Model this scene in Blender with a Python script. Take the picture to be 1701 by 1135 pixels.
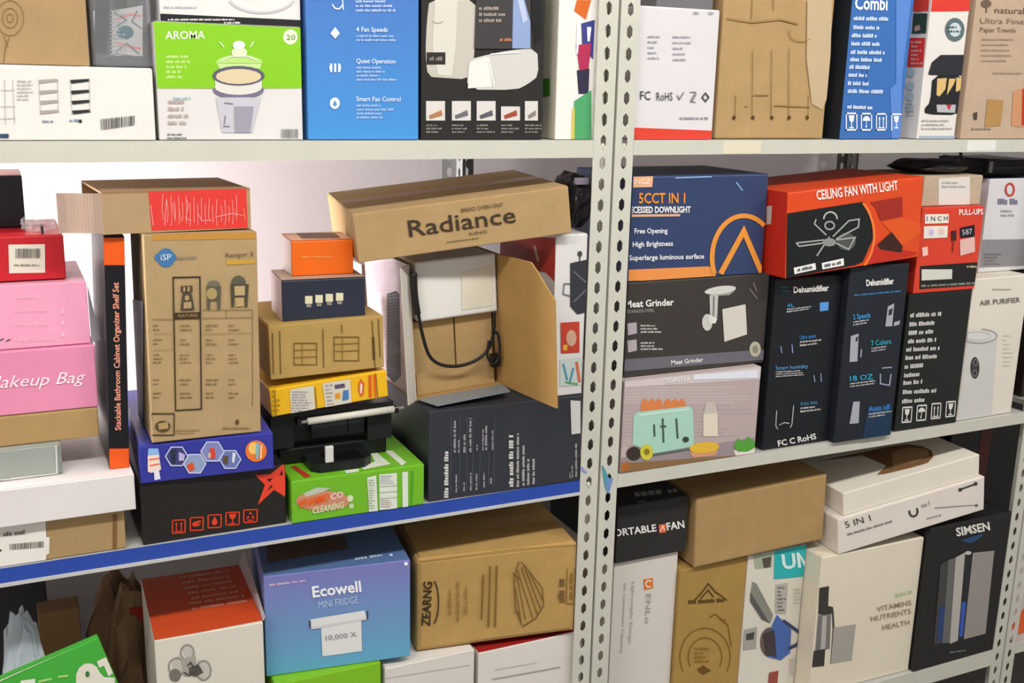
import bpy, bmesh, math, random
from mathutils import Vector, Matrix, Euler, noise
for o_ in list(bpy.data.objects): bpy.data.objects.remove(o_, do_unlink=True)
scn = bpy.context.scene
COL = scn.collection
# ---------------------------------------------------------------- camera
cam_d = bpy.data.cameras.new('camera'); cam = bpy.data.objects.new('camera', cam_d); COL.objects.link(cam)
FPX = 1789.56
cam.matrix_world = Matrix(((0.903571, 0.080080, -0.420888, 0.000000), (-0.427826, 0.221172, -0.876384, -1.716216), (0.022907, 0.971941, 0.234105, 1.698382), (0, 0, 0, 1)))
cam_d.sensor_fit = 'HORIZONTAL'; cam_d.sensor_width = 36.0; cam_d.lens = 36.0*FPX/1701.0
cam_d.clip_start = .05; cam_d.clip_end = 60
scn.camera = cam
# ---------------------------------------------------------------- light
vs = scn.view_settings
vs.view_transform = 'Standard'; vs.look = 'None'; vs.gamma = 1.0; vs.use_curve_mapping = False
vs.exposure = 0.24
wld = bpy.data.worlds.new('room_ambient'); scn.world = wld; wld.use_nodes = True
wld.node_tree.nodes['Background'].inputs[0].default_value = (1.0, .985, .96, 1)
wld.node_tree.nodes['Background'].inputs[1].default_value = AMB = .33
def area(name, loc, rot, sx, sy, power, col=(1, 1, 1)):
    l = bpy.data.lights.new(name, 'AREA'); l.shape = 'RECTANGLE'; l.size = sx; l.size_y = sy; l.energy = power; l.color = col
    o = bpy.data.objects.new(name, l); COL.objects.link(o); o.location = loc; o.rotation_euler = rot; return o
# fluorescent fittings on the ceiling of the aisle (their lamp housings are built further down)
TUBES = [(-.9, -1.35), (.75, -1.35), (2.4, -1.35)]
for i, (tx_, ty_) in enumerate(TUBES): area('ceiling_tube_light', (tx_, ty_, 2.84), (math.radians(18), 0, 0), 1.25, .22, 31, (1, .985, .95))
# added light, as from an unseen left window, to whiten the back wall
area('added_daylight', (-1.22, .40, 1.34), (0, math.radians(-90), 0), .62, .66, 70, (1, .965, .985))

# ---------------------------------------------------------------- materials
def lin(h):
    h = h.lstrip('#'); r = [int(h[i:i+2], 16)/255 for i in (0, 2, 4)]
    return tuple(c/12.92 if c <= .04045 else ((c+.055)/1.055)**2.4 for c in r) + (1,)
MATS = {}
def nmat(name):
    m = bpy.data.materials.new(name); m.use_nodes = True
    return m, m.node_tree.nodes, m.node_tree.links, m.node_tree.nodes['Principled BSDF']
def mat(spec):
    """'card:#hex' corrugated board, 'gloss:#hex' coated carton, 'grad:#top:#bottom:height', 'metal:', 'ink:', 'film:', 'plain:', 'soft:'"""
    if spec in MATS: return MATS[spec]
    kind, _, c = spec.partition(':')
    m, N, L, P = nmat(kind + '_' + c.replace('#', '').replace(':', '_'))
    P.inputs['Specular IOR Level'].default_value = .35
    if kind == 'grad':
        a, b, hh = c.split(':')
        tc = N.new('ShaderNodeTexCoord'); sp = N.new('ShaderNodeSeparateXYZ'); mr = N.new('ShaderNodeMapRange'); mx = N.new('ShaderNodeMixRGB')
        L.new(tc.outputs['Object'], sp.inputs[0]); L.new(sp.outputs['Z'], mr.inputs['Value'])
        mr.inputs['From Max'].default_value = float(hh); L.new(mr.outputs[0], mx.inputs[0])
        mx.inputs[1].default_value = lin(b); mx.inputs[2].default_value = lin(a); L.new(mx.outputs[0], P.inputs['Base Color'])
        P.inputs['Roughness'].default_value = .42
    elif kind in ('card', 'gloss', 'plain', 'metal', 'soft'):
        tc = N.new('ShaderNodeTexCoord'); nz = N.new('ShaderNodeTexNoise'); mx = N.new('ShaderNodeMixRGB'); bp = N.new('ShaderNodeBump')
        L.new(tc.outputs['Object'], nz.inputs['Vector'])
        nz.inputs['Scale'].default_value = {'card': 22, 'gloss': 9, 'plain': 6, 'metal': 14, 'soft': 30}[kind]; nz.inputs['Detail'].default_value = 5
        base = lin(c); v = {'card': .13, 'gloss': .05, 'plain': .04, 'metal': .07, 'soft': .12}[kind]
        mx.inputs[1].default_value = tuple(x*(1-v) for x in base[:3]) + (1,); mx.inputs[2].default_value = tuple(min(1, x*(1+v)) for x in base[:3]) + (1,)
        L.new(nz.outputs['Fac'], mx.inputs[0]); L.new(mx.outputs[0], P.inputs['Base Color'])
        P.inputs['Roughness'].default_value = {'card': .85, 'gloss': .38, 'plain': .8, 'metal': .48, 'soft': .7}[kind]
        if kind == 'card':
            wv = N.new('ShaderNodeTexWave'); wv.inputs['Scale'].default_value = 70; wv.inputs['Distortion'].default_value = .6
            L.new(tc.outputs['Object'], wv.inputs['Vector']); L.new(wv.outputs['Fac'], bp.inputs['Height']); bp.inputs['Strength'].default_value = .06
        else:
            n2 = N.new('ShaderNodeTexNoise'); n2.inputs['Scale'].default_value = 40 if kind != 'metal' else 160
            L.new(tc.outputs['Object'], n2.inputs['Vector']); L.new(n2.outputs['Fac'], bp.inputs['Height']); bp.inputs['Strength'].default_value = .04
        bp.inputs['Distance'].default_value = .002; L.new(bp.outputs[0], P.inputs['Normal'])
    elif kind == 'ink':
        P.inputs['Base Color'].default_value = lin(c); P.inputs['Roughness'].default_value = .5
    elif kind == 'haze':
        P.inputs['Base Color'].default_value = lin(c); P.inputs['Roughness'].default_value = .25; P.inputs['Alpha'].default_value = .62
    elif kind == 'film':
        P.inputs['Base Color'].default_value = lin(c); P.inputs['Roughness'].default_value = .16; P.inputs['Alpha'].default_value = .15
        P.inputs['Specular IOR Level'].default_value = .8
    MATS[spec] = m
    return m
# ---------------------------------------------------------------- mesh helpers
def mobj(name, verts, faces, mt, parent=None, smooth=False):
    me = bpy.data.meshes.new(name); me.from_pydata([tuple(v) for v in verts], [], faces); me.update()
    if isinstance(mt, str): mt = mat(mt)
    me.materials.append(mt)
    if smooth: me.polygons.foreach_set('use_smooth', [True]*len(me.polygons))
    o = bpy.data.objects.new(name, me); COL.objects.link(o)
    if parent: o.parent = parent
    return o
def cuboid(x0, y0, z0, x1, y1, z1):
    v = [(x0,y0,z0),(x1,y0,z0),(x1,y1,z0),(x0,y1,z0),(x0,y0,z1),(x1,y0,z1),(x1,y1,z1),(x0,y1,z1)]
    return v, [(3,2,1,0),(4,5,6,7),(0,1,5,4),(1,2,6,5),(2,3,7,6),(3,0,4,7)]
def merge(parts):
    V, F = [], []
    for v, f in parts:
        k = len(V); V += list(v); F += [tuple(i+k for i in q) for q in f]
    return V, F
def cub(name, b, mt, parent=None): return mobj(name, *cuboid(*b), mt, parent)
def carton(w, d, h, amp=.0008, seed=0, bev=.0016, n=3):
    """closed box with softened edges whose panels are slightly dished inwards"""
    def ax(L_):
        return [0, bev] + [bev + (L_-2*bev)*i/n for i in range(1, n)] + [L_-bev, L_]
    X, Y, Z = ax(w), ax(d), ax(h); D = (w, d, h); idx = {}; V = []; F = []
    sd = Vector((seed*7.13, seed*3.7, seed*1.9))
    def vid(i, j, k):
        if (i, j, k) in idx: return idx[i, j, k]
        p = [X[i], Y[j], Z[k]]; e = [p[a] == 0 or p[a] == D[a] for a in range(3)]; ne = sum(e)
        for a in range(3):
            if e[a]:
                s = 1 if p[a] == 0 else -1
                if ne >= 2: p[a] += s*bev*.32
                q = Vector((X[i], Y[j], Z[k]))
                edge = 1
                for b in range(3):
                    if b != a: edge *= min(1, 4*min(q[b], D[b]-q[b])/D[b] + .12)
                p[a] += s*amp*edge*(.5+.5*noise.noise(q*9 + sd))
        idx[i, j, k] = len(V); V.append(tuple(p)); return idx[i, j, k]
    nx, ny, nz = len(X)-1, len(Y)-1, len(Z)-1
    for i in range(nx):
        for j in range(ny):
            F.append((vid(i,j,0), vid(i,j+1,0), vid(i+1,j+1,0), vid(i+1,j,0))); F.append((vid(i,j,nz), vid(i+1,j,nz), vid(i+1,j+1,nz), vid(i,j+1,nz)))
    for i in range(nx):
        for k in range(nz):
            F.append((vid(i,0,k), vid(i+1,0,k), vid(i+1,0,k+1), vid(i,0,k+1))); F.append((vid(i,ny,k), vid(i,ny,k+1), vid(i+1,ny,k+1), vid(i+1,ny,k)))
    for j in range(ny):
        for k in range(nz):
            F.append((vid(0,j,k), vid(0,j,k+1), vid(0,j+1,k+1), vid(0,j+1,k))); F.append((vid(nx,j,k), vid(nx,j+1,k), vid(nx,j+1,k+1), vid(nx,j,k+1)))
    return V, F
def tube(name, pts, r, mt, parent=None, seg=8):
    pts = [Vector(p) for p in pts]; V = []; F = []
    up = Vector((.13, .2, .97))
    for i, p in enumerate(pts):
        t = (pts[min(i+1, len(pts)-1)] - pts[max(i-1, 0)]).normalized(); a = t.cross(up)
        if a.length < 1e-4: a = t.cross(Vector((1, 0, 0)))
        a.normalize(); b = t.cross(a); rr = r[i] if isinstance(r, (list, tuple)) else r
        for s in range(seg): V.append(p + rr*(math.cos(2*math.pi*s/seg)*a + math.sin(2*math.pi*s/seg)*b))
    for i in range(len(pts)-1):
        for s in range(seg): F.append((i*seg+s, i*seg+(s+1) % seg, (i+1)*seg+(s+1) % seg, (i+1)*seg+s))
    F.append(tuple(range(seg))[::-1]); F.append(tuple((len(pts)-1)*seg+s for s in range(seg)))
    return mobj(name, V, F, mt, parent, True)
def smooth_path(pts, k=6):
    P_ = [Vector(p) for p in pts]; P_ = [P_[0]] + P_ + [P_[-1]]; out = []
    for i in range(1, len(P_)-2):
        for s in range(k):
            t = s/k; a, b, c, d = P_[i-1:i+3]
            out.append(.5*((2*b) + (c-a)*t + (2*a-5*b+4*c-d)*t*t + (3*b-a-3*c+d)*t**3))
    return out + [P_[-2]]
def thing(name, label, cat, loc, rot=(0, 0, 0), group=None):
    o = bpy.data.objects.new(name, None); COL.objects.link(o); o.empty_display_size = .03
    o.location = loc; o.rotation_euler = rot; o['label'] = label; o['category'] = cat
    if group: o['group'] = group
    return o
def struct(o): o['kind'] = 'structure'; return o
# ---- print on a face of a box: coordinates in millimetres from the face's lower left corner
def face_pt(o, f, u, v, off):
    w, d, h = o['size']
    sl = o.get('slant', 0.0)
    if f == 'F': return (u, -off + v*math.sin(sl), v*math.cos(sl))
    if f == 'L': return (-off, d-u, v)
    if f == 'R': return (w+off, u, v)
    return (u, v, h+off)
LAY = .00045
DEC = {}
def pr(o, f, ly, col, polys, name):
    V, F = [], []; DEC[o.name] = DEC.get(o.name, 0) + 1; off = ly*LAY + DEC[o.name]*1.6e-5
    for pl in polys:
        pl = [p for i, p in enumerate(pl) if p != pl[i-1]]
        if len(pl) < 3: continue
        if sum(a[0]*b[1]-b[0]*a[1] for a, b in zip(pl, pl[1:]+pl[:1])) < 0: pl = pl[::-1]
        k = len(V); V += [face_pt(o, f, u/1000, v/1000, off) for u, v in pl]; F.append(tuple(range(k, k+len(pl))))
    if F: return mobj(name, V, F, 'ink:'+col, o)
def bil(q, a, b):
    """quad tl,tr,br,bl ; a across, b down"""
    return tuple((q[0][i]*(1-a)+q[1][i]*a)*(1-b) + (q[3][i]*(1-a)+q[2][i]*a)*b for i in (0, 1))
def inside(o, f, pts):
    w, d, h = o['size']; W_, H_ = {'F': (w, h), 'L': (d, h), 'R': (d, h), 'T': (w, d)}[f]
    return all(.3 <= p[0] <= W_*1000-.3 and .3 <= p[1] <= H_*1000-.3 for p in pts)
def wl(o, f, ly, col, q, k, fill, sd, th, name):
    """rows of print too small to read: letter-sized dashes set in words"""
    rnd = random.Random(sd*31+k*7+len(col)); wid = math.dist(q[0], q[1]); hgt = math.dist(q[0], q[3])/k*th; P_ = []
    for i in range(k):
        a, end = 0.0, 1 if k == 1 else rnd.uniform(max(.3, fill-.25), min(1, fill+.2))
        b0 = (i+.5-th/2)/k; b1 = (i+.5+th/2)/k
        while a < end:
            word = rnd.randint(2, 8)
            for c in range(word):
                lw = hgt*rnd.uniform(.32, .6)/wid
                if a+lw > end: break
                hi = b0 + (b1-b0)*(0 if rnd.random() < .45 else .22)
                pts = [bil(q, a, hi), bil(q, a+lw, hi), bil(q, a+lw, b1), bil(q, a, b1)]
                if inside(o, f, pts): P_.append(pts)
                a += lw + hgt*.14/wid
            a += hgt*.5/wid
    return pr(o, f, ly, col, P_, name)
def bc(o, f, ly, col, q, sd, name):
    rnd = random.Random(sd+len(q)); a = 0; P_ = []
    while a < 1:
        w_ = rnd.choice((.012, .02, .03)); pts = [bil(q, a, 0), bil(q, min(1, a+w_), 0), bil(q, min(1, a+w_), 1), bil(q, a, 1)]
        if inside(o, f, pts): P_.append(pts)
        a += w_ + rnd.choice((.012, .02, .034))
    return pr(o, f, ly, col, P_, name)
SYM = {'glass': [[(.25,.15),(.75,.15),(.68,.45),(.54,.55),(.46,.55),(.32,.45)], [(.46,.55),(.54,.55),(.54,.8),(.46,.8)], [(.3,.8),(.7,.8),(.7,.87),(.3,.87)]],
       'umbrella': [[(.15,.45),(.2,.3),(.35,.2),(.5,.17),(.65,.2),(.8,.3),(.85,.45)], [(.47,.45),(.53,.45),(.53,.75),(.47,.75)], [(.38,.72),(.53,.75),(.5,.85),(.4,.82)]],
       'stack': [[(.22,.35),(.32,.18),(.42,.35)], [(.28,.35),(.36,.35),(.36,.78),(.28,.78)], [(.58,.35),(.68,.18),(.78,.35)], [(.64,.35),(.72,.35),(.72,.78),(.64,.78)], [(.2,.8),(.8,.8),(.8,.87),(.2,.87)]],
       'hand': [[(.2,.4),(.7,.25),(.85,.35),(.5,.5),(.8,.5),(.75,.6),(.45,.7),(.2,.65)]],
       'drop': [[(.5,.15),(.65,.42),(.72,.6),(.6,.78),(.4,.78),(.28,.6),(.35,.42)]],
       'recycle': [[(.5,.15),(.62,.38),(.38,.38)], [(.2,.75),(.32,.45),(.45,.6)], [(.8,.75),(.68,.45),(.55,.6)], [(.3,.78),(.7,.78),(.7,.86),(.3,.86)]]}
def ic(o, f, ly, col, q, kind, name):
    t = .09; fr = [[(0,0),(1,0),(1,t),(0,t)], [(0,1-t),(1,1-t),(1,1),(0,1)], [(0,0),(t,0),(t,1),(0,1)], [(1-t,0),(1,0),(1,1),(1-t,1)]]
    P_ = [[bil(q, a, b) for a, b in pl] for pl in fr + SYM[kind]]
    return pr(o, f, ly, col, [p for p in P_ if inside(o, f, p)], name)
TXC = {}
def tx(o, f, ly, col, s, org, ex, ey, bold, shear, name):
    """lettering: laid out with the built-in font, then fitted to the baseline vector ex and the capital height vector ey"""
    key = (s, bold, shear)
    if key not in TXC:
        cu = bpy.data.curves.new('lettering', 'FONT'); cu.body = s; cu.offset = bold; cu.shear = shear; cu.resolution_u = 2; cu.fill_mode = 'FRONT'
        t = bpy.data.objects.new('lettering', cu); COL.objects.link(t)
        me = bpy.data.meshes.new_from_object(t.evaluated_get(bpy.context.evaluated_depsgraph_get()))
        vs_ = [tuple(v.co) for v in me.vertices]; fs = [tuple(p.vertices) for p in me.polygons]
        bpy.data.objects.remove(t); bpy.data.curves.remove(cu); bpy.data.meshes.remove(me); TXC[key] = (vs_, fs)
    vs_, fs = TXC[key]
    if not vs_: return
    x0 = min(v[0] for v in vs_); x1 = max(v[0] for v in vs_); V = []
    w, d, h = o['size']; W_, H_ = {'F': (w, h), 'L': (d, h), 'R': (d, h), 'T': (w, d)}[f]
    for v in vs_:
        a = (v[0]-x0)/(x1-x0); b = v[1]/.71
        u_ = (org[0]+ex[0]*a+ey[0]*b)/1000; v_ = (org[1]+ex[1]*a+ey[1]*b)/1000
        V.append(face_pt(o, f, min(W_-.0003, max(.0003, u_)), min(H_-.0003, max(.0003, v_)), ly*LAY))
    return mobj(name, V, fs, 'ink:'+col, o)
def bx(name, label, mt, x, y, z, yaw, tilt, lean, w, d, h, lid=None, amp=.0008, seed=1, flaps=None, cat='box', group=None, slant=0.0, bev=.0016):
    """a carton: Empty at its lower front left corner, body, lid panel or two top flaps with tape"""
    o = thing(name, label, cat, (x, y, z), (lean, tilt, yaw), group); o['size'] = (w, d, h)
    t = .0013
    V, F = carton(w, d, h-t, amp, seed, bev)
    if slant:                                   # front panel leaning back over a level base
        o['slant'] = slant; c_, s_ = math.cos(slant), math.tan(slant); V = [(x_, y_ + z_*c_*s_*(1-.8*y_/d), z_*c_) for x_, y_, z_ in V]
        mobj('body', V, F, mt, o); return o
    mobj('body', V, F, mt, o)
    if flaps:
        g = d*.5
        i_ = max(.001, bev*.8)
        cub('top_flap', (i_, i_, h-t-.001, w-i_, g-.0012, h), mt, o); cub('top_flap', (i_, g+.0012, h-t-.001, w-i_, d-i_, h), mt, o)
        cub('packing_tape', (i_+.001, g-.024, h, w-i_-.001, g+.024, h+.0003), 'gloss:'+flaps, o)
    else:
        cub('lid_panel', (.0016, .0016, h-t, w-.0016, d-.002, h), lid or mt, o)
    return o
# ---------------------------------------------------------------- the room
WALL_Y = .80
struct(cub('wall_back', (-1.3, WALL_Y, 0, 4.2, WALL_Y+.1, 2.9), 'plain:#efe9ea'))
struct(cub('floor', (-1.3, -3.2, -.05, 4.2, WALL_Y, 0), 'soft:#8d8a86'))
struct(cub('ceiling', (-1.3, -3.2, 2.9, 4.2, WALL_Y+.1, 2.95), 'plain:#e9e7e2'))
# left wall, with an unseen window added for the light behind the shelves
wv = [cuboid(-1.4, -3.2, 0, -1.3, .05, 2.9), cuboid(-1.4, .05, 0, -1.3, .75, 1.0), cuboid(-1.4, .05, 1.68, -1.3, .75, 2.9), cuboid(-1.4, .75, 0, -1.3, WALL_Y+.1, 2.9)]
wl_ = struct(mobj('wall_left', *merge(wv), 'plain:#efe9ea'))
win = struct(mobj('added_window', *merge([cuboid(-1.39,.05,1.0,-1.31,.08,1.68), cuboid(-1.39,.72,1.0,-1.31,.75,1.68), cuboid(-1.39,.08,1.0,-1.31,.72,1.03), cuboid(-1.39,.08,1.65,-1.31,.72,1.68)]), 'gloss:#f2f2f0'))
cub('pane', (-1.352, .08, 1.03, -1.348, .72, 1.65), 'film:#f4f8fa', win)
for tx_, ty_ in TUBES:
    f_ = thing('ceiling_lamp', 'white twin tube ceiling lamp over the aisle, ' + {-.9: 'nearest the left wall', .75: 'in the middle of the row', 2.4: 'at the right end of the row'}[tx_], 'lamp', (tx_, ty_, 2.9), group='ceiling lamps of the aisle')
    cub('housing', (-.66, -.13, -.045, .66, .13, 0), 'gloss:#f0f0ee', f_)
# ---------------------------------------------------------------- shelving
CREAM = 'metal:#cbcabd'
def sheet(axis, a0, a1, fixed, t, z0, z1, pitch=.0385, phase=.0):
    """perforated strip of an angle post; axis 'x' or 'y'; runs from a0 to a1, t = thickness"""
    V, F = [], []; n = int((z1-z0)/pitch); c = (a0+a1)/2; hw, hh, hq = .0058, .0125, .0062
    def put(a, b, z): V.append((a, b, z) if axis == 'x' else (b, a, z)); return len(V)-1
    for i in range(n):
        za = z0+i*pitch; zb = za+pitch; zc = (za+zb)/2; ids = []
        for b in (fixed, fixed+t):
            r = [put(a0,b,za), put(a1,b,za), put(a1,b,zb), put(a0,b,zb)]
            hx = [put(c,b,zc-hh), put(c+hw,b,zc-hq), put(c+hw,b,zc+hq), put(c,b,zc+hh), put(c-hw,b,zc+hq), put(c-hw,b,zc-hq)]
            F += [(r[0],r[1],hx[1],hx[0]), (r[0],hx[0],hx[5]), (r[1],r[2],hx[2],hx[1]), (r[2],r[3],hx[3],hx[2]), (r[3],hx[4],hx[3]), (r[3],r[0],hx[5],hx[4])]
            ids.append((r, hx))
        for k in range(6): F.append((ids[0][1][k], ids[0][1][(k+1) % 6], ids[1][1][(k+1) % 6], ids[1][1][k]))
        for k in (1, 3): F.append((ids[0][0][k], ids[0][0][(k+1) % 4], ids[1][0][(k+1) % 4], ids[1][0][k]))
    return V, F
def post(parent, x0, x1, y, side_x, ydir, mt, name='post'):
    """slotted angle post: one flange across the front (or back), one running along the side"""
    a = sheet('x', x0, x1, y, .0018*(1 if ydir > 0 else -1), 0, 2.2)
    b = sheet('y', min(y+.002*ydir, y+.04*ydir), max(y+.002*ydir, y+.04*ydir), side_x, .0018, 0, 2.2)
    return mobj(name, *merge([a, b]), mt, parent)
def shelf(parent, x0, x1, z, beam, lip=.030, stripe=None, top='gloss:#b9b8b2', yb=.735):
    bd = cub('shelf_board', (x0, .002, z-.012, x1, yb, z), top, parent)
    cub('front_beam', (x0, -.0002, z-lip+(.005 if stripe else 0), x1, .002, z), beam, bd)
    if stripe: cub('beam_edge', (x0, -.0045, z-lip, x1, .002, z-lip+.005), stripe, bd)
    cub('front_beam_return', (x0, .002, z-lip, x1, .03, z-lip+.002), stripe or beam, bd)
    cub('rear_beam', (x0, yb, z-lip, x1, yb+.002, z), beam, bd)
    return bd
U1 = thing('shelving_unit', 'cream slotted metal shelving unit with a blue edged middle shelf, left of the post pair', 'shelf', (0, 0, 0))
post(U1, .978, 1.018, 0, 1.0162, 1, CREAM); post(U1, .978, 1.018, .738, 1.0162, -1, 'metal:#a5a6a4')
post(U1, -1.25, -1.21, 0, -1.25, 1, CREAM); post(U1, -1.25, -1.21, .738, -1.25, -1, CREAM)
shelf(U1, -1.205, .9775, 1.60, CREAM, .031); shelf(U1, -1.205, .9775, .95, 'metal:#2a49a4', .029, 'metal:#c3c4bf'); shelf(U1, -1.205, .9775, .313, CREAM)  # boards lengthened out of view to keep window light off the lower shelf
U2 = thing('shelving_unit', 'all cream slotted metal shelving unit right of the post pair', 'shelf', (0, 0, 0))
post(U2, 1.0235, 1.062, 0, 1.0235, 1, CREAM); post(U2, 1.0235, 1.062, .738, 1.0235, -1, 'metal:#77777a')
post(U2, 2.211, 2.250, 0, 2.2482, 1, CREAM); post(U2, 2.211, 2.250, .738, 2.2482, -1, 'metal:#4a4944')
b_ = shelf(U2, 1.0625, 2.2105, 1.60, CREAM, .027); shelf(U2, 1.0625, 2.2105, .949, CREAM, .027); shelf(U2, 1.0625, 2.2105, .313, CREAM, .045)
cub('paper_label', (1.905, -.0007, 1.576, 1.992, -.0003, 1.598), 'ink:#e4e2dc', b_); cub('masking_tape', (1.262, -.0007, 1.574, 1.352, -.0003, 1.5985), 'ink:#dcd6bc', b_)
U3 = thing('shelving_unit', 'cream slotted shelving unit cut off by the right picture edge', 'shelf', (0, 0, 0))
post(U3, 2.256, 2.295, 0, 2.256, 1, CREAM); post(U3, 2.256, 2.295, .738, 2.256, -1, CREAM)
for z_ in (1.60, .949, .313): shelf(U3, 2.2955, 3.35, z_, CREAM)
# shelf hooks showing through slots, scraps of torn tape on the posts
for u_, x_ in ((U1, .998), (U2, 1.043), (U2, 2.230)):
    for z_ in (1.590, .938): tube('shelf_hook', [(x_, .0035, z_-.008), (x_, .0035, z_+.004)], .004, CREAM, u_, 6)
mobj('tape_scrap', [(.976,-.0008,.973),(.990,-.0008,.961),(.992,-.0010,.966),(.979,-.0010,.979)], [(0,1,2,3)], 'ink:#8f9cc8', U1)
mobj('tape_scrap', [(1.024,-.0008,.975),(1.029,-.0008,.972),(1.048,-.0012,.935),(1.040,-.001,.915),(1.033,-.0008,.930)], [(0,1,2,3,4)], 'ink:#4f9aa6', U2)
mobj('tape_scrap', [(1.034,-.0013,.948),(1.052,-.0013,.944),(1.043,-.0013,.912),(1.036,-.0013,.925)], [(0,1,2,3)], 'ink:#6f8fc4', U2)
# ---------------------------------------------------------------- cartons (metres, radians): x, y, z, yaw, tilt, lean, width, depth, height
K = {}
o = K['shelfkit'] = bx('long_white_carton', 'long low white carton printed with small black shelf racks, on the top shelf', 'gloss:#e6e3dc', -0.0494, 0.0050, 1.6008, 0.0000, 0.0000, 0.0000, 0.2725, 0.3000, 0.1053, seed=1)
bc(o,'F',3,'#3a3a3a',[(195.3,30.8),(243.6,36.4),(242,21.9),(195.5,14.6)],0,'barcode')
pr(o,'F',2,'#a8a29a',[[(115.1,85.1),(141,87.2),(141.7,83.7),(117.1,80.1)]],'printed_shelf_board')
pr(o,'F',2,'#a8a29a',[[(114.9,70),(140.4,72),(141.1,68.5),(116.9,65)]],'printed_shelf_board')
pr(o,'F',2,'#a8a29a',[[(114.8,55.9),(139.9,57.8),(140.6,54.2),(116.9,50.9)]],'printed_shelf_board')
pr(o,'F',2,'#a8a29a',[[(114.8,42.2),(139.4,44),(140.1,40.4),(116.8,37.2)]],'printed_shelf_board')
pr(o,'F',2,'#b5b2ac',[[(115.7,84.6),(114.4,35.3),(115.1,35.4),(116.4,84.7)]],'printed_lines')
pr(o,'F',2,'#b5b2ac',[[(140.5,85.2),(138.3,40.7),(139.1,40.7),(141.2,85.2)]],'printed_lines')
pr(o,'F',2,'#2c2c2e',[[(157.1,86),(183.6,88.1),(184.3,84.6),(159.2,81)]],'printed_shelf_board')
pr(o,'F',2,'#2c2c2e',[[(157,70.8),(183.1,72.8),(183.8,69.2),(159.1,65.7)]],'printed_shelf_board')
pr(o,'F',2,'#2c2c2e',[[(157,56.5),(182.6,58.4),(183.4,54.8),(159.1,51.4)]],'printed_shelf_board')
pr(o,'F',2,'#2c2c2e',[[(157,42.7),(182.2,44.5),(183,40.8),(159.1,37.5)]],'printed_shelf_board')
pr(o,'F',2,'#b5b2ac',[[(157.6,85.5),(156.7,35.7),(157.4,35.7),(158.4,85.6)]],'printed_lines')
pr(o,'F',2,'#b5b2ac',[[(183.1,86.1),(181.1,41.1),(181.9,41.1),(183.8,86.1)]],'printed_lines')
pr(o,'F',2,'#b0ada6',[[(71.4,84.9),(67.6,22.4),(68.3,22.4),(72.1,84.9)]],'printed_lines')
pr(o,'F',2,'#b0ada6',[[(81.9,85.1),(79.4,22.4),(80.1,22.5),(82.6,85.2)]],'printed_lines')
pr(o,'F',2,'#b0ada6',[[(64.8,69.5),(83.4,69.9),(83.4,70.6),(64.8,70.3)]],'printed_lines')
pr(o,'F',2,'#b0ada6',[[(63,47.1),(82.8,47.3),(82.9,48.1),(63.1,47.8)]],'printed_lines')
pr(o,'F',2,'#b0ada6',[[(61.6,29.5),(81.6,30.9),(81.6,31.7),(61.6,30.3)]],'printed_lines')
wl(o,'F',2,'#b8b4ad',[(88.1,85.3),(110.4,85.8),(108.2,55.6),(85.8,55.3)],6,0.8,3,0.55,'small_print')
wl(o,'F',2,'#70859a',[(117,30.3),(132.7,30.4),(132.2,24),(116.6,23.9)],1,0.8,5,0.55,'small_print')
wl(o,'F',2,'#70859a',[(153.4,31.8),(170.5,31.9),(170.1,25.5),(152.9,25.4)],1,0.8,6,0.55,'small_print')
pr(o,'F',3,'#222222',[[(170,27.5),(169.8,26.7),(169.4,26),(168.8,25.5),(168,25.2),(167.3,25.2),(166.6,25.5),(166,26),(165.7,26.7),(165.6,27.5),(165.8,28.3),(166.2,29),(166.8,29.5),(167.6,29.8),(168.3,29.8),(169,29.6),(169.6,29),(169.9,28.3)]],'printed_disc')
pr(o,'F',2,'#2f4a66',[[(60,9.3),(71.2,9.3),(70.7,3.4),(59.5,3.4)]],'printed_panel')
pr(o,'F',1,'#3c4a66',[[(271.7,0.6),(271.9,8),(271.9,0.6)]],'edge_strip')
o = K['flowerbox'] = bx('brown_carton', 'brown carton with a line-drawn flower, top left corner on the white shelf-rack carton', 'card:#aa8c64', -0.0447, 0.0200, 1.7069, 0.0000, 0.0000, 0.0000, 0.1827, 0.2500, 0.1360, seed=2, flaps='#c0a070')
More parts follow.
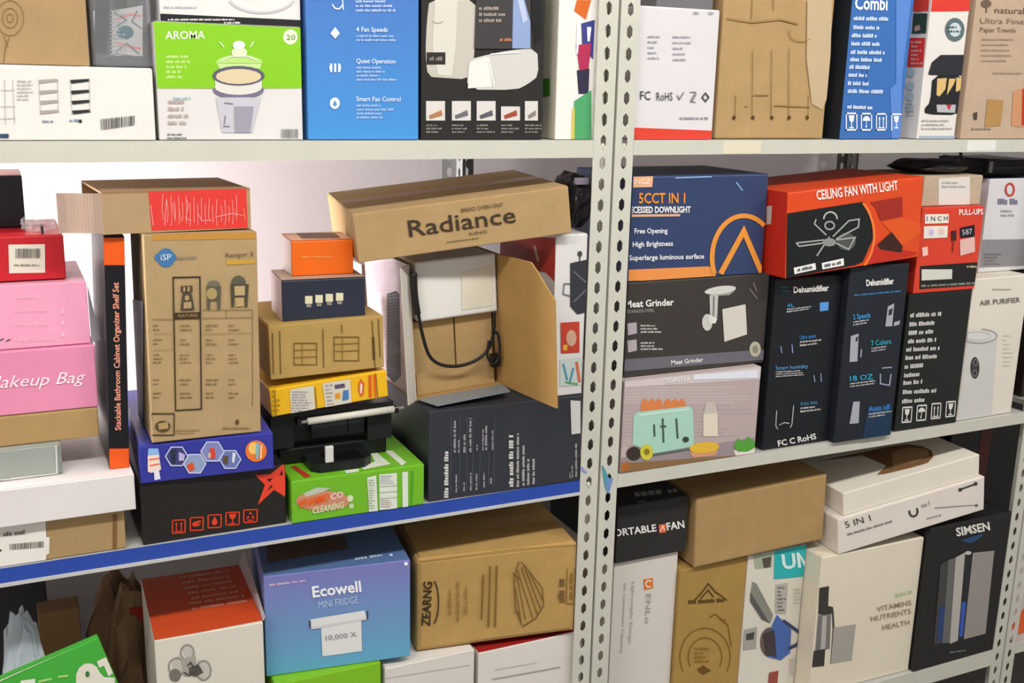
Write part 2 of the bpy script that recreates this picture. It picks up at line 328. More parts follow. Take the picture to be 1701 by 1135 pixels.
pr(o,'F',2,'#8a6b3c',[[(84.6,63.3),(84.4,61.9),(85.3,61.8),(85.6,63.4)],[(84.4,61.9),(83.9,60.6),(84.7,60.3),(85.3,61.8)],[(83.9,60.6),(83.2,59.5),(83.9,59),(84.7,60.3)],[(83.2,59.5),(82.4,58.7),(82.9,57.9),(83.9,59)],[(82.4,58.7),(81.5,58.1),(81.7,57.2),(82.9,57.9)],[(81.5,58.1),(80.5,57.9),(80.4,56.9),(81.7,57.2)],[(80.5,57.9),(79.6,58.1),(79.2,57.1),(80.4,56.9)],[(79.6,58.1),(78.8,58.5),(78.1,57.7),(79.2,57.1)],[(78.8,58.5),(78,59.3),(77.3,58.7),(78.1,57.7)],[(78,59.3),(77.5,60.4),(76.6,59.9),(77.3,58.7)],[(77.5,60.4),(77.2,61.6),(76.3,61.4),(76.6,59.9)],[(77.2,61.6),(77.2,63),(76.3,63),(76.3,61.4)],[(77.2,63),(77.5,64.4),(76.6,64.6),(76.3,63)],[(77.5,64.4),(77.9,65.7),(77.1,66.1),(76.6,64.6)],[(77.9,65.7),(78.6,66.8),(77.9,67.4),(77.1,66.1)],[(78.6,66.8),(79.5,67.7),(79,68.4),(77.9,67.4)],[(79.5,67.7),(80.4,68.2),(80.2,69.1),(79,68.4)],[(80.4,68.2),(81.3,68.4),(81.4,69.4),(80.2,69.1)],[(81.3,68.4),(82.2,68.3),(82.6,69.2),(81.4,69.4)],[(82.2,68.3),(83.1,67.8),(83.7,68.6),(82.6,69.2)],[(83.1,67.8),(83.8,67),(84.6,67.7),(83.7,68.6)],[(83.8,67),(84.3,66),(85.2,66.4),(84.6,67.7)],[(84.3,66),(84.6,64.7),(85.5,65),(85.2,66.4)],[(84.6,64.7),(84.6,63.3),(85.6,63.4),(85.5,65)]],'printed_ring')
pr(o,'F',2,'#8a6b3c',[[(90.2,63.6),(89.7,60.2),(90.6,60),(91.2,63.6)],[(89.7,60.2),(88.5,57),(89.3,56.7),(90.6,60)],[(88.5,57),(86.8,54.3),(87.5,53.7),(89.3,56.7)],[(86.8,54.3),(84.7,52.2),(85.2,51.4),(87.5,53.7)],[(84.7,52.2),(82.3,50.8),(82.6,49.9),(85.2,51.4)],[(82.3,50.8),(79.9,50.3),(79.8,49.3),(82.6,49.9)],[(79.9,50.3),(77.6,50.6),(77.2,49.6),(79.8,49.3)],[(77.6,50.6),(75.4,51.8),(74.8,51),(77.2,49.6)],[(75.4,51.8),(73.7,53.7),(72.9,53.1),(74.8,51)],[(73.7,53.7),(72.4,56.3),(71.5,55.9),(72.9,53.1)],[(72.4,56.3),(71.7,59.4),(70.8,59.2),(71.5,55.9)],[(71.7,59.4),(71.7,62.8),(70.7,62.7),(70.8,59.2)],[(71.7,62.8),(72.2,66.1),(71.3,66.3),(70.7,62.7)],[(72.2,66.1),(73.4,69.3),(72.6,69.7),(71.3,66.3)],[(73.4,69.3),(75.1,72),(74.4,72.6),(72.6,69.7)],[(75.1,72),(77.2,74.1),(76.7,74.9),(74.4,72.6)],[(77.2,74.1),(79.5,75.5),(79.3,76.4),(76.7,74.9)],[(79.5,75.5),(81.9,76),(82,77),(79.3,76.4)],[(81.9,76),(84.3,75.7),(84.6,76.7),(82,77)],[(84.3,75.7),(86.4,74.6),(87,75.4),(84.6,76.7)],[(86.4,74.6),(88.2,72.6),(89,73.3),(87,75.4)],[(88.2,72.6),(89.5,70),(90.4,70.5),(89,73.3)],[(89.5,70),(90.2,66.9),(91.1,67.2),(90.4,70.5)],[(90.2,66.9),(90.2,63.6),(91.2,63.6),(91.1,67.2)]],'printed_ring')
pr(o,'F',2,'#8a6b3c',[[(98,63.9),(96.9,57.8),(97.8,57.6),(98.9,64)],[(96.9,57.8),(94.7,52),(95.6,51.6),(97.8,57.6)],[(94.7,52),(91.6,47),(92.3,46.4),(95.6,51.6)],[(91.6,47),(87.8,43.1),(88.3,42.4),(92.3,46.4)],[(87.8,43.1),(83.5,40.7),(83.8,39.7),(88.3,42.4)],[(83.5,40.7),(79.1,39.7),(79,38.7),(83.8,39.7)],[(79.1,39.7),(74.8,40.3),(74.4,39.4),(79,38.7)],[(74.8,40.3),(70.9,42.5),(70.3,41.7),(74.4,39.4)],[(70.9,42.5),(67.7,46.1),(66.9,45.4),(70.3,41.7)],[(67.7,46.1),(65.4,50.8),(64.5,50.4),(66.9,45.4)],[(65.4,50.8),(64.1,56.4),(63.2,56.1),(64.5,50.4)],[(64.1,56.4),(64,62.4),(63.1,62.4),(63.2,56.1)],[(64,62.4),(65.1,68.5),(64.2,68.7),(63.1,62.4)],[(65.1,68.5),(67.3,74.2),(66.4,74.6),(64.2,68.7)],[(67.3,74.2),(70.3,79.2),(69.6,79.7),(66.4,74.6)],[(70.3,79.2),(74.1,83),(73.6,83.8),(69.6,79.7)],[(74.1,83),(78.3,85.5),(78.1,86.4),(73.6,83.8)],[(78.3,85.5),(82.8,86.5),(82.8,87.5),(78.1,86.4)],[(82.8,86.5),(87,85.9),(87.4,86.9),(82.8,87.5)],[(87,85.9),(90.9,83.8),(91.6,84.7),(87.4,86.9)],[(90.9,83.8),(94.2,80.3),(95,81),(91.6,84.7)],[(94.2,80.3),(96.5,75.6),(97.4,76.1),(95,81)],[(96.5,75.6),(97.8,70),(98.8,70.3),(97.4,76.1)],[(97.8,70),(98,63.9),(98.9,64),(98.8,70.3)]],'printed_ring')
pr(o,'F',2,'#8a6b3c',[[(77.1,36.3),(71.5,23.7),(72.6,23.4),(78.2,35.9)],[(71.5,23.7),(67.4,2.5),(68.6,2.3),(72.6,23.4)]],'printed_lines')
pr(o,'F',2,'#8a6b3c',[[(70.3,38),(74.9,23.4),(76.1,23.9),(71.4,38.5)]],'printed_lines')
o = K['bagged'] = bx('wrapped_package', 'dark package in crinkled clear plastic beside the flower-drawn carton', 'gloss:#3a3c40', 0.1474, 0.0340, 1.7069, 0.0000, 0.0000, 0.0000, 0.0762, 0.1600, 0.1485, seed=3, cat='package')
pr(o,'F',1,'#3b3d40',[[(1.5,3),(74.7,3),(74.7,145.6),(1.5,145.6)]],'printed_panel')
pr(o,'F',2,'#16171b',[[(5.5,94.2),(24.2,95.2),(20.6,56.8),(15.7,18.1),(0.8,20.2),(0.9,61.1)]],'printed_panel')
pr(o,'F',2,'#16171b',[[(31.7,95.6),(49.4,96.5),(47.4,84.9),(32.3,84.2)]],'printed_panel')
pr(o,'F',2,'#a5a4a4',[[(27,80.1),(70.6,89.9),(66.7,17),(23.1,15.7)]],'printed_panel')
pr(o,'F',2,'#a5a4a4',[[(0.6,78.8),(3.2,79),(0.6,46.5)]],'printed_panel')
pr(o,'F',3,'#1f5560',[[(55.9,50.5),(55,47.1),(52.7,44.1),(49.3,41.7),(45.2,40.4),(41,40.3),(37,41.3),(33.9,43.4),(32,46.2),(31.5,49.6),(32.4,52.9),(34.7,56),(38,58.3),(42.1,59.6),(46.3,59.8),(50.3,58.8),(53.4,56.7),(55.4,53.9)]],'printed_disc')
pr(o,'F',3,'#c06a60',[[(31.7,66.1),(52.1,74.5),(51.9,77.7),(30.8,68.9)],[(52.1,74.5),(66.9,72.7),(67.6,75.8),(51.9,77.7)]],'printed_lines')
pr(o,'F',3,'#c06a60',[[(31.3,32.6),(48.9,28),(49.8,31.1),(32.3,35.6)],[(48.9,28),(64.3,25.9),(65,29),(49.8,31.1)]],'printed_lines')
pr(o,'F',3,'#55585c',[[(28.8,76.7),(44.5,68),(48.4,68.3),(29.9,78.6)],[(44.5,68),(30.1,58.1),(31.2,56.4),(48.4,68.3)]],'printed_lines')
pr(o,'F',3,'#55585c',[[(61.6,82.2),(52.7,65.6),(55.3,66.3),(63.4,81.3)],[(52.7,65.6),(66.9,55.3),(68.2,57),(55.3,66.3)]],'printed_lines')
pr(o,'F',3,'#55585c',[[(29.1,20.3),(44.4,33.2),(44.6,35.9),(27.9,21.8)],[(44.4,33.2),(60.9,18.7),(62.3,20.3),(44.6,35.9)]],'printed_lines')
pr(o,'F',3,'#55585c',[[(8,11.6),(30.8,17.5),(30.9,19.6),(7.6,13.7)],[(30.8,17.5),(66.3,13.4),(66.7,15.4),(30.9,19.6)]],'printed_lines')
wl(o,'F',3,'#8a8c90',[(24.6,82.5),(70.4,84.7),(66.7,17),(20.6,15.6)],12,0.35,9,0.55,'small_print')
o = K['aroma'] = bx('rice_cooker_box', 'green and white carton picturing a white rice cooker', 'gloss:#dedbd8', 0.2288, 0.0100, 1.6008, 0.0000, 0.0000, 0.0000, 0.2208, 0.2600, 0.1732, seed=4)
pr(o,'F',1,'#86c81e',[[(0.6,172.6),(220.2,172.6),(220.2,80.3),(0.6,76.2)]],'printed_panel')
tx(o,'F',3,'#f4fbe6','AROMA',(15.7,147.7),(57.9,2.9),(0.4,11.9),0.012,0,'lettering')
pr(o,'F',2,'#e8f5d2',[[(215.5,158.6),(214.7,154.6),(212.6,151.1),(209.5,148.4),(205.8,146.9),(201.8,146.8),(198.1,148),(195.2,150.5),(193.3,153.8),(192.7,157.7),(193.5,161.6),(195.6,165.1),(198.6,167.8),(202.4,169.3),(206.3,169.4),(210,168.2),(213,165.8),(214.9,162.4)]],'printed_disc')
tx(o,'F',4,'#5a8f18','20',(197.4,153.8),(14.2,0.5),(0.2,7.6),0,0,'lettering')
wl(o,'F',2,'#c9e889',[(16,126.4),(52.7,127.5),(51,90.5),(14.1,89.7)],5,0.8,2,0.55,'small_print')
pr(o,'F',2,'#75708a',[[(160.4,76.4),(157.9,71.9),(150.8,67.8),(140.2,64.7),(127.2,63),(113.6,62.8),(100.9,64.1),(90.7,66.9),(84.1,70.7),(82,75),(84.5,79.5),(91.3,83.5),(101.8,86.6),(114.5,88.4),(128.1,88.7),(140.9,87.4),(151.4,84.7),(158.2,80.9)]],'printed_disc')
pr(o,'F',3,'#dcdad2',[[(157.8,81.3),(155.4,77.2),(148.9,73.4),(139,70.6),(126.9,68.9),(114.3,68.7),(102.5,70),(93,72.5),(86.9,75.9),(84.9,79.9),(87.2,84),(93.6,87.7),(103.3,90.6),(115.1,92.2),(127.8,92.5),(139.7,91.4),(149.4,88.9),(155.7,85.4)]],'printed_disc')
pr(o,'F',4,'#5e5a70',[[(162,98.4),(159.4,93.2),(152.1,88.5),(141.3,84.9),(128,82.9),(114.2,82.6),(101.2,84.1),(90.9,87.2),(84.2,91.5),(82.1,96.5),(84.6,101.6),(91.6,106.2),(102.2,109.8),(115.2,111.9),(129.1,112.2),(142.1,110.8),(152.8,107.8),(159.7,103.4)]],'printed_disc')
pr(o,'F',5,'#d9c9a2',[[(156.6,97.1),(154.3,93.2),(148.1,89.6),(138.7,86.9),(127.2,85.3),(115.1,85),(103.9,86.1),(94.9,88.5),(89.1,91.8),(87.2,95.6),(89.4,99.5),(95.5,103),(104.7,105.7),(116,107.4),(128,107.7),(139.3,106.6),(148.6,104.3),(154.6,101)]],'printed_disc')
pr(o,'F',3,'#dcdad2',[[(85.9,91.2),(157.6,92.8),(156.6,79.1),(85.9,77.8)]],'printed_panel')
pr(o,'F',2,'#c5c4cc',[[(86.2,64.3),(155.3,65.4),(139.5,11.3),(93.6,11.3)]],'printed_panel')
pr(o,'F',3,'#9d9aa8',[[(113,51.1),(143.6,51.5),(136.7,11.3),(112.4,11.3)]],'printed_panel')
pr(o,'F',4,'#7b7888',[[(98,55.6),(111.7,54.4),(111.9,56),(98.2,57.2)]],'printed_lines')
pr(o,'F',4,'#7b7888',[[(98.8,37.4),(96,23.7),(97.6,23.5),(100.4,37.2)]],'printed_lines')
pr(o,'F',4,'#7b7888',[[(95.3,20),(105,20.1),(105,21.7),(95.4,21.7)]],'printed_lines')
pr(o,'F',2,'#b7dd7c',[[(88.2,115.4),(88.9,117.6),(90.8,119.9),(93.8,122),(97.8,123.9),(102.6,125.6),(108.2,126.9),(114.4,127.9),(120.8,128.5),(127.4,128.7),(133.9,128.5),(140.1,127.9),(145.7,126.9),(150.5,125.5),(154.5,123.8),(157.4,121.8),(159.2,119.6),(159.8,117.3)]],'printed_panel')
pr(o,'F',2,'#c4e294',[[(89.6,114.9),(158.3,116.8),(155.3,109.1),(93.3,107.5)]],'printed_panel')
pr(o,'F',3,'#dcefc0',[[(136.4,132.8),(135.6,130.2),(133.4,127.9),(130.1,126.1),(126.1,125.1),(121.9,125),(118,125.8),(114.8,127.3),(112.8,129.5),(112.2,132.1),(113,134.7),(115.2,137),(118.5,138.7),(122.4,139.8),(126.6,139.9),(130.5,139.1),(133.7,137.6),(135.7,135.4)]],'printed_disc')
pr(o,'F',4,'#f4faea',[[(133.2,143.5),(132.5,141.2),(130.8,139.2),(128.3,137.7),(125.2,136.9),(122,136.8),(119,137.4),(116.5,138.8),(115,140.6),(114.5,142.8),(115.2,145),(116.8,147),(119.4,148.5),(122.4,149.4),(125.7,149.5),(128.7,148.8),(131.1,147.5),(132.7,145.6)]],'printed_disc')
pr(o,'F',4,'#eef6de',[[(96.8,118.9),(111.9,125.4),(111.6,127),(96.2,120.3)],[(111.9,125.4),(136.3,126.1),(136.6,127.7),(111.6,127)],[(136.3,126.1),(151.2,120.4),(151.9,121.9),(136.6,127.7)]],'printed_lines')
pr(o,'F',4,'#eef6de',[[(94.3,146.4),(100.7,138.6),(102,139.7),(95.5,147.4)]],'printed_lines')
pr(o,'F',4,'#eef6de',[[(146.2,149.7),(140.4,140.9),(141.7,140.1),(147.6,148.9)]],'printed_lines')
wl(o,'F',2,'#b8a8a0',[(15.3,61.9),(52.4,62.5),(50.5,20.7),(13.3,20.5)],4,0.8,4,0.55,'small_print')
wl(o,'F',2,'#9ac0c8',[(23.4,66.1),(49.9,66.5),(49.6,58.4),(23,58.1)],1,0.8,5,0.55,'small_print')
bc(o,'F',3,'#6a6a66',[(185.2,17),(212.7,17.1),(212.3,2.9),(184.8,3)],0,'barcode')
wl(o,'F',2,'#6e6e6c',[(11.5,11.1),(50.1,11.2),(49.6,0.3),(10.9,0.4)],2,0.8,8,0.55,'small_print')
o = K['whitetray'] = bx('white_carton', 'white carton with a black base band on top of the rice cooker carton', 'gloss:#e4e1dd', 0.2401, 0.0200, 1.7748, 0.0000, 0.0000, 0.0000, 0.2126, 0.2400, 0.0975, seed=5)
pr(o,'F',1,'#1b1b1d',[[(0.5,0.5),(212.1,0.5),(212.1,10.7),(0.5,10.7)]],'base_band')
pr(o,'F',2,'#c9c2c8',[[(200.9,40.3),(198.2,37.2),(201,34.7),(203.9,38.1)],[(198.2,37.2),(194.7,34.2),(197.1,31.3),(201,34.7)],[(194.7,34.2),(190.6,31.4),(192.5,28.2),(197.1,31.3)],[(190.6,31.4),(185.7,28.9),(187.3,25.5),(192.5,28.2)],[(185.7,28.9),(180.3,26.6),(181.5,23.1),(187.3,25.5)],[(180.3,26.6),(174.4,24.7),(175.3,21.1),(181.5,23.1)],[(174.4,24.7),(168.2,23.1),(168.7,19.4),(175.3,21.1)],[(168.2,23.1),(161.7,21.9),(161.9,18.2),(168.7,19.4)],[(161.7,21.9),(155,21.2),(155,17.4),(161.9,18.2)],[(155,21.2),(148.3,20.9),(148.1,17.1),(155,17.4)],[(148.3,20.9),(141.7,21),(141.2,17.3),(148.1,17.1)],[(141.7,21),(135.4,21.5),(134.6,17.8),(141.2,17.3)],[(135.4,21.5),(129.3,22.5),(128.2,18.9),(134.6,17.8)],[(129.3,22.5),(123.7,23.9),(122.3,20.3),(128.2,18.9)],[(123.7,23.9),(118.5,25.6),(116.8,22.1),(122.3,20.3)],[(118.5,25.6),(114,27.7),(112,24.4),(116.8,22.1)],[(114,27.7),(110.2,30),(107.7,26.9),(112,24.4)],[(110.2,30),(107,32.6),(104.2,29.8),(107.7,26.9)],[(107,32.6),(104.6,35.4),(101.6,32.9),(104.2,29.8)]],'printed_lines')
wl(o,'F',3,'#e8e4e0',[(11.2,4.8),(210.8,13.7),(210.6,4.2),(10.8,-4.2)],2,0.35,7,0.55,'small_print')
wl(o,'F',2,'#b8b2c4',[(5.7,22.6),(54.1,25),(53.9,19.3),(5.4,16.9)],1,0.8,2,0.55,'small_print')
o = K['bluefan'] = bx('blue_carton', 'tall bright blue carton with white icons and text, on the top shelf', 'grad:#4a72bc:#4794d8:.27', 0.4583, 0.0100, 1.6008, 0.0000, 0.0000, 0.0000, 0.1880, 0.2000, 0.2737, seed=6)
tx(o,'F',3,'#dfeaf8','4 Fan Speeds',(81,170.5),(52.7,1.5),(0.2,7.2),0.012,0,'lettering')
wl(o,'F',2,'#a9c6ec',[(81.6,166.6),(153.2,169.4),(153.2,156.9),(81.4,154.3)],2,0.8,177,0.55,'small_print')
tx(o,'F',3,'#dfeaf8','Quiet Operation',(80.5,121.5),(66.6,1.3),(0.2,7.3),0.012,0,'lettering')
wl(o,'F',2,'#a9c6ec',[(81,117.6),(153.1,119.5),(153.1,94.2),(80.7,92.7)],4,0.8,354,0.55,'small_print')
tx(o,'F',3,'#dfeaf8','Smart Fan Control',(79.8,62),(76.2,0.5),(0.1,7.4),0.012,0,'lettering')
wl(o,'F',2,'#a9c6ec',[(80.3,58),(153,58.9),(152.9,33.2),(80.1,32.7)],4,0.8,564,0.55,'small_print')
wl(o,'F',2,'#b9cdf0',[(80.8,226.9),(156.4,230.9),(156.3,203),(80.5,199.5)],4,0.8,1,0.55,'small_print')
pr(o,'F',2,'#e4ecf8',[[(38.6,166),(46.7,176),(54.2,166.6),(46.4,158.1)]],'printed_symbol')
pr(o,'F',2,'#e4ecf8',[[(37.5,119.8),(37.3,106.4),(40.8,106.5),(41.1,119.9)]],'printed_lines')
pr(o,'F',2,'#e4ecf8',[[(44,120),(43.8,106.5),(47.4,106.6),(47.6,120.1)]],'printed_lines')
pr(o,'F',2,'#e4ecf8',[[(50.5,120.1),(50.3,106.7),(53.9,106.8),(54.1,120.2)]],'printed_lines')
pr(o,'F',2,'#e4ecf8',[[(39.4,108.4),(38.5,109.7),(37.2,109),(38.2,107.6)],[(38.5,109.7),(37.9,111.1),(36.5,110.7),(37.2,109)],[(37.9,111.1),(37.6,112.6),(36.1,112.4),(36.5,110.7)],[(37.6,112.6),(37.6,114.1),(36.1,114.2),(36.1,112.4)],[(37.6,114.1),(38,115.6),(36.5,116),(36.1,114.2)],[(38,115.6),(38.6,117.1),(37.3,117.7),(36.5,116)],[(38.6,117.1),(39.6,118.4),(38.4,119.2),(37.3,117.7)]],'printed_ring')
pr(o,'F',2,'#e4ecf8',[[(52,118.7),(52.9,117.4),(54.2,118.2),(53.2,119.6)],[(52.9,117.4),(53.5,116),(55,116.5),(54.2,118.2)],[(53.5,116),(53.8,114.6),(55.3,114.7),(55,116.5)],[(53.8,114.6),(53.8,113),(55.3,112.9),(55.3,114.7)],[(53.8,113),(53.5,111.5),(54.9,111.1),(55.3,112.9)],[(53.5,111.5),(52.8,110.1),(54.1,109.4),(54.9,111.1)],[(52.8,110.1),(51.8,108.7),(53,108),(54.1,109.4)]],'printed_ring')
pr(o,'F',2,'#e4ecf8',[[(52.6,58.2),(52,55.1),(50.5,52.3),(48.3,50.2),(45.5,49.1),(42.6,49.1),(39.9,50.2),(37.7,52.2),(36.3,54.9),(35.9,58),(36.4,61.1),(37.9,63.8),(40.2,65.9),(42.9,67),(45.8,67),(48.5,66),(50.7,64),(52.1,61.3)]],'printed_disc')
pr(o,'F',3,'#4d8fd2',[[(44.3,62.9),(47.8,55.8),(44.1,53),(40.6,55.8)]],'printed_panel')
pr(o,'F',2,'#dfe8f8',[[(58.3,211.5),(56.8,208.4),(58.8,207.3),(60.4,210.8)],[(56.8,208.4),(54.7,206.1),(56.1,204.4),(58.8,207.3)],[(54.7,206.1),(52.2,204.9),(52.7,202.7),(56.1,204.4)],[(52.2,204.9),(49.7,204.8),(49.1,202.6),(52.7,202.7)],[(49.7,204.8),(47.3,205.7),(45.8,203.9),(49.1,202.6)],[(47.3,205.7),(45.3,207.8),(43.3,206.5),(45.8,203.9)],[(45.3,207.8),(43.9,210.8),(41.7,209.9),(43.3,206.5)]],'printed_ring')
pr(o,'F',2,'#dfe8f8',[[(58.2,217.5),(59.8,202.5),(61.5,202.8),(60,217.8)]],'printed_lines')
o = K['breadmaker'] = bx('appliance_carton', 'black carton picturing a white kitchen appliance over five thumbnails', 'gloss:#2b2927', 0.6516, 0.0120, 1.6008, 0.0000, 0.0000, 0.0000, 0.2276, 0.2500, 0.2805, seed=7)
pr(o,'F',1,'#c4beb2',[[(32.3,229.1),(80,231.5),(98.6,219.2),(97.3,185),(95.9,159.8),(93.6,130.1),(90.2,114.4),(83.8,104.3),(72.6,100.7),(50.5,101.5),(35.1,102.1),(17.9,102.9),(10.3,111.2),(7.9,131.4),(7.4,150.7),(8.7,179.7),(10.2,199.2),(12.8,220)]],'printed_appliance')
pr(o,'F',2,'#d6d1c6',[[(23.3,228.6),(63.3,230.7),(60.9,155.6),(54.9,105.6),(28.9,106.5),(19,154.1)]],'printed_appliance')
pr(o,'F',2,'#141416',[[(199.7,240.7),(218.9,235.7),(221.9,176.2),(210.9,160.8),(201,199.3)]],'printed_appliance')
pr(o,'F',3,'#cfccc6',[[(92.9,135.1),(115.2,140.7),(131.4,144.5),(150.2,148.4),(169.7,151.4),(200.5,154.9),(213.7,146),(216.1,119.8),(212.7,106.3),(201.5,98.3),(192.2,92.9),(179.7,87),(154,84.4),(101.7,83.7),(82.1,94.3),(83.6,122.1)]],'printed_appliance')
pr(o,'F',4,'#e6e4de',[[(85.9,130),(122.4,138.5),(128.4,89.3),(83.2,85.5)]],'printed_appliance')
pr(o,'F',5,'#3c3a3a',[[(95.8,232.3),(196.4,237.5),(202.4,154.5),(93.8,150.9)]],'printed_panel')
pr(o,'F',6,'#8ea2cc',[[(164.1,235.9),(184.4,236.9),(197.5,199.1),(198.9,154.9),(164.4,153.8)]],'printed_panel')
pr(o,'F',7,'#b9c6e2',[[(170.8,236.2),(182,236.8),(192.3,201.9),(183.9,195.6)]],'printed_panel')
pr(o,'F',2,'#2c2826',[[(8.8,142.3),(42.2,143.3),(42.4,123.5),(8.9,122.6)]],'printed_panel')
wl(o,'F',3,'#8a8078',[(14.2,138.1),(38.3,138.8),(38.4,127.2),(14.3,126.5)],1,0.8,0,0.55,'small_print')
wl(o,'F',7,'#a89a90',[(100.9,221.1),(159.3,223.9),(160,194.6),(101.4,192.1)],3,0.8,2,0.55,'small_print')
wl(o,'F',7,'#c87a5a',[(140.2,171.6),(164,172.5),(164.2,163.6),(140.4,162.8)],1,0.8,0,0.55,'small_print')
pr(o,'F',2,'#d8d4ce',[[(8.2,63.6),(42.3,64),(42.5,31.8),(8.3,31.6)]],'printed_thumbnail')
wl(o,'F',2,'#8f8a84',[(8.4,26.6),(42.6,26.7),(42.7,10.2),(8.4,10.2)],3,0.8,0,0.55,'small_print')
pr(o,'F',3,'#b07a50',[[(13.2,40),(35.8,49.1),(37.6,40.2),(14.8,34)]],'printed_thumbnail')
pr(o,'F',2,'#d8d4ce',[[(54.7,64.2),(89.5,64.7),(90,32.1),(55,31.9)]],'printed_thumbnail')
wl(o,'F',2,'#8f8a84',[(55.1,26.8),(90.1,27),(90.3,10.3),(55.3,10.2)],3,0.8,1,0.55,'small_print')
pr(o,'F',3,'#6a6a70',[[(59.9,40.3),(83,49.6),(84.8,40.5),(61.6,34.4)]],'printed_thumbnail')
pr(o,'F',2,'#d8d4ce',[[(100.2,64.8),(135.7,65.3),(136.4,32.4),(100.8,32.2)]],'printed_thumbnail')
wl(o,'F',2,'#8f8a84',[(100.8,27),(136.6,27.2),(136.9,10.3),(101.1,10.3)],3,0.8,2,0.55,'small_print')
pr(o,'F',3,'#5a5a60',[[(105.7,40.7),(129.2,50),(131.1,40.9),(107.5,34.7)]],'printed_thumbnail')
pr(o,'F',2,'#d8d4ce',[[(146.2,56.3),(182.5,56.7),(183.2,32.7),(146.7,32.5)]],'printed_thumbnail')
wl(o,'F',2,'#8f8a84',[(146.9,27.3),(183.3,27.4),(183.8,10.4),(147.2,10.4)],3,0.8,3,0.55,'small_print')
pr(o,'F',3,'#a04a3a',[[(151.7,41.1),(175.7,50.5),(177.7,41.3),(153.6,35)]],'printed_thumbnail')
pr(o,'F',2,'#d8d4ce',[[(191.7,66),(217,66.4),(218.1,32.9),(192.6,32.8)]],'printed_thumbnail')
wl(o,'F',2,'#8f8a84',[(192.8,27.5),(230,27.7),(230.6,10.5),(193.3,10.4)],3,0.8,4,0.55,'small_print')
pr(o,'F',3,'#8a8078',[[(197.7,41.5),(213.3,50.9),(213.6,41.6),(199.6,35.3)]],'printed_thumbnail')
pr(o,'F',2,'#a49a88',[[(35.9,193.9),(35.1,192.3),(36.4,191.4),(37.3,193.4)],[(35.1,192.3),(33.2,191),(33.8,189.7),(36.4,191.4)],[(33.2,191),(30.1,190.2),(30.3,188.7),(33.8,189.7)],[(30.1,190.2),(26.6,190),(26.4,188.6),(30.3,188.7)],[(26.6,190),(23.5,190.6),(22.8,189.2),(26.4,188.6)],[(23.5,190.6),(21.5,191.7),(20.2,190.7),(22.8,189.2)],[(21.5,191.7),(20.7,193.2),(19.3,192.6),(20.2,190.7)]],'printed_ring')
pr(o,'F',5,'#f4f4f2',[[(124.1,141.9),(178.4,146.6),(178.2,148.7),(123.9,144)]],'printed_lines')
pr(o,'F',5,'#f4f4f2',[[(119.7,133.7),(130.7,89.2),(133,89.6),(122,134.2)]],'printed_lines')
o = K['cream'] = bx('cream_carton', 'cream carton with a rainbow-coloured edge, on the top shelf next to the posts', 'gloss:#d8d2bc', 0.9048, 0.0120, 1.6008, 0.0000, 0.0000, 0.0000, 0.0971, 0.3000, 0.2967, seed=8, lid='gloss:#d8d2bc')
pr(o,'F',0.5,'#ece8e0',[[(0.5,0.5),(96.6,0.5),(96.6,296.2),(0.5,296.2)]],'front_panel')
pr(o,'F',2,'#d2651e',[[(34.3,239.2),(63,240.7),(53.7,206.9),(29.7,221)]],'printed_panel')
pr(o,'F',2,'#d2651e',[[(38.1,233.4),(65.8,259),(47.8,258)]],'printed_panel')
pr(o,'F',2,'#3a3f86',[[(44.9,200.4),(71.8,207.7),(71.3,139.9),(48.4,160.8)]],'printed_panel')
pr(o,'F',3,'#b02a52',[[(35.6,163.5),(66.4,167.6),(62.9,124.1),(44.7,120.6)]],'printed_panel')
pr(o,'F',4,'#e8e8f0',[[(56,194.8),(65.1,195.2),(62.6,170.5),(58.2,170.4)]],'printed_panel')
pr(o,'F',4,'#e8e8f0',[[(35.8,203.1),(43,203.4),(39.9,148.2),(36.6,148.1)]],'printed_panel')
pr(o,'F',2,'#2e2a44',[[(39.3,120.4),(64.7,124.2),(64.8,80.4),(44.6,80)]],'printed_panel')
pr(o,'F',3,'#4fa36a',[[(37.1,0.6),(36,67.4),(70.1,86.8),(74,0.6)]],'printed_panel')
pr(o,'F',3,'#d8c455',[[(32.8,0.6),(32.9,54.8),(37.6,54.8),(38.9,0.6)]],'printed_panel')
pr(o,'L',2,'#3f8a2a',[[(229.8,105.1),(276.1,105.4),(278.1,75.8),(231.7,74.8)]],'sticker')
o = K['fccbox'] = bx('white_carton', 'white carton with certification marks and a red bottom stripe, on the top shelf', 'gloss:#dcd8da', 1.0665, 0.0120, 1.6008, 0.0000, 0.0000, 0.0000, 0.1768, 0.2000, 0.2366, seed=9, amp=0.002)
pr(o,'F',1,'#d9432f',[[(0.6,0.6),(0.6,21.4),(176.2,16.3),(176.2,0.6)]],'printed_band')
tx(o,'F',3,'#3a3a40','FC',(11.6,71.4),(22.4,0.3),(-0.9,15.9),0,0,'lettering')
tx(o,'F',3,'#3a3a40','RoHS',(47,70.8),(35.2,0.5),(-1,15),0,0,'lettering')
pr(o,'F',2,'#6a6a70',[[(91.1,80.7),(97.6,71.1),(97.5,75.1),(93.1,81.6)],[(97.6,71.1),(107.6,86.3),(105.5,87.2),(97.5,75.1)]],'printed_lines')
pr(o,'F',2,'#7a7a80',[[(119.9,86.2),(131.5,86.4),(134.9,88.1),(119.8,87.8)],[(131.5,86.4),(121.2,70.2),(124.2,71.3),(134.9,88.1)],[(121.2,70.2),(134.4,67.4),(134.8,69),(124.2,71.3)]],'printed_lines')
pr(o,'F',2,'#7a7a80',[[(125.5,67.6),(136,84.1),(134.2,84.9),(123.7,68.4)]],'printed_lines')
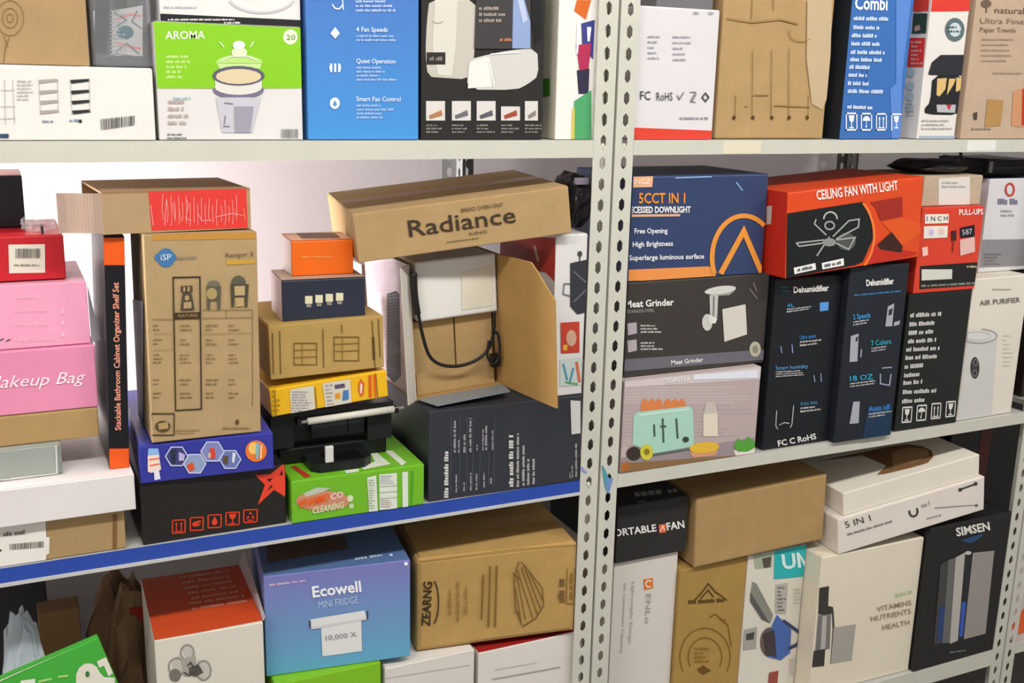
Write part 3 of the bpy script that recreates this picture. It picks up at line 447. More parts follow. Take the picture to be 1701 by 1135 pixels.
pr(o,'F',2,'#44444a',[[(161.1,78.1),(156.2,72.6),(156.6,68.2),(165.4,78.2)],[(156.2,72.6),(150.5,78),(146.2,77.9),(156.6,68.2)],[(150.5,78),(155.4,83.5),(155,87.9),(146.2,77.9)],[(155.4,83.5),(161.1,78.1),(165.4,78.2),(155,87.9)]],'printed_ring')
wl(o,'F',2,'#9a98a4',[(20.5,187.6),(47.4,188.7),(50.5,141.6),(23.3,140.8)],5,0.8,2,0.35,'small_print')
wl(o,'F',2,'#9a98a4',[(74.7,189.7),(148.5,192.5),(152.5,141.8),(78.2,139.7)],5,0.45,3,0.35,'small_print')
wl(o,'F',2,'#8a8a94',[(99.7,43.2),(167,43.8),(167.7,34.9),(100.3,34.5)],1,0.8,4,0.55,'small_print')
tx(o,'F',3,'#8a8a94','*  *',(116.5,220.8),(46.3,2.1),(-0.8,10.5),0,0,'lettering')
o = K['brownplain'] = bx('brown_carton', 'large worn brown carton with tape, right of the red-striped white carton', 'card:#b29264', 1.2563, 0.0200, 1.6008, 0.0000, 0.0000, 0.0000, 0.2662, 0.2500, 0.3168, seed=10, amp=0.004, flaps='#c8b08a', bev=0.004)
pr(o,'F',2,'#86663a',[[(40.9,83.2),(42.9,44),(44.4,44),(42.3,83.2)]],'printed_lines')
pr(o,'F',2,'#86663a',[[(73.7,167),(83.7,44.3),(85.1,44.3),(75.1,167.1)]],'printed_lines')
pr(o,'F',2,'#86663a',[[(118.8,171.3),(129.8,44.7),(131.3,44.7),(120.2,171.3)]],'printed_lines')
pr(o,'F',2,'#86663a',[[(160.8,174.1),(172.7,45),(174.2,45),(162.2,174.1)]],'printed_lines')
pr(o,'F',2,'#86663a',[[(218.3,86),(221.3,45.4),(222.8,45.4),(219.8,86)]],'printed_lines')
pr(o,'F',2,'#4f3a1c',[[(36.5,41.1),(41.1,45.4),(46.4,41.2),(41.9,35.6)]],'printed_arrow')
pr(o,'F',2,'#4f3a1c',[[(81.4,41.5),(86.1,45.8),(91.5,41.5),(87,35.8)]],'printed_arrow')
pr(o,'F',2,'#4f3a1c',[[(127.2,41.8),(131.9,46.1),(137.4,41.9),(132.9,36.1)]],'printed_arrow')
pr(o,'F',2,'#4f3a1c',[[(169.7,42.1),(174.4,46.5),(180.1,42.2),(175.5,36.4)]],'printed_arrow')
pr(o,'F',2,'#4f3a1c',[[(215.2,42.5),(220,46.9),(225.8,42.5),(221.1,36.7)]],'printed_arrow')
pr(o,'F',2,'#a07e48',[[(9,221.4),(68.3,217.1),(68.1,220.4),(9.4,224.6)],[(68.3,217.1),(134.7,225.5),(134.7,228.8),(68.1,220.4)],[(134.7,225.5),(178.4,219.1),(179.1,222.4),(134.7,228.8)]],'printed_lines')
pr(o,'F',2,'#8a6a38',[[(63.6,259.1),(65.1,224.1),(66.9,224.1),(65.4,259.2)]],'printed_lines')
pr(o,'F',2,'#8a6a38',[[(112.5,261.6),(116.2,242.7),(117.9,242.9),(114.3,261.7)]],'printed_lines')
pr(o,'F',2,'#94723c',[[(84.4,82.9),(120.2,83.4),(120,85.4),(84.2,84.8)]],'printed_lines')
pr(o,'F',2,'#94723c',[[(136.6,63.8),(180.8,62.5),(180.8,64.6),(136.5,65.8)],[(180.8,62.5),(225.9,61.3),(225.8,63.3),(180.8,64.6)]],'printed_lines')
pr(o,'F',2,'#94723c',[[(65,61.5),(72.1,61.6),(71.9,63.6),(64.9,63.5)]],'printed_lines')
pr(o,'F',2,'#c2ab88',[[(195.8,265.9),(256.7,269),(265.6,164.9),(265.6,78.1),(256.8,57.4),(228.9,68.8),(206.3,154.4)]],'packing_tape')
pr(o,'F',2,'#9a7640',[[(210.9,195.2),(205.8,192.1),(207,190.7),(212.3,193.8)],[(205.8,192.1),(199.7,190),(200.5,188.4),(207,190.7)],[(199.7,190),(192.7,188.7),(193.1,187.1),(200.5,188.4)],[(192.7,188.7),(185.5,188.5),(185.5,186.8),(193.1,187.1)],[(185.5,188.5),(178.5,189.4),(178,187.7),(185.5,186.8)],[(178.5,189.4),(172.1,191.2),(171.2,189.7),(178,187.7)],[(172.1,191.2),(166.8,193.9),(165.4,192.6),(171.2,189.7)],[(166.8,193.9),(162.8,197.1),(161,196.2),(165.4,192.6)],[(162.8,197.1),(160.5,200.9),(158.4,200.4),(161,196.2)],[(160.5,200.9),(159.9,204.8),(157.7,204.9),(158.4,200.4)],[(159.9,204.8),(161,208.8),(158.9,209.2),(157.7,204.9)]],'printed_ring')
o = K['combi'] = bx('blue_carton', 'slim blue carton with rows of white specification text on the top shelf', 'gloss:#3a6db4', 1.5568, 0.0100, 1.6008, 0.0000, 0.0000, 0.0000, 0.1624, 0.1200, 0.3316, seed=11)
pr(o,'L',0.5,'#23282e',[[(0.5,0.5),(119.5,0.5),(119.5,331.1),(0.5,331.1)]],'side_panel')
tx(o,'F',3,'#f1f4f8','Combi',(7.2,253.6),(85.2,2.3),(-2.2,25.2),0.024,0,'lettering')
wl(o,'F',3,'#cfe0f4',[(6.9,240.3),(100.1,242.8),(99.6,235.3),(6.4,232.4)],1,1,135,0.95,'small_print')
wl(o,'F',3,'#cfe0f4',[(7.9,223.4),(76.9,224.5),(76.4,217),(7.4,215.4)],1,1,195,0.95,'small_print')
wl(o,'F',3,'#cfe0f4',[(6.1,207.7),(74.3,208.6),(73.8,201.1),(5.5,199.7)],1,1,250,0.95,'small_print')
wl(o,'F',3,'#cfe0f4',[(6.5,192),(85.1,193.1),(84.6,185.5),(6,184)],1,1,305,0.95,'small_print')
wl(o,'F',3,'#cfe0f4',[(7.4,175.7),(98.5,176.9),(97.9,169.3),(6.8,167.7)],1,1,362,0.95,'small_print')
wl(o,'F',3,'#cfe0f4',[(7.2,161.4),(93.3,162.2),(92.8,154.6),(6.7,153.3)],1,1,412,0.95,'small_print')
wl(o,'F',3,'#cfe0f4',[(7.1,147),(63.7,146.7),(63.1,139.1),(6.6,138.9)],1,1,462,0.95,'small_print')
wl(o,'F',3,'#cfe0f4',[(7.1,131.6),(57.9,131.1),(57.3,123.5),(6.6,123.5)],1,1,515,0.95,'small_print')
wl(o,'F',3,'#cfe0f4',[(7.2,115.1),(64.8,114.6),(64.2,106.9),(6.7,107)],1,1,572,0.95,'small_print')
wl(o,'F',3,'#cfe0f4',[(9.1,99.7),(103.8,99.7),(103.3,91.9),(8.6,91.6)],1,1,625,0.95,'small_print')
wl(o,'F',3,'#dfe8f4',[(11.8,68.8),(78.1,67.5),(77.6,59.7),(11.2,60.8)],1,1,4,0.9,'small_print')
ic(o,'F',2,'#e8f0fa',[(9.1,53.2),(39.5,53.4),(44.2,17.2),(13.5,17.1)],'glass','handling_symbol')
ic(o,'F',2,'#e8f0fa',[(49.1,52.9),(78.8,53.2),(83.6,17.3),(53.7,17.2)],'umbrella','handling_symbol')
ic(o,'F',2,'#e8f0fa',[(89.7,52.7),(118.7,53),(123.6,17.4),(94.4,17.3)],'stack','handling_symbol')
ic(o,'F',2,'#e8f0fa',[(131,52.5),(159.2,52.7),(164.3,17.4),(135.9,17.4)],'glass','handling_symbol')
pr(o,'F',1,'#5a86d0',[[(113.3,276.4),(153.1,278.5),(150.8,125.9),(136.2,113.7)]],'lighter_blue_pattern')  # lighter blue shapes on the front
pr(o,'F',1,'#5a86d0',[[(121.7,101.5),(150.8,125.9),(161.8,25.7),(161.8,2.1),(139.6,2.2)]],'lighter_blue_pattern')
pr(o,'F',2,'#3f6fb4',[[(46.2,111.7),(47.2,149.7),(44,149.8),(43.1,111.9)]],'printed_lines')
pr(o,'F',2,'#3f6fb4',[[(58,111.9),(59.3,138.3),(56.1,138.5),(54.8,112.2)]],'printed_lines')
o = K['ovenbox'] = bx('oven_carton', 'white and red carton picturing a black oven with food', 'gloss:#e4ded8', 1.7693, 0.0120, 1.6008, 0.0000, 0.0000, 0.0000, 0.1089, 0.1600, 0.3430, seed=12)
pr(o,'F',1,'#d93a2a',[[(0.6,299.1),(108.3,305),(108.3,267.1),(107.4,264.7),(0.6,258.6)]],'printed_band')
pr(o,'F',2,'#5a6e72',[[(101.2,226.9),(100.9,218.7),(97.2,211.3),(90.6,205.6),(81.9,202.4),(72.1,202.1),(62.5,204.6),(54.3,209.6),(48.3,216.6),(45.3,224.7),(45.7,232.8),(49.4,240.1),(55.9,245.7),(64.5,249),(74.2,249.4),(83.8,247),(92.1,242),(98.2,235)]],'printed_disc')
pr(o,'F',3,'#c8d4d6',[[(90.1,226.5),(89.9,221.5),(87.7,217.1),(83.7,213.7),(78.4,211.8),(72.5,211.6),(66.7,213.1),(61.7,216.1),(58.1,220.3),(56.3,225.1),(56.5,230),(58.7,234.4),(62.7,237.8),(67.9,239.7),(73.8,240),(79.6,238.5),(84.6,235.5),(88.3,231.3)]],'printed_disc')
wl(o,'F',4,'#44585c',[(50.6,233.8),(92.9,235.6),(95.7,219.2),(53.2,217.5)],2,0.8,0,0.55,'small_print')
pr(o,'F',2,'#26262c',[[(11.6,133.6),(18.3,157.9),(41.2,173.6),(108.3,175.7),(108.3,133),(18.1,132.2)]],'printed_appliance')
pr(o,'F',2,'#1c1c20',[[(44.1,134),(95.7,134.4),(108.3,126.5),(108.3,54.7),(91,50.8),(36.7,51.3),(14.8,54.1),(12.6,61),(15,66.4),(23.4,73.3),(26.1,88.9),(24.7,121.2)]],'printed_appliance')
pr(o,'F',3,'#d9b874',[[(38.2,125.1),(65.5,127.2),(64.9,104.3),(50.3,88.7),(41.3,91.6)]],'printed_food')
pr(o,'F',3,'#d9b874',[[(72.2,125.9),(91.5,126.3),(87.1,113.9),(71.2,92.1)]],'printed_food')
pr(o,'F',3,'#d9b874',[[(93.2,129.4),(108.3,127.1),(108.3,103.5),(96,98.7)]],'printed_food')
pr(o,'F',3,'#b8b8bc',[[(44.4,71.7),(100.3,72.4),(100.9,55.3),(48.9,56.3)]],'printed_panel')
pr(o,'F',4,'#c02a30',[[(72.2,72),(87.3,72.2),(82.8,59.8)]],'printed_panel')
wl(o,'F',2,'#aca6a2',[(6.5,42.1),(109.5,42.8),(113.6,17.7),(10.2,17.5)],3,0.8,6,0.55,'small_print')
pr(o,'F',2,'#9fb0bc',[[(5.4,0.6),(5.5,6.7),(108.3,6.7),(108.3,0.6)]],'printed_panel')
pr(o,'L',2,'#2a4038',[[(114.2,257.3),(153.2,255.6),(155,215.6),(116,216.7)]],'printed_panel')
pr(o,'L',3,'#c79a8c',[[(122.3,230),(134.1,234.1),(139.7,223.5),(123.9,219.5)]],'printed_panel')
pr(o,'L',2,'#d9342a',[[(111.1,207.8),(154.3,206.7),(156.9,148.4),(112.1,148.5)]],'printed_panel')
wl(o,'L',3,'#f0b0a8',[(115.9,203.1),(148.9,202.4),(156.4,151.4),(123.4,151.5)],6,0.8,2,0.55,'small_print')
pr(o,'L',2,'#b8c8c8',[[(136.2,136.3),(135.9,133.1),(134.1,130.4),(131.1,128.3),(127.2,127.2),(122.8,127.2),(118.6,128.3),(114.9,130.3),(112.3,133.1),(111.1,136.2),(111.4,139.4),(113.2,142.1),(116.3,144.2),(120.2,145.3),(124.6,145.3),(128.8,144.2),(132.4,142.1),(135,139.4)]],'printed_disc')
pr(o,'L',2,'#b8c8c8',[[(139.1,108.9),(138.8,105.7),(137,103),(134,100.9),(130.1,99.7),(125.7,99.6),(121.4,100.7),(117.8,102.7),(115.2,105.4),(114,108.6),(114.3,111.7),(116.1,114.5),(119.1,116.6),(123.1,117.7),(127.4,117.8),(131.7,116.7),(135.3,114.7),(137.9,112)]],'printed_disc')
pr(o,'L',2,'#b8c8c8',[[(141.3,87.5),(141,84.4),(139.3,81.6),(136.2,79.4),(132.3,78.2),(128,78.1),(123.7,79.1),(120,81.1),(117.4,83.8),(116.2,87),(116.5,90.2),(118.3,93),(121.4,95.1),(125.3,96.3),(129.7,96.4),(133.9,95.3),(137.5,93.3),(140.1,90.6)]],'printed_disc')
pr(o,'L',2,'#b8c8c8',[[(143.6,66.1),(143.3,62.9),(141.5,60.1),(138.5,57.9),(134.6,56.7),(130.2,56.6),(125.9,57.5),(122.3,59.5),(119.7,62.2),(118.4,65.4),(118.8,68.5),(120.5,71.4),(123.6,73.5),(127.6,74.8),(131.9,74.9),(136.2,73.9),(139.8,71.9),(142.4,69.2)]],'printed_disc')
wl(o,'L',2,'#a8a09a',[(119.9,74.7),(149.1,75.5),(153.6,44.9),(124.4,43.8)],4,0.8,4,0.55,'small_print')
bc(o,'L',3,'#6a4a48',[(125.8,19.5),(148.8,20.6),(151.8,0),(128.8,-1.3)],0,'barcode')
pr(o,'L',1,'#d93a2a',[[(73.9,304.4),(152.6,299.6),(154.5,259.9),(113.8,260.3)]],'printed_band')
o = K['treebox'] = bx('kraft_carton', 'tan carton with a tree emblem at the right end of the top shelf', 'card:#bca48c', 1.8957, 0.0120, 1.6008, 0.0000, 0.0000, 0.0000, 0.3125, 0.2500, 0.3477, seed=13)
pr(o,'F',2,'#6e5a4c',[[(44,282.6),(43.6,279.7),(41.3,277.1),(37.4,275.1),(32.5,273.9),(27,273.6),(21.8,274.3),(17.3,275.9),(14.2,278.3),(12.8,281),(13.2,283.8),(15.5,286.4),(19.3,288.5),(24.2,289.7),(29.6,290),(34.9,289.3),(39.4,287.6),(42.6,285.3)]],'printed_disc')
pr(o,'F',2,'#6e5a4c',[[(26.6,279.1),(30,263.7),(34.5,264.1),(31,279.4)]],'printed_lines')
tx(o,'F',3,'#6e5a4c','natural',(56.7,264.5),(88.3,2),(-1.6,12.9),0,0,'lettering')
tx(o,'F',3,'#8a7666','Ultra Fine',(17.4,241.2),(131.5,4.3),(-1.7,11.3),0,0,'lettering')
tx(o,'F',3,'#7a6656','Paper Towels',(20.4,223.9),(106.6,3.1),(-1.6,10.3),0,0,'lettering')
wl(o,'F',2,'#9c8674',[(25.8,214.2),(124.8,218),(135.2,162.1),(35.4,159.4)],5,0.8,2,0.35,'small_print')
wl(o,'F',2,'#a58e7a',[(72.4,144.4),(165.8,146.7),(167.3,138.6),(73.8,136.4)],1,0.8,5,0.55,'small_print')
pr(o,'F',2,'#b08850',[[(67.4,85.2),(116.4,83.2),(116.5,28.3),(68.2,25.4)]],'printed_roll')
pr(o,'F',2,'#c98f68',[[(142.3,102.6),(172.5,111.4),(188.8,25.8),(150.2,28.5)]],'printed_panel')
pr(o,'F',3,'#c03018',[[(169.8,108.6),(177,108.7),(192.3,28.7),(181.7,31.4)]],'printed_panel')
pr(o,'F',2,'#4a4038',[[(28.6,55),(41.4,57.9),(42.5,40.3),(32.8,41.6)]],'printed_panel')
wl(o,'F',2,'#8a7868',[(27.9,25.3),(89.6,25.5),(91,17.3),(29.3,17.1)],1,0.8,3,0.55,'small_print')
o = K['labelbox'] = bx('brown_carton', 'brown carton with a torn white barcode label, on the blue edged shelf', 'card:#a88c60', -0.1413, 0.0060, 0.9508, 0.0000, 0.0000, 0.0000, 0.2847, 0.3400, 0.0700, seed=14, flaps='#c0a070')
pr(o,'F',1,'#e9e6dd',[[(94.4,0.6),(100,69.4),(152.9,69.4),(168.8,66.8),(167.7,38.5),(172.6,37.7),(170.1,10.8),(165.6,8.7),(164.5,0.6)]],'paper_label')
bc(o,'F',3,'#55554f',[(115.1,36.1),(163.1,32.7),(162.4,22.2),(115,26.2)],0,'barcode')
wl(o,'F',3,'#77756c',[(108.4,56.9),(139.4,56),(138.8,48.2),(107.9,50)],1,0.6,3,0.9,'small_print')
pr(o,'F',3,'#55554f',[[(103.7,27.6),(103.5,26.8),(103.2,26.2),(102.6,25.8),(102,25.7),(101.3,25.8),(100.8,26.1),(100.3,26.7),(100,27.4),(100,28.2),(100.2,29),(100.5,29.6),(101.1,30),(101.7,30.2),(102.3,30),(102.9,29.7),(103.4,29.1),(103.7,28.4)]],'printed_disc')
pr(o,'F',1,'#7d5c34',[[(263.3,0.6),(267.4,61.2),(274,60.1),(270,0.6)]],'side_fold')
o = K['whitelid'] = bx('flat_white_box', 'long flat white box on the brown carton with the barcode label', 'gloss:#e2dcda', -0.1321, -0.0120, 1.0216, 0.0000, 0.0000, 0.0000, 0.2924, 0.3600, 0.0615, seed=15)
o = K['graylid'] = bx('grey_case', 'flat grey case with a pale rim, lying on the long flat white box', 'gloss:#9aa098', -0.1292, 0.0236, 1.0839, 0.0000, 0.0000, 0.0000, 0.1877, 0.2000, 0.0488, seed=16, cat='case')
pr(o,'F',2,'#d5d9d2',[[(127.7,48.2),(127.7,47),(179.8,48),(180,48.2)],[(180,48.2),(179.8,48),(177.8,2.8),(179.7,0.6),(179.7,0.6),(181.8,48.2)],[(179.7,0.6),(177.8,2.8),(112.3,3.8),(112.3,1.6),(177.3,0.6)]],'printed_lines')
pr(o,'F',2,'#d5d9d2',[[(93.3,1.5),(107.8,0.6),(144.4,0.6),(93.3,3.7)]],'printed_lines')
pr(o,'F',2,'#7d857c',[[(187.1,48.2),(183.8,48.2),(182.8,0.6),(186.7,0.6),(187.1,17.3)]],'printed_lines')
pr(o,'F',3,'#d5d9d2',[[(140.9,0.6),(141.1,2.8),(145.8,2.1),(145.7,0.6)]],'clasp')
o = K['brownstack'] = bx('brown_carton', 'low plain brown carton under the pink makeup bag box', 'card:#ae8e5e', -0.1252, 0.0403, 1.1334, 0.0000, 0.0000, 0.0000, 0.2422, 0.2400, 0.0479, seed=17)
o = K['makeup'] = bx('pink_box', 'pink box lettered Makeup Bag in white script', 'gloss:#e58fb0', -0.1211, 0.0423, 1.1821, 0.0000, 0.0000, 0.0000, 0.2400, 0.2400, 0.1018, seed=18)
tx(o,'F',3,'#fbeaf2','Makeup Bag',(79.5,45.4),(144.1,-3.3),(0.4,19.3),0,0.35,'lettering')
o = K['pinktext'] = bx('pink_box', 'lighter pink box with four lines of pale text, under the red box', 'gloss:#e79cb8', -0.1119, 0.0472, 1.2848, 0.0000, 0.0000, 0.0000, 0.2263, 0.2200, 0.0988, seed=19, slant=0.1546)
tx(o,'F',3,'#f6bfd0','Nice Mirror',(123.6,76.4),(34.2,-1.6),(0.4,5.8),0,0,'lettering')
tx(o,'F',3,'#f6bfd0','Brush Holder',(121.9,56),(45.3,-2.6),(0.4,5.9),0,0,'lettering')
tx(o,'F',3,'#f6bfd0','Divider Board',(120.2,34.7),(46.5,-2.9),(0.4,5.9),0,0,'lettering')
tx(o,'F',3,'#f6bfd0','Large Capacity',(118.5,12.5),(60.2,-4.3),(0.4,5.9),0,0,'lettering')
wl(o,'F',2,'#f3b6ca',[(189.3,81.2),(201.9,80.5),(196.3,8.5),(183.8,9.5)],4,0.4,1,0.55,'small_print')
pr(o,'F',2,'#5a4a58',[[(98.4,14),(103.4,16.3),(102.7,18.2),(97.7,16)]],'printed_lines')
pr(o,'F',2,'#5a4a58',[[(106.7,12),(113,14.7),(112.3,16.7),(106,14)]],'printed_lines')
o = K['redbox'] = bx('red_box', 'small red box with a cream barcode sticker, on the pink stack', 'gloss:#c3242c', -0.1043, 0.0845, 1.3832, 0.0000, 0.0000, 0.0000, 0.1918, 0.2000, 0.0697, seed=20)
pr(o,'F',1,'#e6e0d0',[[(113.7,56.7),(164.7,55.3),(162,10.8),(111.2,12.5)]],'paper_label')
bc(o,'F',3,'#4a4a40',[(122.9,50.4),(157.3,48.9),(156.2,33.9),(121.8,35.5)],0,'barcode')
wl(o,'F',3,'#8a8a7a',[(119.2,27.5),(156.1,25.7),(155.7,20.2),(118.8,22.1)],1,0.8,1,0.55,'small_print')
pr(o,'F',1,'#5c1418',[[(190.7,0.6),(191.2,9.2),(191.2,0.6)]],'edge_strip')
o = K['blackbox'] = bx('black_box', 'black box on top of the red box at the left picture edge', 'gloss:#23242a', -0.1019, 0.1800, 1.4537, 0.0000, 0.0000, 0.0000, 0.1397, 0.1200, 0.0833, seed=21, lid='gloss:#c88a88')
o = K['organizer'] = bx('narrow_carton', 'narrow upright black carton with orange ends and vertical peach lettering', 'gloss:#15151a', 0.1265, 0.0173, 1.0839, 0.0000, 0.0367, 0.0000, 0.0306, 0.2200, 0.3750, seed=22)
pr(o,'F',1,'#e85a14',[[(0.6,370.9),(30,370.8),(30,328.5),(0.6,329)]],'printed_band')
pr(o,'F',1,'#e85a14',[[(0.6,0.6),(0.6,34.4),(30,32.3),(30,0.6)]],'printed_band')
tx(o,'F',3,'#efa184','Stackable Bathroom Cabinet Organizer Shelf Set',(18.5,64),(1.9,237.7),(-8.9,0.6),0.018,0,'lettering')
o = K['starbox'] = bx('star_carton', 'black carton with an orange-red star and handling symbols, on the blue edged shelf', 'gloss:#23211f', 0.1690, 0.0056, 0.9508, 0.0170, 0.0000, 0.0000, 0.2366, 0.3400, 0.1072, seed=23)
ic(o,'F',2,'#d8401f',[(47,37.3),(69.1,34.7),(67.9,10),(45.8,12.3)],'stack','handling_symbol')
ic(o,'F',2,'#d8401f',[(75.5,37.1),(98.2,34.4),(97,9.8),(74.3,12.2)],'hand','handling_symbol')
ic(o,'F',2,'#d8401f',[(104.3,36.9),(127.8,34.1),(126.5,9.6),(103.3,12)],'drop','handling_symbol')
ic(o,'F',2,'#d8401f',[(133.6,36.6),(157.9,33.8),(156.4,9.3),(132.6,11.8)],'glass','handling_symbol')
ic(o,'F',2,'#d8401f',[(163.3,36.4),(188.3,33.5),(186.7,9.1),(162.4,11.6)],'recycle','handling_symbol')
pr(o,'F',2,'#e2432a',[[(232.3,106.6),(234.9,106.6),(236,84.6),(236,65.4),(235.3,47.8),(216.7,63.5),(187.9,40.4),(201.4,74.7),(185.6,94.5),(211.4,92.9)]],'printed_star')
pr(o,'F',3,'#1d1c1c',[[(230.7,97.8),(232.5,87.7),(226.9,88.5)]],'printed_star')
pr(o,'F',3,'#1d1c1c',[[(215.3,84.7),(204.9,85.1),(208.9,79)]],'printed_star')
pr(o,'F',3,'#1d1c1c',[[(211.8,73.1),(214.9,70.4),(204.2,63.2)]],'printed_star')
o = K['hexbox'] = bx('hexagon_carton', 'flat violet-blue carton with a chain of picture hexagons, on the star carton', 'gloss:#34399a', 0.1707, -0.0004, 1.0588, -0.0398, 0.0000, 0.0000, 0.2123, 0.3300, 0.0648, seed=24)
pr(o,'F',2,'#3d3f74',[[(74.5,38.6),(65,23.9),(47.7,26),(39.8,42.7),(49.2,57.2),(66.5,55.2)]],'printed_hexagon')
pr(o,'F',3,'#c9d0ee',[[(73.5,38.7),(64.6,24.9),(65.4,22.9),(75.5,38.4)],[(64.6,24.9),(48.2,26.9),(47.1,25.1),(65.4,22.9)],[(48.2,26.9),(40.8,42.5),(38.8,42.8),(47.1,25.1)],[(40.8,42.5),(49.6,56.2),(48.8,58.2),(38.8,42.8)],[(49.6,56.2),(66,54.4),(67,56.1),(48.8,58.2)],[(66,54.4),(73.5,38.7),(75.5,38.4),(67,56.1)]],'printed_hexagon')
pr(o,'F',2,'#8f9fc4',[[(102.2,22.6),(92.7,7.9),(75.1,10.1),(67.1,26.9),(76.5,41.6),(94,39.5)]],'printed_hexagon')
pr(o,'F',3,'#c9d0ee',[[(101.2,22.8),(92.2,8.9),(93.1,6.8),(103.2,22.5)],[(92.2,8.9),(75.6,10.9),(74.5,9.2),(93.1,6.8)],[(75.6,10.9),(68.1,26.8),(66.1,27),(74.5,9.2)],[(68.1,26.8),(76.9,40.6),(76.1,42.6),(66.1,27)],[(76.9,40.6),(93.5,38.6),(94.6,40.4),(76.1,42.6)],[(93.5,38.6),(101.2,22.8),(103.2,22.5),(94.6,40.4)]],'printed_hexagon')
pr(o,'F',2,'#7f8ac0',[[(131.7,40.2),(121.8,24.9),(103.5,27.1),(95,44.5),(104.8,59.7),(123.1,57.7)]],'printed_hexagon')
pr(o,'F',3,'#c9d0ee',[[(130.7,40.3),(121.4,25.9),(122.3,23.9),(132.7,40.1)],[(121.4,25.9),(104,28),(102.9,26.2),(122.3,23.9)],[(104,28),(96,44.4),(94,44.6),(102.9,26.2)],[(96,44.4),(105.3,58.7),(104.4,60.7),(94,44.6)],[(105.3,58.7),(122.6,56.8),(123.7,58.5),(104.4,60.7)],[(122.6,56.8),(130.7,40.3),(132.7,40.1),(123.7,58.5)]],'printed_hexagon')
pr(o,'F',2,'#6a78b4',[[(158.3,23.3),(149,9),(131.8,11.1),(123.8,27.4),(132.9,41.6),(150.2,39.6)]],'printed_hexagon')
pr(o,'F',3,'#c9d0ee',[[(157.2,23.4),(148.6,10),(149.5,8),(159.3,23.2)],[(148.6,10),(132.3,12),(131.2,10.2),(149.5,8)],[(132.3,12),(124.8,27.3),(122.8,27.6),(131.2,10.2)],[(124.8,27.3),(133.4,40.6),(132.5,42.6),(122.8,27.6)],[(133.4,40.6),(149.6,38.8),(150.7,40.5),(132.5,42.6)],[(149.6,38.8),(157.2,23.4),(159.3,23.2),(150.7,40.5)]],'printed_hexagon')
pr(o,'F',3,'#2a2f44',[[(47.8,51),(57.3,54.1),(54.2,27.4),(48.7,32.3)]],'printed_panel')
pr(o,'F',3,'#b9b2e0',[[(60.8,47.5),(70.1,42.2),(67.7,32.1),(60.1,33)]],'printed_panel')
pr(o,'F',4,'#d6512e',[[(71.1,23.3),(80.9,28.4),(84.1,15.4),(76.3,12.2)]],'printed_panel')
pr(o,'F',4,'#d6442e',[[(109.7,49.1),(116.4,48.3),(117.7,30.3),(108,31.4)]],'printed_panel')
pr(o,'F',4,'#e0b8a0',[[(106.4,40),(110.4,41.7),(110,32.2),(106.1,32.7)]],'printed_panel')
pr(o,'F',4,'#5a4a3c',[[(130.5,33),(138.3,32.1),(136.7,17.4),(129,20.5)]],'printed_panel')
pr(o,'F',4,'#e0e4f0',[[(145.3,37.6),(150.2,34.9),(146.6,18.3),(143.7,20.8)]],'printed_panel')
pr(o,'F',2,'#e8792e',[[(201,32.8),(199.7,26.5),(196.5,21.2),(191.6,17.5),(185.8,16),(179.7,16.7),(174.1,19.7),(169.6,24.4),(166.7,30.4),(165.9,36.9),(167.2,43.1),(170.4,48.4),(175.1,52),(180.9,53.6),(187,52.9),(192.7,50),(197.2,45.3),(200.1,39.3)]],'printed_disc')
pr(o,'F',3,'#f2c46a',[[(187.1,39.1),(186.6,35.9),(185.4,33),(183.5,30.9),(181.3,29.6),(178.8,29.4),(176.3,30.2),(174.2,32),(172.5,34.5),(171.5,37.6),(171.2,40.9),(171.7,44.2),(172.9,47),(174.8,49.1),(177,50.4),(179.5,50.6),(181.9,49.8),(184.1,48.1),(185.8,45.5),(186.8,42.4)]],'printed_disc')
pr(o,'F',4,'#7fb4c4',[[(183.5,50.2),(189.4,47.4),(186.5,19.9),(182.6,22.5)]],'printed_panel')
pr(o,'F',4,'#f2d29a',[[(190.9,45.1),(189.2,21.8),(192,21.3),(193.7,44.7)]],'printed_lines')
pr(o,'F',2,'#8cb6ea',[[(14.6,59),(29.3,57.3),(31.4,42.6),(12.9,44.8)]],'printed_panel')
pr(o,'F',3,'#f2d9c8',[[(13,46.9),(29.7,47),(32.2,21.8),(25.5,18.5),(16.1,17.6),(11.6,20.2)]],'printed_logo')
pr(o,'F',3,'#e8e4f0',[[(21,23.2),(28.5,22.3),(30.4,5.4),(21,4.5)]],'printed_logo')
pr(o,'F',4,'#e06a4a',[[(14.6,39.5),(31.3,39.5),(31.2,41.6),(14.5,41.5)]],'printed_lines')
pr(o,'F',4,'#e06a4a',[[(15,29.1),(30.9,30.3),(30.7,32.4),(14.8,31.2)]],'printed_lines')
o = K['waterbox'] = bx('tall_brown_carton', 'tall brown carton printed with a comparison table of water dispensers', 'card:#ae946a', 0.1912, -0.0057, 1.1269, 0.0088, 0.0120, 0.0000, 0.1729, 0.1600, 0.3334, seed=25, amp=0.002)
pr(o,'F',2,'#3f74a8',[[(45.2,296.3),(44.4,291.7),(42.4,287.6),(39.4,284.4),(35.7,282.5),(31.6,281.9),(27.6,282.8),(24.1,285),(21.4,288.4),(19.7,292.6),(19.2,297.2),(20,301.8),(22,305.8),(25,309),(28.7,310.9),(32.8,311.5),(36.7,310.7),(40.3,308.4),(43.1,305.1),(44.8,300.9)]],'printed_disc')
pr(o,'F',2,'#3f74a8',[[(35.6,297.2),(35,294.8),(33.5,292.8),(31.2,291.1),(28.3,290.1),(25.1,289.9),(22,290.4),(19.2,291.6),(17.1,293.4),(15.7,295.6),(15.3,298),(15.9,300.3),(17.4,302.4),(19.7,304),(22.6,305),(25.7,305.3),(28.9,304.8),(31.6,303.6),(33.8,301.8),(35.2,299.6)]],'printed_disc')
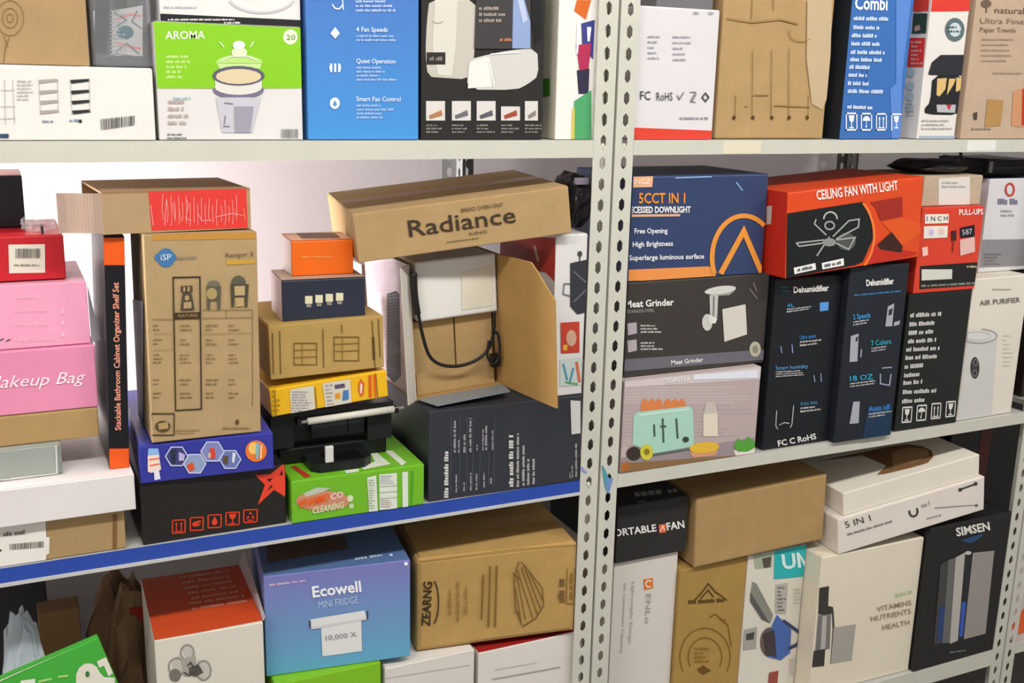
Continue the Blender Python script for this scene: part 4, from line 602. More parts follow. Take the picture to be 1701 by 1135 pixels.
pr(o,'F',2,'#3f74a8',[[(48.1,296.7),(47.6,294.6),(46.3,292.6),(44.4,291.1),(42,290.2),(39.3,289.9),(36.7,290.4),(34.4,291.5),(32.5,293.1),(31.4,295.2),(31.1,297.4),(31.6,299.6),(32.9,301.5),(34.8,303),(37.2,303.9),(39.8,304.2),(42.5,303.7),(44.8,302.6),(46.6,301),(47.8,299)]],'printed_disc')
tx(o,'F',4,'#dfe8ee','iSP',(24.4,293.2),(15.6,0),(0,9.5),0,0,'lettering')
tx(o,'F',3,'#7d7a68','watercooler',(47.1,292.3),(31.7,0.9),(-0.2,7.1),0,0,'lettering')
tx(o,'F',3,'#6a5636','Ranger 5',(122.8,294),(43.5,0.8),(-0.2,7.3),0,0,'lettering')
pr(o,'F',1,'#c59a34',[[(123.6,289.4),(169.3,288.6),(169.1,282.4),(124.6,281.7)]],'printed_band')
pr(o,'F',1,'#c08a3c',[[(13.6,332.8),(152.7,332.8),(170.2,332.6),(172.3,324.8),(172.3,322.2),(14.1,323.9)]],'packing_tape')
pr(o,'F',2,'#3c2e1c',[[(42.8,264.5),(81.2,263.7),(83.3,265.7),(40.8,266.7)],[(81.2,263.7),(76.7,50.1),(78.8,47.8),(83.3,265.7)],[(76.7,50.1),(38.7,51.9),(36.6,49.7),(78.8,47.8)],[(38.7,51.9),(42.8,264.5),(40.8,266.7),(36.6,49.7)]],'printed_lines')
pr(o,'F',2,'#7d6238',[[(84.1,211.3),(162.5,206.7),(163.4,207.6),(84.1,212.2)],[(162.5,206.7),(159,45.6),(160,45.5),(163.4,207.6)]],'printed_lines')
pr(o,'F',2,'#7d6238',[[(83.7,198.1),(162.7,194.1),(162.7,195),(83.7,199)]],'printed_lines')
pr(o,'F',2,'#7d6238',[[(121,209.6),(120.7,196.2),(121.6,196.2),(121.9,209.6)]],'printed_lines')
pr(o,'F',2,'#7d6238',[[(8,200.7),(39.4,198.7),(39.4,199.6),(8,201.6)]],'printed_lines')
pr(o,'F',2,'#3c2e1c',[[(41.2,209.7),(81.9,208.5),(81.9,198),(41.4,199.4)]],'printed_panel')
tx(o,'F',4,'#b8955a','FEATURES',(46.7,202.1),(30.6,-0.7),(0,4.9),0,0,'lettering')
pr(o,'F',2,'#4d4638',[[(52.8,251.6),(70.2,251.3),(70.4,241.6),(53,241.9)]],'printed_dispenser')
pr(o,'F',2,'#4d4638',[[(55.3,240.8),(68.3,240.2),(72.4,212.5),(50.9,213.1)]],'printed_dispenser')
pr(o,'F',3,'#b09468',[[(56.5,249.9),(59.1,249.7),(58.8,242.8),(56.2,242.9)]],'printed_dispenser')
pr(o,'F',3,'#b09468',[[(62.9,250.2),(66,250),(65.8,242.4),(62.6,242.6)]],'printed_dispenser')
pr(o,'F',3,'#b09468',[[(56.2,225.6),(67.8,225.9),(67.8,215.8),(55.6,215.6)]],'printed_dispenser')
pr(o,'F',3,'#b09468',[[(64.9,232.1),(64.6,230.7),(63.9,229.4),(63,228.5),(61.8,228.1),(60.6,228.2),(59.5,228.7),(58.6,229.7),(58.1,231),(57.9,232.5),(58.2,234),(58.8,235.2),(59.8,236.1),(60.9,236.5),(62.1,236.5),(63.2,235.9),(64.1,234.9),(64.7,233.6)]],'printed_disc')
pr(o,'F',2,'#6d6a58',[[(112.5,251.7),(111.8,249.6),(110.1,247.9),(107.6,246.6),(104.5,246.1),(101.2,246.2),(98.1,247.1),(95.7,248.6),(94.1,250.5),(93.6,252.6),(94.2,254.7),(95.9,256.4),(98.4,257.7),(101.5,258.2),(104.8,258.1),(107.9,257.2),(110.4,255.7),(112,253.8)]],'printed_disc')
pr(o,'F',2,'#5a5646',[[(92,249.6),(114.2,248.6),(111.9,210.1),(107.7,210.4),(107.6,225.8),(97.2,226.4),(95.9,211.1),(91.7,211.3)]],'printed_dispenser')
pr(o,'F',3,'#a8925e',[[(107.9,236.6),(107.3,233.5),(105.8,230.8),(103.5,228.8),(100.8,227.9),(97.9,228),(95.2,229.3),(93.1,231.5),(91.8,234.3),(91.4,237.5),(91.9,240.6),(93.5,243.2),(95.7,245.2),(98.4,246.1),(101.3,246),(104,244.8),(106.1,242.6),(107.5,239.8)]],'printed_disc')
pr(o,'F',2,'#5a5646',[[(153.3,251.3),(152.5,247.1),(150.4,243.5),(147.3,240.9),(143.5,239.6),(139.5,239.8),(135.8,241.4),(132.9,244.3),(131,248.1),(130.4,252.4),(131.2,256.6),(133.3,260.2),(136.4,262.8),(140.1,264.1),(144.1,263.9),(147.8,262.3),(150.8,259.4),(152.7,255.6)]],'printed_disc')
pr(o,'F',2,'#4a4436',[[(129.2,250.9),(157.8,249.5),(154.8,211.7),(151.8,211.9),(151,229.7),(134.6,230.6),(133,212.9),(129.7,213.1)]],'printed_dispenser')
pr(o,'F',3,'#b8a070',[[(135.1,247.5),(151.7,247.4),(151.3,231.8),(135.3,232.1)]],'printed_dispenser')
pr(o,'F',3,'#b8a070',[[(136.1,228.3),(149.7,228.2),(149.4,214.2),(136.6,214)]],'printed_dispenser')
wl(o,'F',2,'#7a6038',[(9.2,195),(32,193.5),(31.5,180.1),(8.6,181.7)],2,0.45,0,0.35,'small_print')
wl(o,'F',2,'#7a6038',[(8.2,172.3),(31.1,170.6),(30.6,157.1),(7.7,158.8)],2,0.45,1,0.35,'small_print')
wl(o,'F',2,'#7a6038',[(7.2,147.8),(30.2,146.1),(29.5,127.5),(6.5,129.4)],3,0.45,2,0.35,'small_print')
wl(o,'F',2,'#7a6038',[(5.6,107.8),(28.6,105.8),(28.1,92.1),(5,94.2)],2,0.45,3,0.35,'small_print')
wl(o,'F',2,'#7a6038',[(4.7,86.1),(27.8,84),(27.3,70.2),(4.2,72.4)],2,0.45,4,0.35,'small_print')
wl(o,'F',2,'#7a6038',[(49.2,192.4),(74,190.8),(73.6,177.3),(48.8,178.9)],2,0.6,7,0.35,'small_print')
wl(o,'F',2,'#7a6038',[(48.4,169.4),(73.2,167.7),(72.8,154),(47.9,155.9)],2,0.6,8,0.35,'small_print')
wl(o,'F',2,'#7a6038',[(47.5,144.7),(72.4,142.8),(71.8,124.1),(46.9,126.1)],3,0.6,9,0.35,'small_print')
wl(o,'F',2,'#7a6038',[(46.1,104.3),(71.1,102.1),(70.7,88.2),(45.6,90.5)],2,0.6,10,0.35,'small_print')
wl(o,'F',2,'#7a6038',[(45.3,82.3),(70.4,80),(69.9,66),(44.8,68.5)],2,0.6,11,0.35,'small_print')
wl(o,'F',2,'#7a6038',[(88.7,189.9),(114,188.3),(113.6,174.5),(88.3,176.3)],2,0.6,14,0.35,'small_print')
wl(o,'F',2,'#7a6038',[(88,166.6),(113.4,164.8),(113,151),(87.6,152.9)],2,0.6,15,0.35,'small_print')
wl(o,'F',2,'#7a6038',[(87.2,141.7),(112.7,139.7),(112.1,120.8),(86.7,122.8)],3,0.6,16,0.35,'small_print')
wl(o,'F',2,'#7a6038',[(86,100.8),(111.5,98.5),(111.1,84.5),(85.5,86.8)],2,0.6,17,0.35,'small_print')
wl(o,'F',2,'#7a6038',[(85.3,78.6),(110.9,76.2),(110.5,62.1),(84.9,64.6)],2,0.6,18,0.35,'small_print')
wl(o,'F',2,'#7a6038',[(124.5,187.6),(150.3,185.9),(149.9,172.1),(124.1,173.8)],2,0.6,21,0.35,'small_print')
wl(o,'F',2,'#7a6038',[(123.9,164.1),(149.7,162.3),(149.4,148.3),(123.5,150.3)],2,0.6,22,0.35,'small_print')
wl(o,'F',2,'#7a6038',[(123.2,138.9),(149.1,136.9),(148.7,117.8),(122.7,119.9)],3,0.6,23,0.35,'small_print')
wl(o,'F',2,'#7a6038',[(122.1,97.6),(148.2,95.3),(147.9,81.1),(121.8,83.5)],2,0.6,24,0.35,'small_print')
wl(o,'F',2,'#7a6038',[(121.6,75.2),(147.7,72.7),(147.3,58.5),(121.2,61)],2,0.6,25,0.35,'small_print')
pr(o,'F',2,'#8f7444',[[(8.5,178),(38.5,176.6),(38.5,177.2),(8.5,178.6)]],'printed_lines')
pr(o,'F',2,'#8f7444',[[(82.3,172.9),(160.6,169.1),(160.6,169.8),(82.3,173.6)]],'printed_lines')
pr(o,'F',2,'#8f7444',[[(7.4,152.1),(37.6,150.8),(37.6,151.4),(7.4,152.7)]],'printed_lines')
pr(o,'F',2,'#463823',[[(0.6,49.6),(1.4,48.5),(34.3,45.1),(36.1,46.8),(0.6,50.5)],[(34.3,45.1),(33,11.4),(34.7,9.3),(36.1,46.8)],[(33,11.4),(0.6,15.1),(0.6,13.2),(34.7,9.3)],[(0.6,27.9),(1.4,48.5),(0.6,49.6)]],'printed_lines')
pr(o,'F',2,'#54462e',[[(28.5,25.3),(27.7,22.2),(25.5,19.5),(22.4,17.7),(18.5,17),(14.5,17.5),(10.7,19),(7.7,21.5),(5.8,24.6),(5.2,27.9),(6.1,31),(8.2,33.7),(11.4,35.5),(15.2,36.2),(19.2,35.7),(23,34.2),(26,31.8),(27.9,28.7)]],'printed_disc')
pr(o,'F',3,'#b39361',[[(9.8,32.1),(24.4,33.7),(25.5,22.5),(10.8,21.9)]],'printed_panel')
pr(o,'F',2,'#5a4a30',[[(137.1,21),(136.9,19.5),(136.3,18.2),(135.5,17.2),(134.5,16.8),(133.4,16.9),(132.4,17.6),(131.6,18.7),(131.1,20.1),(131,21.7),(131.2,23.2),(131.7,24.5),(132.6,25.5),(133.6,25.9),(134.7,25.8),(135.7,25.1),(136.5,24),(137,22.6)]],'printed_disc')
wl(o,'F',2,'#8a7042',[(110.8,16.4),(155.6,11.5),(155.5,5.9),(110.6,10.8)],1,0.8,2,0.55,'small_print')
wl(o,'F',2,'#a08452',[(37.2,21.2),(83.4,16.1),(83.1,6.4),(36.9,11.6)],2,0.8,9,0.55,'small_print')
pr(o,'L',1,'#9a94a6',[[(0.6,0.6),(0.6,203.1),(137.2,225.7),(64.4,0.6)]],'shaded_reflection')  # paints the lower side's shade and wall reflection as a grey-violet patch
o = K['green'] = bx('green_carton', 'bright green carton with white panels and an orange logo, at the blue edge', 'gloss:#6fb526', 0.4132, 0.0002, 0.9508, -0.0088, 0.0000, 0.0000, 0.2410, 0.3000, 0.0780, seed=26)
pr(o,'F',2,'#d9e0d2',[[(134.1,66.4),(150.8,68.1),(153.4,0.6),(151.1,0.6),(137,1.7)]],'printed_panel')
pr(o,'F',2,'#d9e0d2',[[(156.2,69.3),(189.3,67.6),(189.5,0.6),(176.8,0.6),(156.6,1.9)]],'printed_panel')
pr(o,'F',2,'#d9e0d2',[[(199.6,0.6),(198.9,67.9),(209.7,67.2),(210.1,0.6)]],'printed_panel')
wl(o,'F',3,'#9fb58e',[(136.7,63.7),(150.7,61.8),(150.3,4.1),(136.2,6.3)],12,0.8,1,0.55,'small_print')
pr(o,'F',3,'#a4b894',[[(156.9,46.9),(189.3,44.8),(189.3,43.2),(156.9,45.3)]],'printed_panel')
pr(o,'F',3,'#a4b894',[[(156.8,35.7),(189.3,33.5),(189.3,31.9),(156.8,34.1)]],'printed_panel')
pr(o,'F',3,'#a4b894',[[(156.8,24.4),(189.2,22.2),(189.2,20.6),(156.7,22.8)]],'printed_panel')
wl(o,'F',3,'#a0a6b8',[(158.6,67.8),(187.7,63.8),(187.7,46.2),(158.5,50.3)],4,0.8,4,0.55,'small_print')
wl(o,'F',3,'#b89a94',[(158.3,22.3),(187.6,17.9),(187.6,1.7),(158.2,6.2)],4,0.8,5,0.55,'small_print')
pr(o,'F',2,'#c98a6a',[[(103.1,27.2),(100.6,21.7),(93.6,17.5),(82.8,14.9),(69.2,14.3),(54.3,15.6),(39.5,18.8),(26.3,23.5),(15.9,29.2),(9.3,35.4),(7.2,41.5),(9.6,46.9),(16.4,51.1),(26.9,53.7),(40.2,54.4),(55,53.2),(69.8,50.2),(83.2,45.5),(93.9,39.8),(100.8,33.5)]],'printed_logo')
pr(o,'F',2,'#b9c4b0',[[(20.7,53.5),(44.6,60.9),(70,55.7),(54.9,51.6),(25,46.6)]],'printed_logo')
tx(o,'F',4,'#e85f1c','WHAMMO',(10.5,27),(54.6,5.9),(0.6,15.2),0.036,0,'lettering')
tx(o,'F',4,'#ead2d2','CO',(68.2,34.8),(22.8,2.2),(-0.7,11.2),0.024,0,'lettering')
tx(o,'F',4,'#cfe0b0','CLEANING',(34.7,13.9),(56,2.5),(1.8,12),0.024,0,'lettering')
pr(o,'F',2,'#cfe0b8',[[(108.7,31.2),(108.4,29.1),(107.4,27.3),(105.9,26.1),(104.1,25.6),(102.1,25.9),(100.4,26.9),(98.9,28.6),(98,30.6),(97.7,32.8),(98,34.9),(99,36.7),(100.5,37.9),(102.3,38.4),(104.2,38.1),(106,37.1),(107.5,35.5),(108.4,33.4)]],'printed_disc')
pr(o,'F',2,'#b9d49a',[[(109.9,16.7),(109.6,14.9),(108.8,13.4),(107.6,12.3),(106,11.9),(104.4,12.2),(102.9,13),(101.7,14.4),(101,16.2),(100.7,18.1),(101,19.9),(101.8,21.4),(103.1,22.4),(104.6,22.8),(106.2,22.6),(107.7,21.7),(108.9,20.3),(109.7,18.6)]],'printed_disc')
pr(o,'F',1,'#4c9c28',[[(214.1,0.6),(215.7,67.2),(220.5,66.9),(218.2,0.6)]],'printed_band')
pr(o,'T',1,'#d5dcc8',[[(169.9,100.6),(179.5,96.9),(183.7,17.6),(130.5,7.8),(131.2,29.2),(161.1,39.7)]],'printed_panel')
pr(o,'T',1,'#d5dcc8',[[(195.9,90.6),(209.6,85.3),(212.9,15.1),(199.5,2.6)]],'printed_panel')
pr(o,'T',1,'#d5dcc8',[[(96.5,0.6),(98.3,16.1),(123.9,14.7),(119.6,0.6)]],'printed_panel')
pr(o,'T',1,'#b23024',[[(15.6,69.8),(24.3,70.8),(37.3,10.5),(26.2,5)]],'printed_band')
o = K['blackcarton'] = bx('black_carton', 'wide black carton with sideways white text, on the blue edged shelf by the post', 'gloss:#33353b', 0.6652, 0.0050, 0.9508, -0.0207, 0.0000, 0.0000, 0.3098, 0.2800, 0.1730, seed=27)
wl(o,'F',2,'#d2d0cc',[(30.1,4.2),(29.4,94.4),(38,93.3),(38.9,3)],1,1,1,0.95,'small_print')
wl(o,'F',2,'#a4a4a8',[(47.6,89.3),(46.9,152.1),(51.7,151.6),(52.4,88.8)],1,1,0,0.95,'small_print')
wl(o,'F',2,'#a4a4a8',[(56.5,88.2),(56.2,112.9),(59.7,112.5),(60,87.8)],1,1,1,0.95,'small_print')
wl(o,'F',2,'#a4a4a8',[(66.8,87),(66.3,122.4),(71.1,121.8),(71.6,86.4)],1,1,2,0.95,'small_print')
wl(o,'F',2,'#a4a4a8',[(78.2,86.6),(77.3,153),(82.1,152.5),(83.1,86)],1,1,3,0.95,'small_print')
wl(o,'F',2,'#a4a4a8',[(92.1,88.2),(91.9,100.1),(95.4,99.6),(95.6,87.7)],1,1,4,0.95,'small_print')
wl(o,'F',2,'#a4a4a8',[(103.9,86.7),(103.1,128.8),(106.7,128.4),(107.4,86.3)],1,1,5,0.95,'small_print')
wl(o,'F',2,'#a4a4a8',[(109.4,87.1),(108.5,136.8),(113.4,136.2),(114.4,86.5)],1,1,6,0.95,'small_print')
wl(o,'F',2,'#a4a4a8',[(123.1,85.5),(122.3,124.5),(125.9,124.1),(126.7,85)],1,1,7,0.95,'small_print')
wl(o,'F',2,'#a4a4a8',[(51.9,12),(51.5,48),(55,47.5),(55.5,11.6)],1,1,8,0.95,'small_print')
wl(o,'F',2,'#a4a4a8',[(67.4,12.1),(67.1,29.6),(70.7,29.1),(70.9,11.6)],1,1,9,0.95,'small_print')
wl(o,'F',2,'#a4a4a8',[(80.7,11.3),(80.1,47.4),(83.7,47),(84.2,10.8)],1,1,10,0.95,'small_print')
wl(o,'F',2,'#a4a4a8',[(92.2,10.8),(91.7,45.9),(95.2,45.4),(95.8,10.3)],1,1,11,0.95,'small_print')
wl(o,'F',2,'#a4a4a8',[(107.4,14.2),(106.9,42.8),(110.5,42.3),(111,13.7)],1,1,12,0.95,'small_print')
wl(o,'F',2,'#a4a4a8',[(121.3,18.9),(121,31.1),(124.6,30.6),(124.9,18.4)],1,1,13,0.95,'small_print')
wl(o,'F',2,'#d2d0cc',[(159.7,8.1),(157.2,114),(166.7,112.9),(169.4,6.7)],1,1,3,0.95,'small_print')
wl(o,'F',2,'#b8b6b2',[(175.4,5.9),(172.6,112.2),(178.1,111.6),(181,5.1)],1,1,5,0.95,'small_print')
wl(o,'F',2,'#b8b6b2',[(187,6.6),(184.7,87.8),(190.3,87.2),(192.6,5.8)],1,1,6,0.95,'small_print')
wl(o,'F',2,'#b8b6b2',[(197,6.3),(195.4,61.1),(201,60.4),(202.6,5.5)],1,1,7,0.95,'small_print')
wl(o,'F',2,'#b8b6b2',[(208.2,7),(206.6,57.5),(212.2,56.8),(213.8,6.2)],1,1,8,0.95,'small_print')
pr(o,'F',2,'#5c6068',[[(42.5,156.8),(42.3,9),(43.2,8.9),(43.4,156.7)]],'printed_lines')
pr(o,'F',2,'#5c6068',[[(59.2,157.1),(59.2,15.4),(60,15.3),(60,157)]],'printed_lines')
pr(o,'F',2,'#5c6068',[[(73.3,153.4),(73.5,13.4),(74.4,13.3),(74.2,153.3)]],'printed_lines')
pr(o,'F',2,'#5c6068',[[(85.4,150),(85.7,13.9),(86.6,13.8),(86.3,149.9)]],'printed_lines')
pr(o,'F',2,'#5c6068',[[(99.7,84),(99,18.7),(99.9,18.5),(100.6,83.9)]],'printed_lines')
pr(o,'F',2,'#5c6068',[[(117.6,81.8),(117,16.2),(117.9,16),(118.5,81.7)]],'printed_lines')
pr(o,'F',2,'#5c6068',[[(127.3,154),(128.4,14.6),(129.3,14.5),(128.2,153.9)]],'printed_lines')
pr(o,'F',2,'#d0d0cc',[[(283.6,164.8),(305.1,161.5),(307.9,96.6),(288.7,96.6)]],'paper_label')
wl(o,'F',2,'#a8a6a0',[(291.8,8.2),(290.8,33.3),(294.2,32.9),(295.2,7.7)],1,1,8,0.95,'small_print')
wl(o,'F',2,'#a8a6a0',[(299.7,9.4),(296.9,77.7),(301.3,77.2),(304.1,8.8)],1,1,9,0.95,'small_print')
wl(o,'F',2,'#a8a6a0',[(287.2,8.8),(286.7,20.2),(289.6,19.8),(290.1,8.4)],1,1,9,0.95,'small_print')
o = K['yellow'] = bx('yellow_carton', 'flat yellow carton with white panels, lying on the black roller machine', 'gloss:#e8b41c', 0.3915, 0.0329, 1.1363, 0.0004, -0.0707, 0.0000, 0.2081, 0.2000, 0.0489, seed=28)
pr(o,'F',2,'#d2cdbc',[[(32.8,0.6),(34.3,42.7),(75.9,43.2),(74.6,0.6)]],'printed_panel')
pr(o,'F',2,'#d2cdbc',[[(93.1,0.6),(91.4,44.2),(141.1,43.5),(140.4,0.7),(104,0.6)]],'printed_panel')
wl(o,'F',3,'#9a96a0',[(37.7,40.7),(73.7,34.4),(70.1,-3.9),(34,2.7)],8,0.8,1,0.55,'small_print')
wl(o,'F',3,'#a89a9a',[(95.4,42.1),(110.9,41.7),(110.3,1.8),(96.1,1.5)],6,0.8,2,0.55,'small_print')
pr(o,'F',3,'#5a4a6a',[[(112,37.8),(130.5,37.5),(130.5,30.2),(112.8,30.4)]],'printed_panel')
pr(o,'F',3,'#4a78b4',[[(126.6,25.1),(136.7,24.8),(135.2,7.5),(123.6,6.7)]],'printed_panel')
pr(o,'F',3,'#e0b860',[[(112.2,23.3),(122.2,23),(121.2,11.5),(111.1,11)]],'printed_panel')
pr(o,'F',4,'#d8922a',[[(120.5,16.9),(120.1,15.4),(119.2,14.1),(117.9,13.3),(116.4,13),(114.8,13.3),(113.4,14.1),(112.3,15.3),(111.6,16.9),(111.5,18.5),(111.9,20),(112.8,21.2),(114.1,22),(115.6,22.3),(117.1,22.1),(118.6,21.3),(119.7,20),(120.3,18.5)]],'printed_disc')
pr(o,'F',2,'#d8622a',[[(159.7,41.2),(166.1,31.4),(163.1,11.4),(157,8),(153.6,20.4),(155.7,34.6)]],'printed_panel')
pr(o,'F',3,'#e8d2c0',[[(159.1,34),(162.2,29.1),(159.9,14.9),(156.9,13.9),(157,25.6)]],'printed_panel')
pr(o,'F',2,'#de5a1c',[[(174.5,44.6),(179.7,44.5),(177.7,4.3),(171.8,3.9)]],'printed_band')
pr(o,'F',2,'#de5a1c',[[(183.2,44.5),(186.2,44.6),(185.9,2.9),(182.3,2.9)]],'printed_band')
pr(o,'F',2,'#8a6a1c',[[(186.9,46.8),(187.3,2.6),(189.1,2.4),(188.7,46.6)]],'printed_lines')
pr(o,'F',2,'#8a6a1c',[[(7.9,45.9),(6.1,0.7),(7,0.6),(7.7,0.6),(9.5,45.7)]],'printed_lines')
pr(o,'F',2,'#8a6a1c',[[(77.5,39.4),(76.9,2),(78.5,1.8),(79.1,39.2)]],'printed_lines')
wl(o,'F',2,'#b08a18',[(3.6,49.5),(25.3,49.1),(23,-2.4),(1.2,-1.2)],6,0.5,6,0.55,'small_print')
o = K['shutter'] = bx('brown_carton', 'brown carton with outline drawings of shuttered panels, on the flat yellow carton', 'card:#b29254', 0.3914, 0.0334, 1.2010, -0.0053, -0.0205, 0.0000, 0.2004, 0.2000, 0.0941, seed=29)
pr(o,'F',2,'#7a5c24',[[(42.8,59.2),(79.8,55.4),(81.6,57),(41.2,61.1)],[(79.8,55.4),(78.3,19.3),(80,17.3),(81.6,57)],[(78.3,19.3),(41.2,23.5),(39.4,21.9),(80,17.3)],[(41.2,23.5),(42.8,59.2),(41.2,61.1),(39.4,21.9)]],'printed_lines')
pr(o,'F',2,'#8a6a30',[[(55.3,58.8),(53.7,21.2),(55.1,21),(56.7,58.6)]],'printed_lines')
pr(o,'F',2,'#8a6a30',[[(41.5,47),(80.3,44.7),(80.3,46.1),(41.5,48.4)]],'printed_lines')
pr(o,'F',2,'#8a6a30',[[(40.9,34.5),(79.7,32.1),(79.7,33.5),(40.9,35.9)]],'printed_lines')
pr(o,'F',2,'#7a5c24',[[(112.3,62.9),(154.1,58.7),(156,60.4),(110.6,64.9)],[(154.1,58.7),(152.9,18.4),(154.6,16.4),(156,60.4)],[(152.9,18.4),(110.9,23),(109,21.4),(154.6,16.4)],[(110.9,23),(112.3,62.9),(110.6,64.9),(109,21.4)]],'printed_lines')
pr(o,'F',2,'#8a6a30',[[(125.2,62.5),(123.7,20.7),(125.2,20.5),(126.6,62.4)]],'printed_lines')
pr(o,'F',2,'#8a6a30',[[(111,50.5),(154.7,47.9),(154.7,49.3),(111,52)]],'printed_lines')
pr(o,'F',2,'#8a6a30',[[(110.5,37.8),(154.3,35),(154.3,36.5),(110.5,39.3)]],'printed_lines')
pr(o,'F',2,'#6d5120',[[(91.5,80.3),(90.6,11.5),(92.4,11.4),(93.2,80.1)]],'printed_lines')
pr(o,'F',2,'#6d5120',[[(124,84.3),(125.3,69.7),(127.1,69.7),(125.8,84.3)]],'printed_lines')
pr(o,'F',2,'#6d5120',[[(17.9,83.8),(16.1,9.2),(17.8,9),(19.7,83.7)]],'printed_lines')
pr(o,'F',2,'#6d5120',[[(5.8,81.5),(4,10.6),(5.7,10.4),(7.5,81.4)]],'printed_lines')
pr(o,'F',2,'#6d5120',[[(179,86.4),(182.2,1.2),(184,1.1),(180.8,86.3)]],'printed_lines')
pr(o,'F',2,'#6d5120',[[(190.2,89),(192,18.7),(193.9,18.6),(192,88.9)]],'printed_lines')
pr(o,'F',2,'#54401c',[[(178.7,57.1),(179.4,16.3),(183.9,16),(183.1,56.8)]],'printed_lines')
o = K['lamps'] = bx('navy_carton', 'dark navy carton showing four small glowing lamps', 'gloss:#2c3140', 0.4184, 0.0516, 1.2959, -0.0598, 0.0000, 0.0000, 0.1431, 0.1066, 0.0710, seed=30)
pr(o,'L',0.5,'#d8c6c8',[[(0.5,0.5),(106.1,0.5),(106.1,70.5),(0.5,70.5)]],'side_panel')
pr(o,'T',0.5,'#b89c88',[[(0.5,0.5),(142.6,0.5),(142.6,106.1),(0.5,106.1)]],'top_panel')
pr(o,'F',2,'#dcd6b4',[[(38.8,42.6),(51.4,42),(51.1,28.5),(38.5,29.2)]],'printed_lamp')
pr(o,'F',2,'#8f8c80',[[(40.6,28.3),(49,27.9),(48.9,22.5),(40.5,23)]],'printed_lamp')
pr(o,'F',2,'#dcd6b4',[[(56.3,43.5),(68.9,42.8),(68.7,29.3),(56,30)]],'printed_lamp')
pr(o,'F',2,'#8f8c80',[[(58.1,29.2),(66.6,28.7),(66.5,23.3),(58,23.8)]],'printed_lamp')
pr(o,'F',2,'#dcd6b4',[[(73.9,44.4),(86.6,43.7),(86.4,30.1),(73.7,30.8)]],'printed_lamp')
pr(o,'F',2,'#8f8c80',[[(75.8,30),(84.3,29.5),(84.2,24.1),(75.7,24.6)]],'printed_lamp')
pr(o,'F',2,'#dcd6b4',[[(91.6,45.2),(104.5,44.6),(104.3,31),(91.4,31.6)]],'printed_lamp')
pr(o,'F',2,'#8f8c80',[[(93.5,30.8),(102.1,30.3),(102,25),(93.5,25.4)]],'printed_lamp')
o = K['orange'] = bx('orange_carton', 'small plain orange carton at the top of the narrow stack', 'gloss:#ef6d16', 0.4432, 0.0799, 1.3676, -0.0532, 0.0000, 0.0000, 0.1074, 0.0914, 0.0609, seed=31)
pr(o,'L',0.5,'#e2d6d2',[[(0.5,0.5),(90.9,0.5),(90.9,60.4),(0.5,60.4)]],'side_panel')
pr(o,'T',0.5,'#e0a888',[[(0.5,0.5),(106.9,0.5),(106.9,90.9),(0.5,90.9)]],'top_panel')
wl(o,'F',2,'#f29a4e',[(18.3,36.3),(75,34.1),(74.9,27),(18.1,29.2)],1,0.7,2,0.55,'small_print')
pr(o,'T',1,'#6d4a38',[[(26.1,88.8),(92.7,73.7),(88.3,8.8),(22.7,19.1)]],'dark_top_patch')  # darker brown patch on the top
o = K['grill'] = bx('grill_carton', 'white carton with red side and a black grill picture, half behind the post', 'gloss:#dcdad8', 0.9103, 0.0040, 1.1246, 0.0000, 0.0000, 0.0000, 0.0657, 0.2400, 0.3066, seed=32)
pr(o,'F',2,'#35363c',[[(30.2,253.1),(65.1,258),(65.1,157.8),(49.4,155.4),(33.5,172.1)]],'printed_grill')
pr(o,'F',3,'#6e7078',[[(36.5,236.7),(65.1,213.5),(65.1,216.5),(38.1,238.3)],[(65.1,203.1),(38.7,180.4),(40.6,178.6),(65.1,199.7)]],'printed_lines')
pr(o,'F',3,'#6e7078',[[(31.7,215.9),(17.7,216.7),(20.1,214.3),(31.8,213.6)],[(17.7,216.7),(16.1,195.6),(18.8,197.1),(20.1,214.3)],[(16.1,195.6),(32.4,190.5),(33,192.7),(18.8,197.1)]],'printed_lines')
pr(o,'F',2,'#45464c',[[(54.9,269.1),(54.7,267.3),(53.8,265.7),(52.5,264.6),(50.8,264.1),(49,264.1),(47.3,264.9),(45.9,266.1),(44.9,267.8),(44.5,269.6),(44.8,271.4),(45.6,273),(46.9,274.1),(48.6,274.7),(50.4,274.6),(52.1,273.9),(53.5,272.6),(54.5,271)]],'printed_disc')
pr(o,'F',2,'#35363c',[[(48.6,265.7),(48.5,248.5),(51,248.2),(51.2,265.4)]],'printed_lines')
pr(o,'F',2,'#c0402c',[[(14.4,142.3),(54.3,141.3),(56.9,81.7),(17.5,83.1)]],'printed_photo')
pr(o,'F',3,'#c8a48a',[[(49.1,110.2),(48.6,104.8),(46.9,100.2),(44.2,96.8),(40.7,95.3),(36.8,95.6),(33.2,97.8),(30.2,101.5),(28.1,106.5),(27.2,111.9),(27.6,117.3),(29.3,121.9),(32.1,125.2),(35.6,126.8),(39.4,126.5),(43,124.3),(46.1,120.6),(48.2,115.6)]],'printed_disc')
pr(o,'F',3,'#e0a83a',[[(21.2,98.6),(29.9,99.9),(30.3,88),(21.6,88.7)]],'printed_panel')
pr(o,'F',2,'#c4d0c8',[[(15.7,71.4),(61.7,71.3),(64.1,16.7),(17.7,19.3)]],'printed_photo')
pr(o,'F',3,'#4a90b0',[[(20.5,62.6),(30.5,29.6),(34.7,30.2),(24.7,63.1)]],'printed_lines')
pr(o,'F',3,'#4a90b0',[[(42.7,53.5),(35.2,22.1),(39.5,20.7),(47,52.1)]],'printed_lines')
pr(o,'F',3,'#d06a4a',[[(48,64.1),(56.3,23.1),(62.4,23.3),(54.1,64.4)]],'printed_lines')
pr(o,'F',3,'#5aa05a',[[(28.1,24.4),(54.8,17.6),(55.4,21.6),(28.7,28.3)]],'printed_lines')
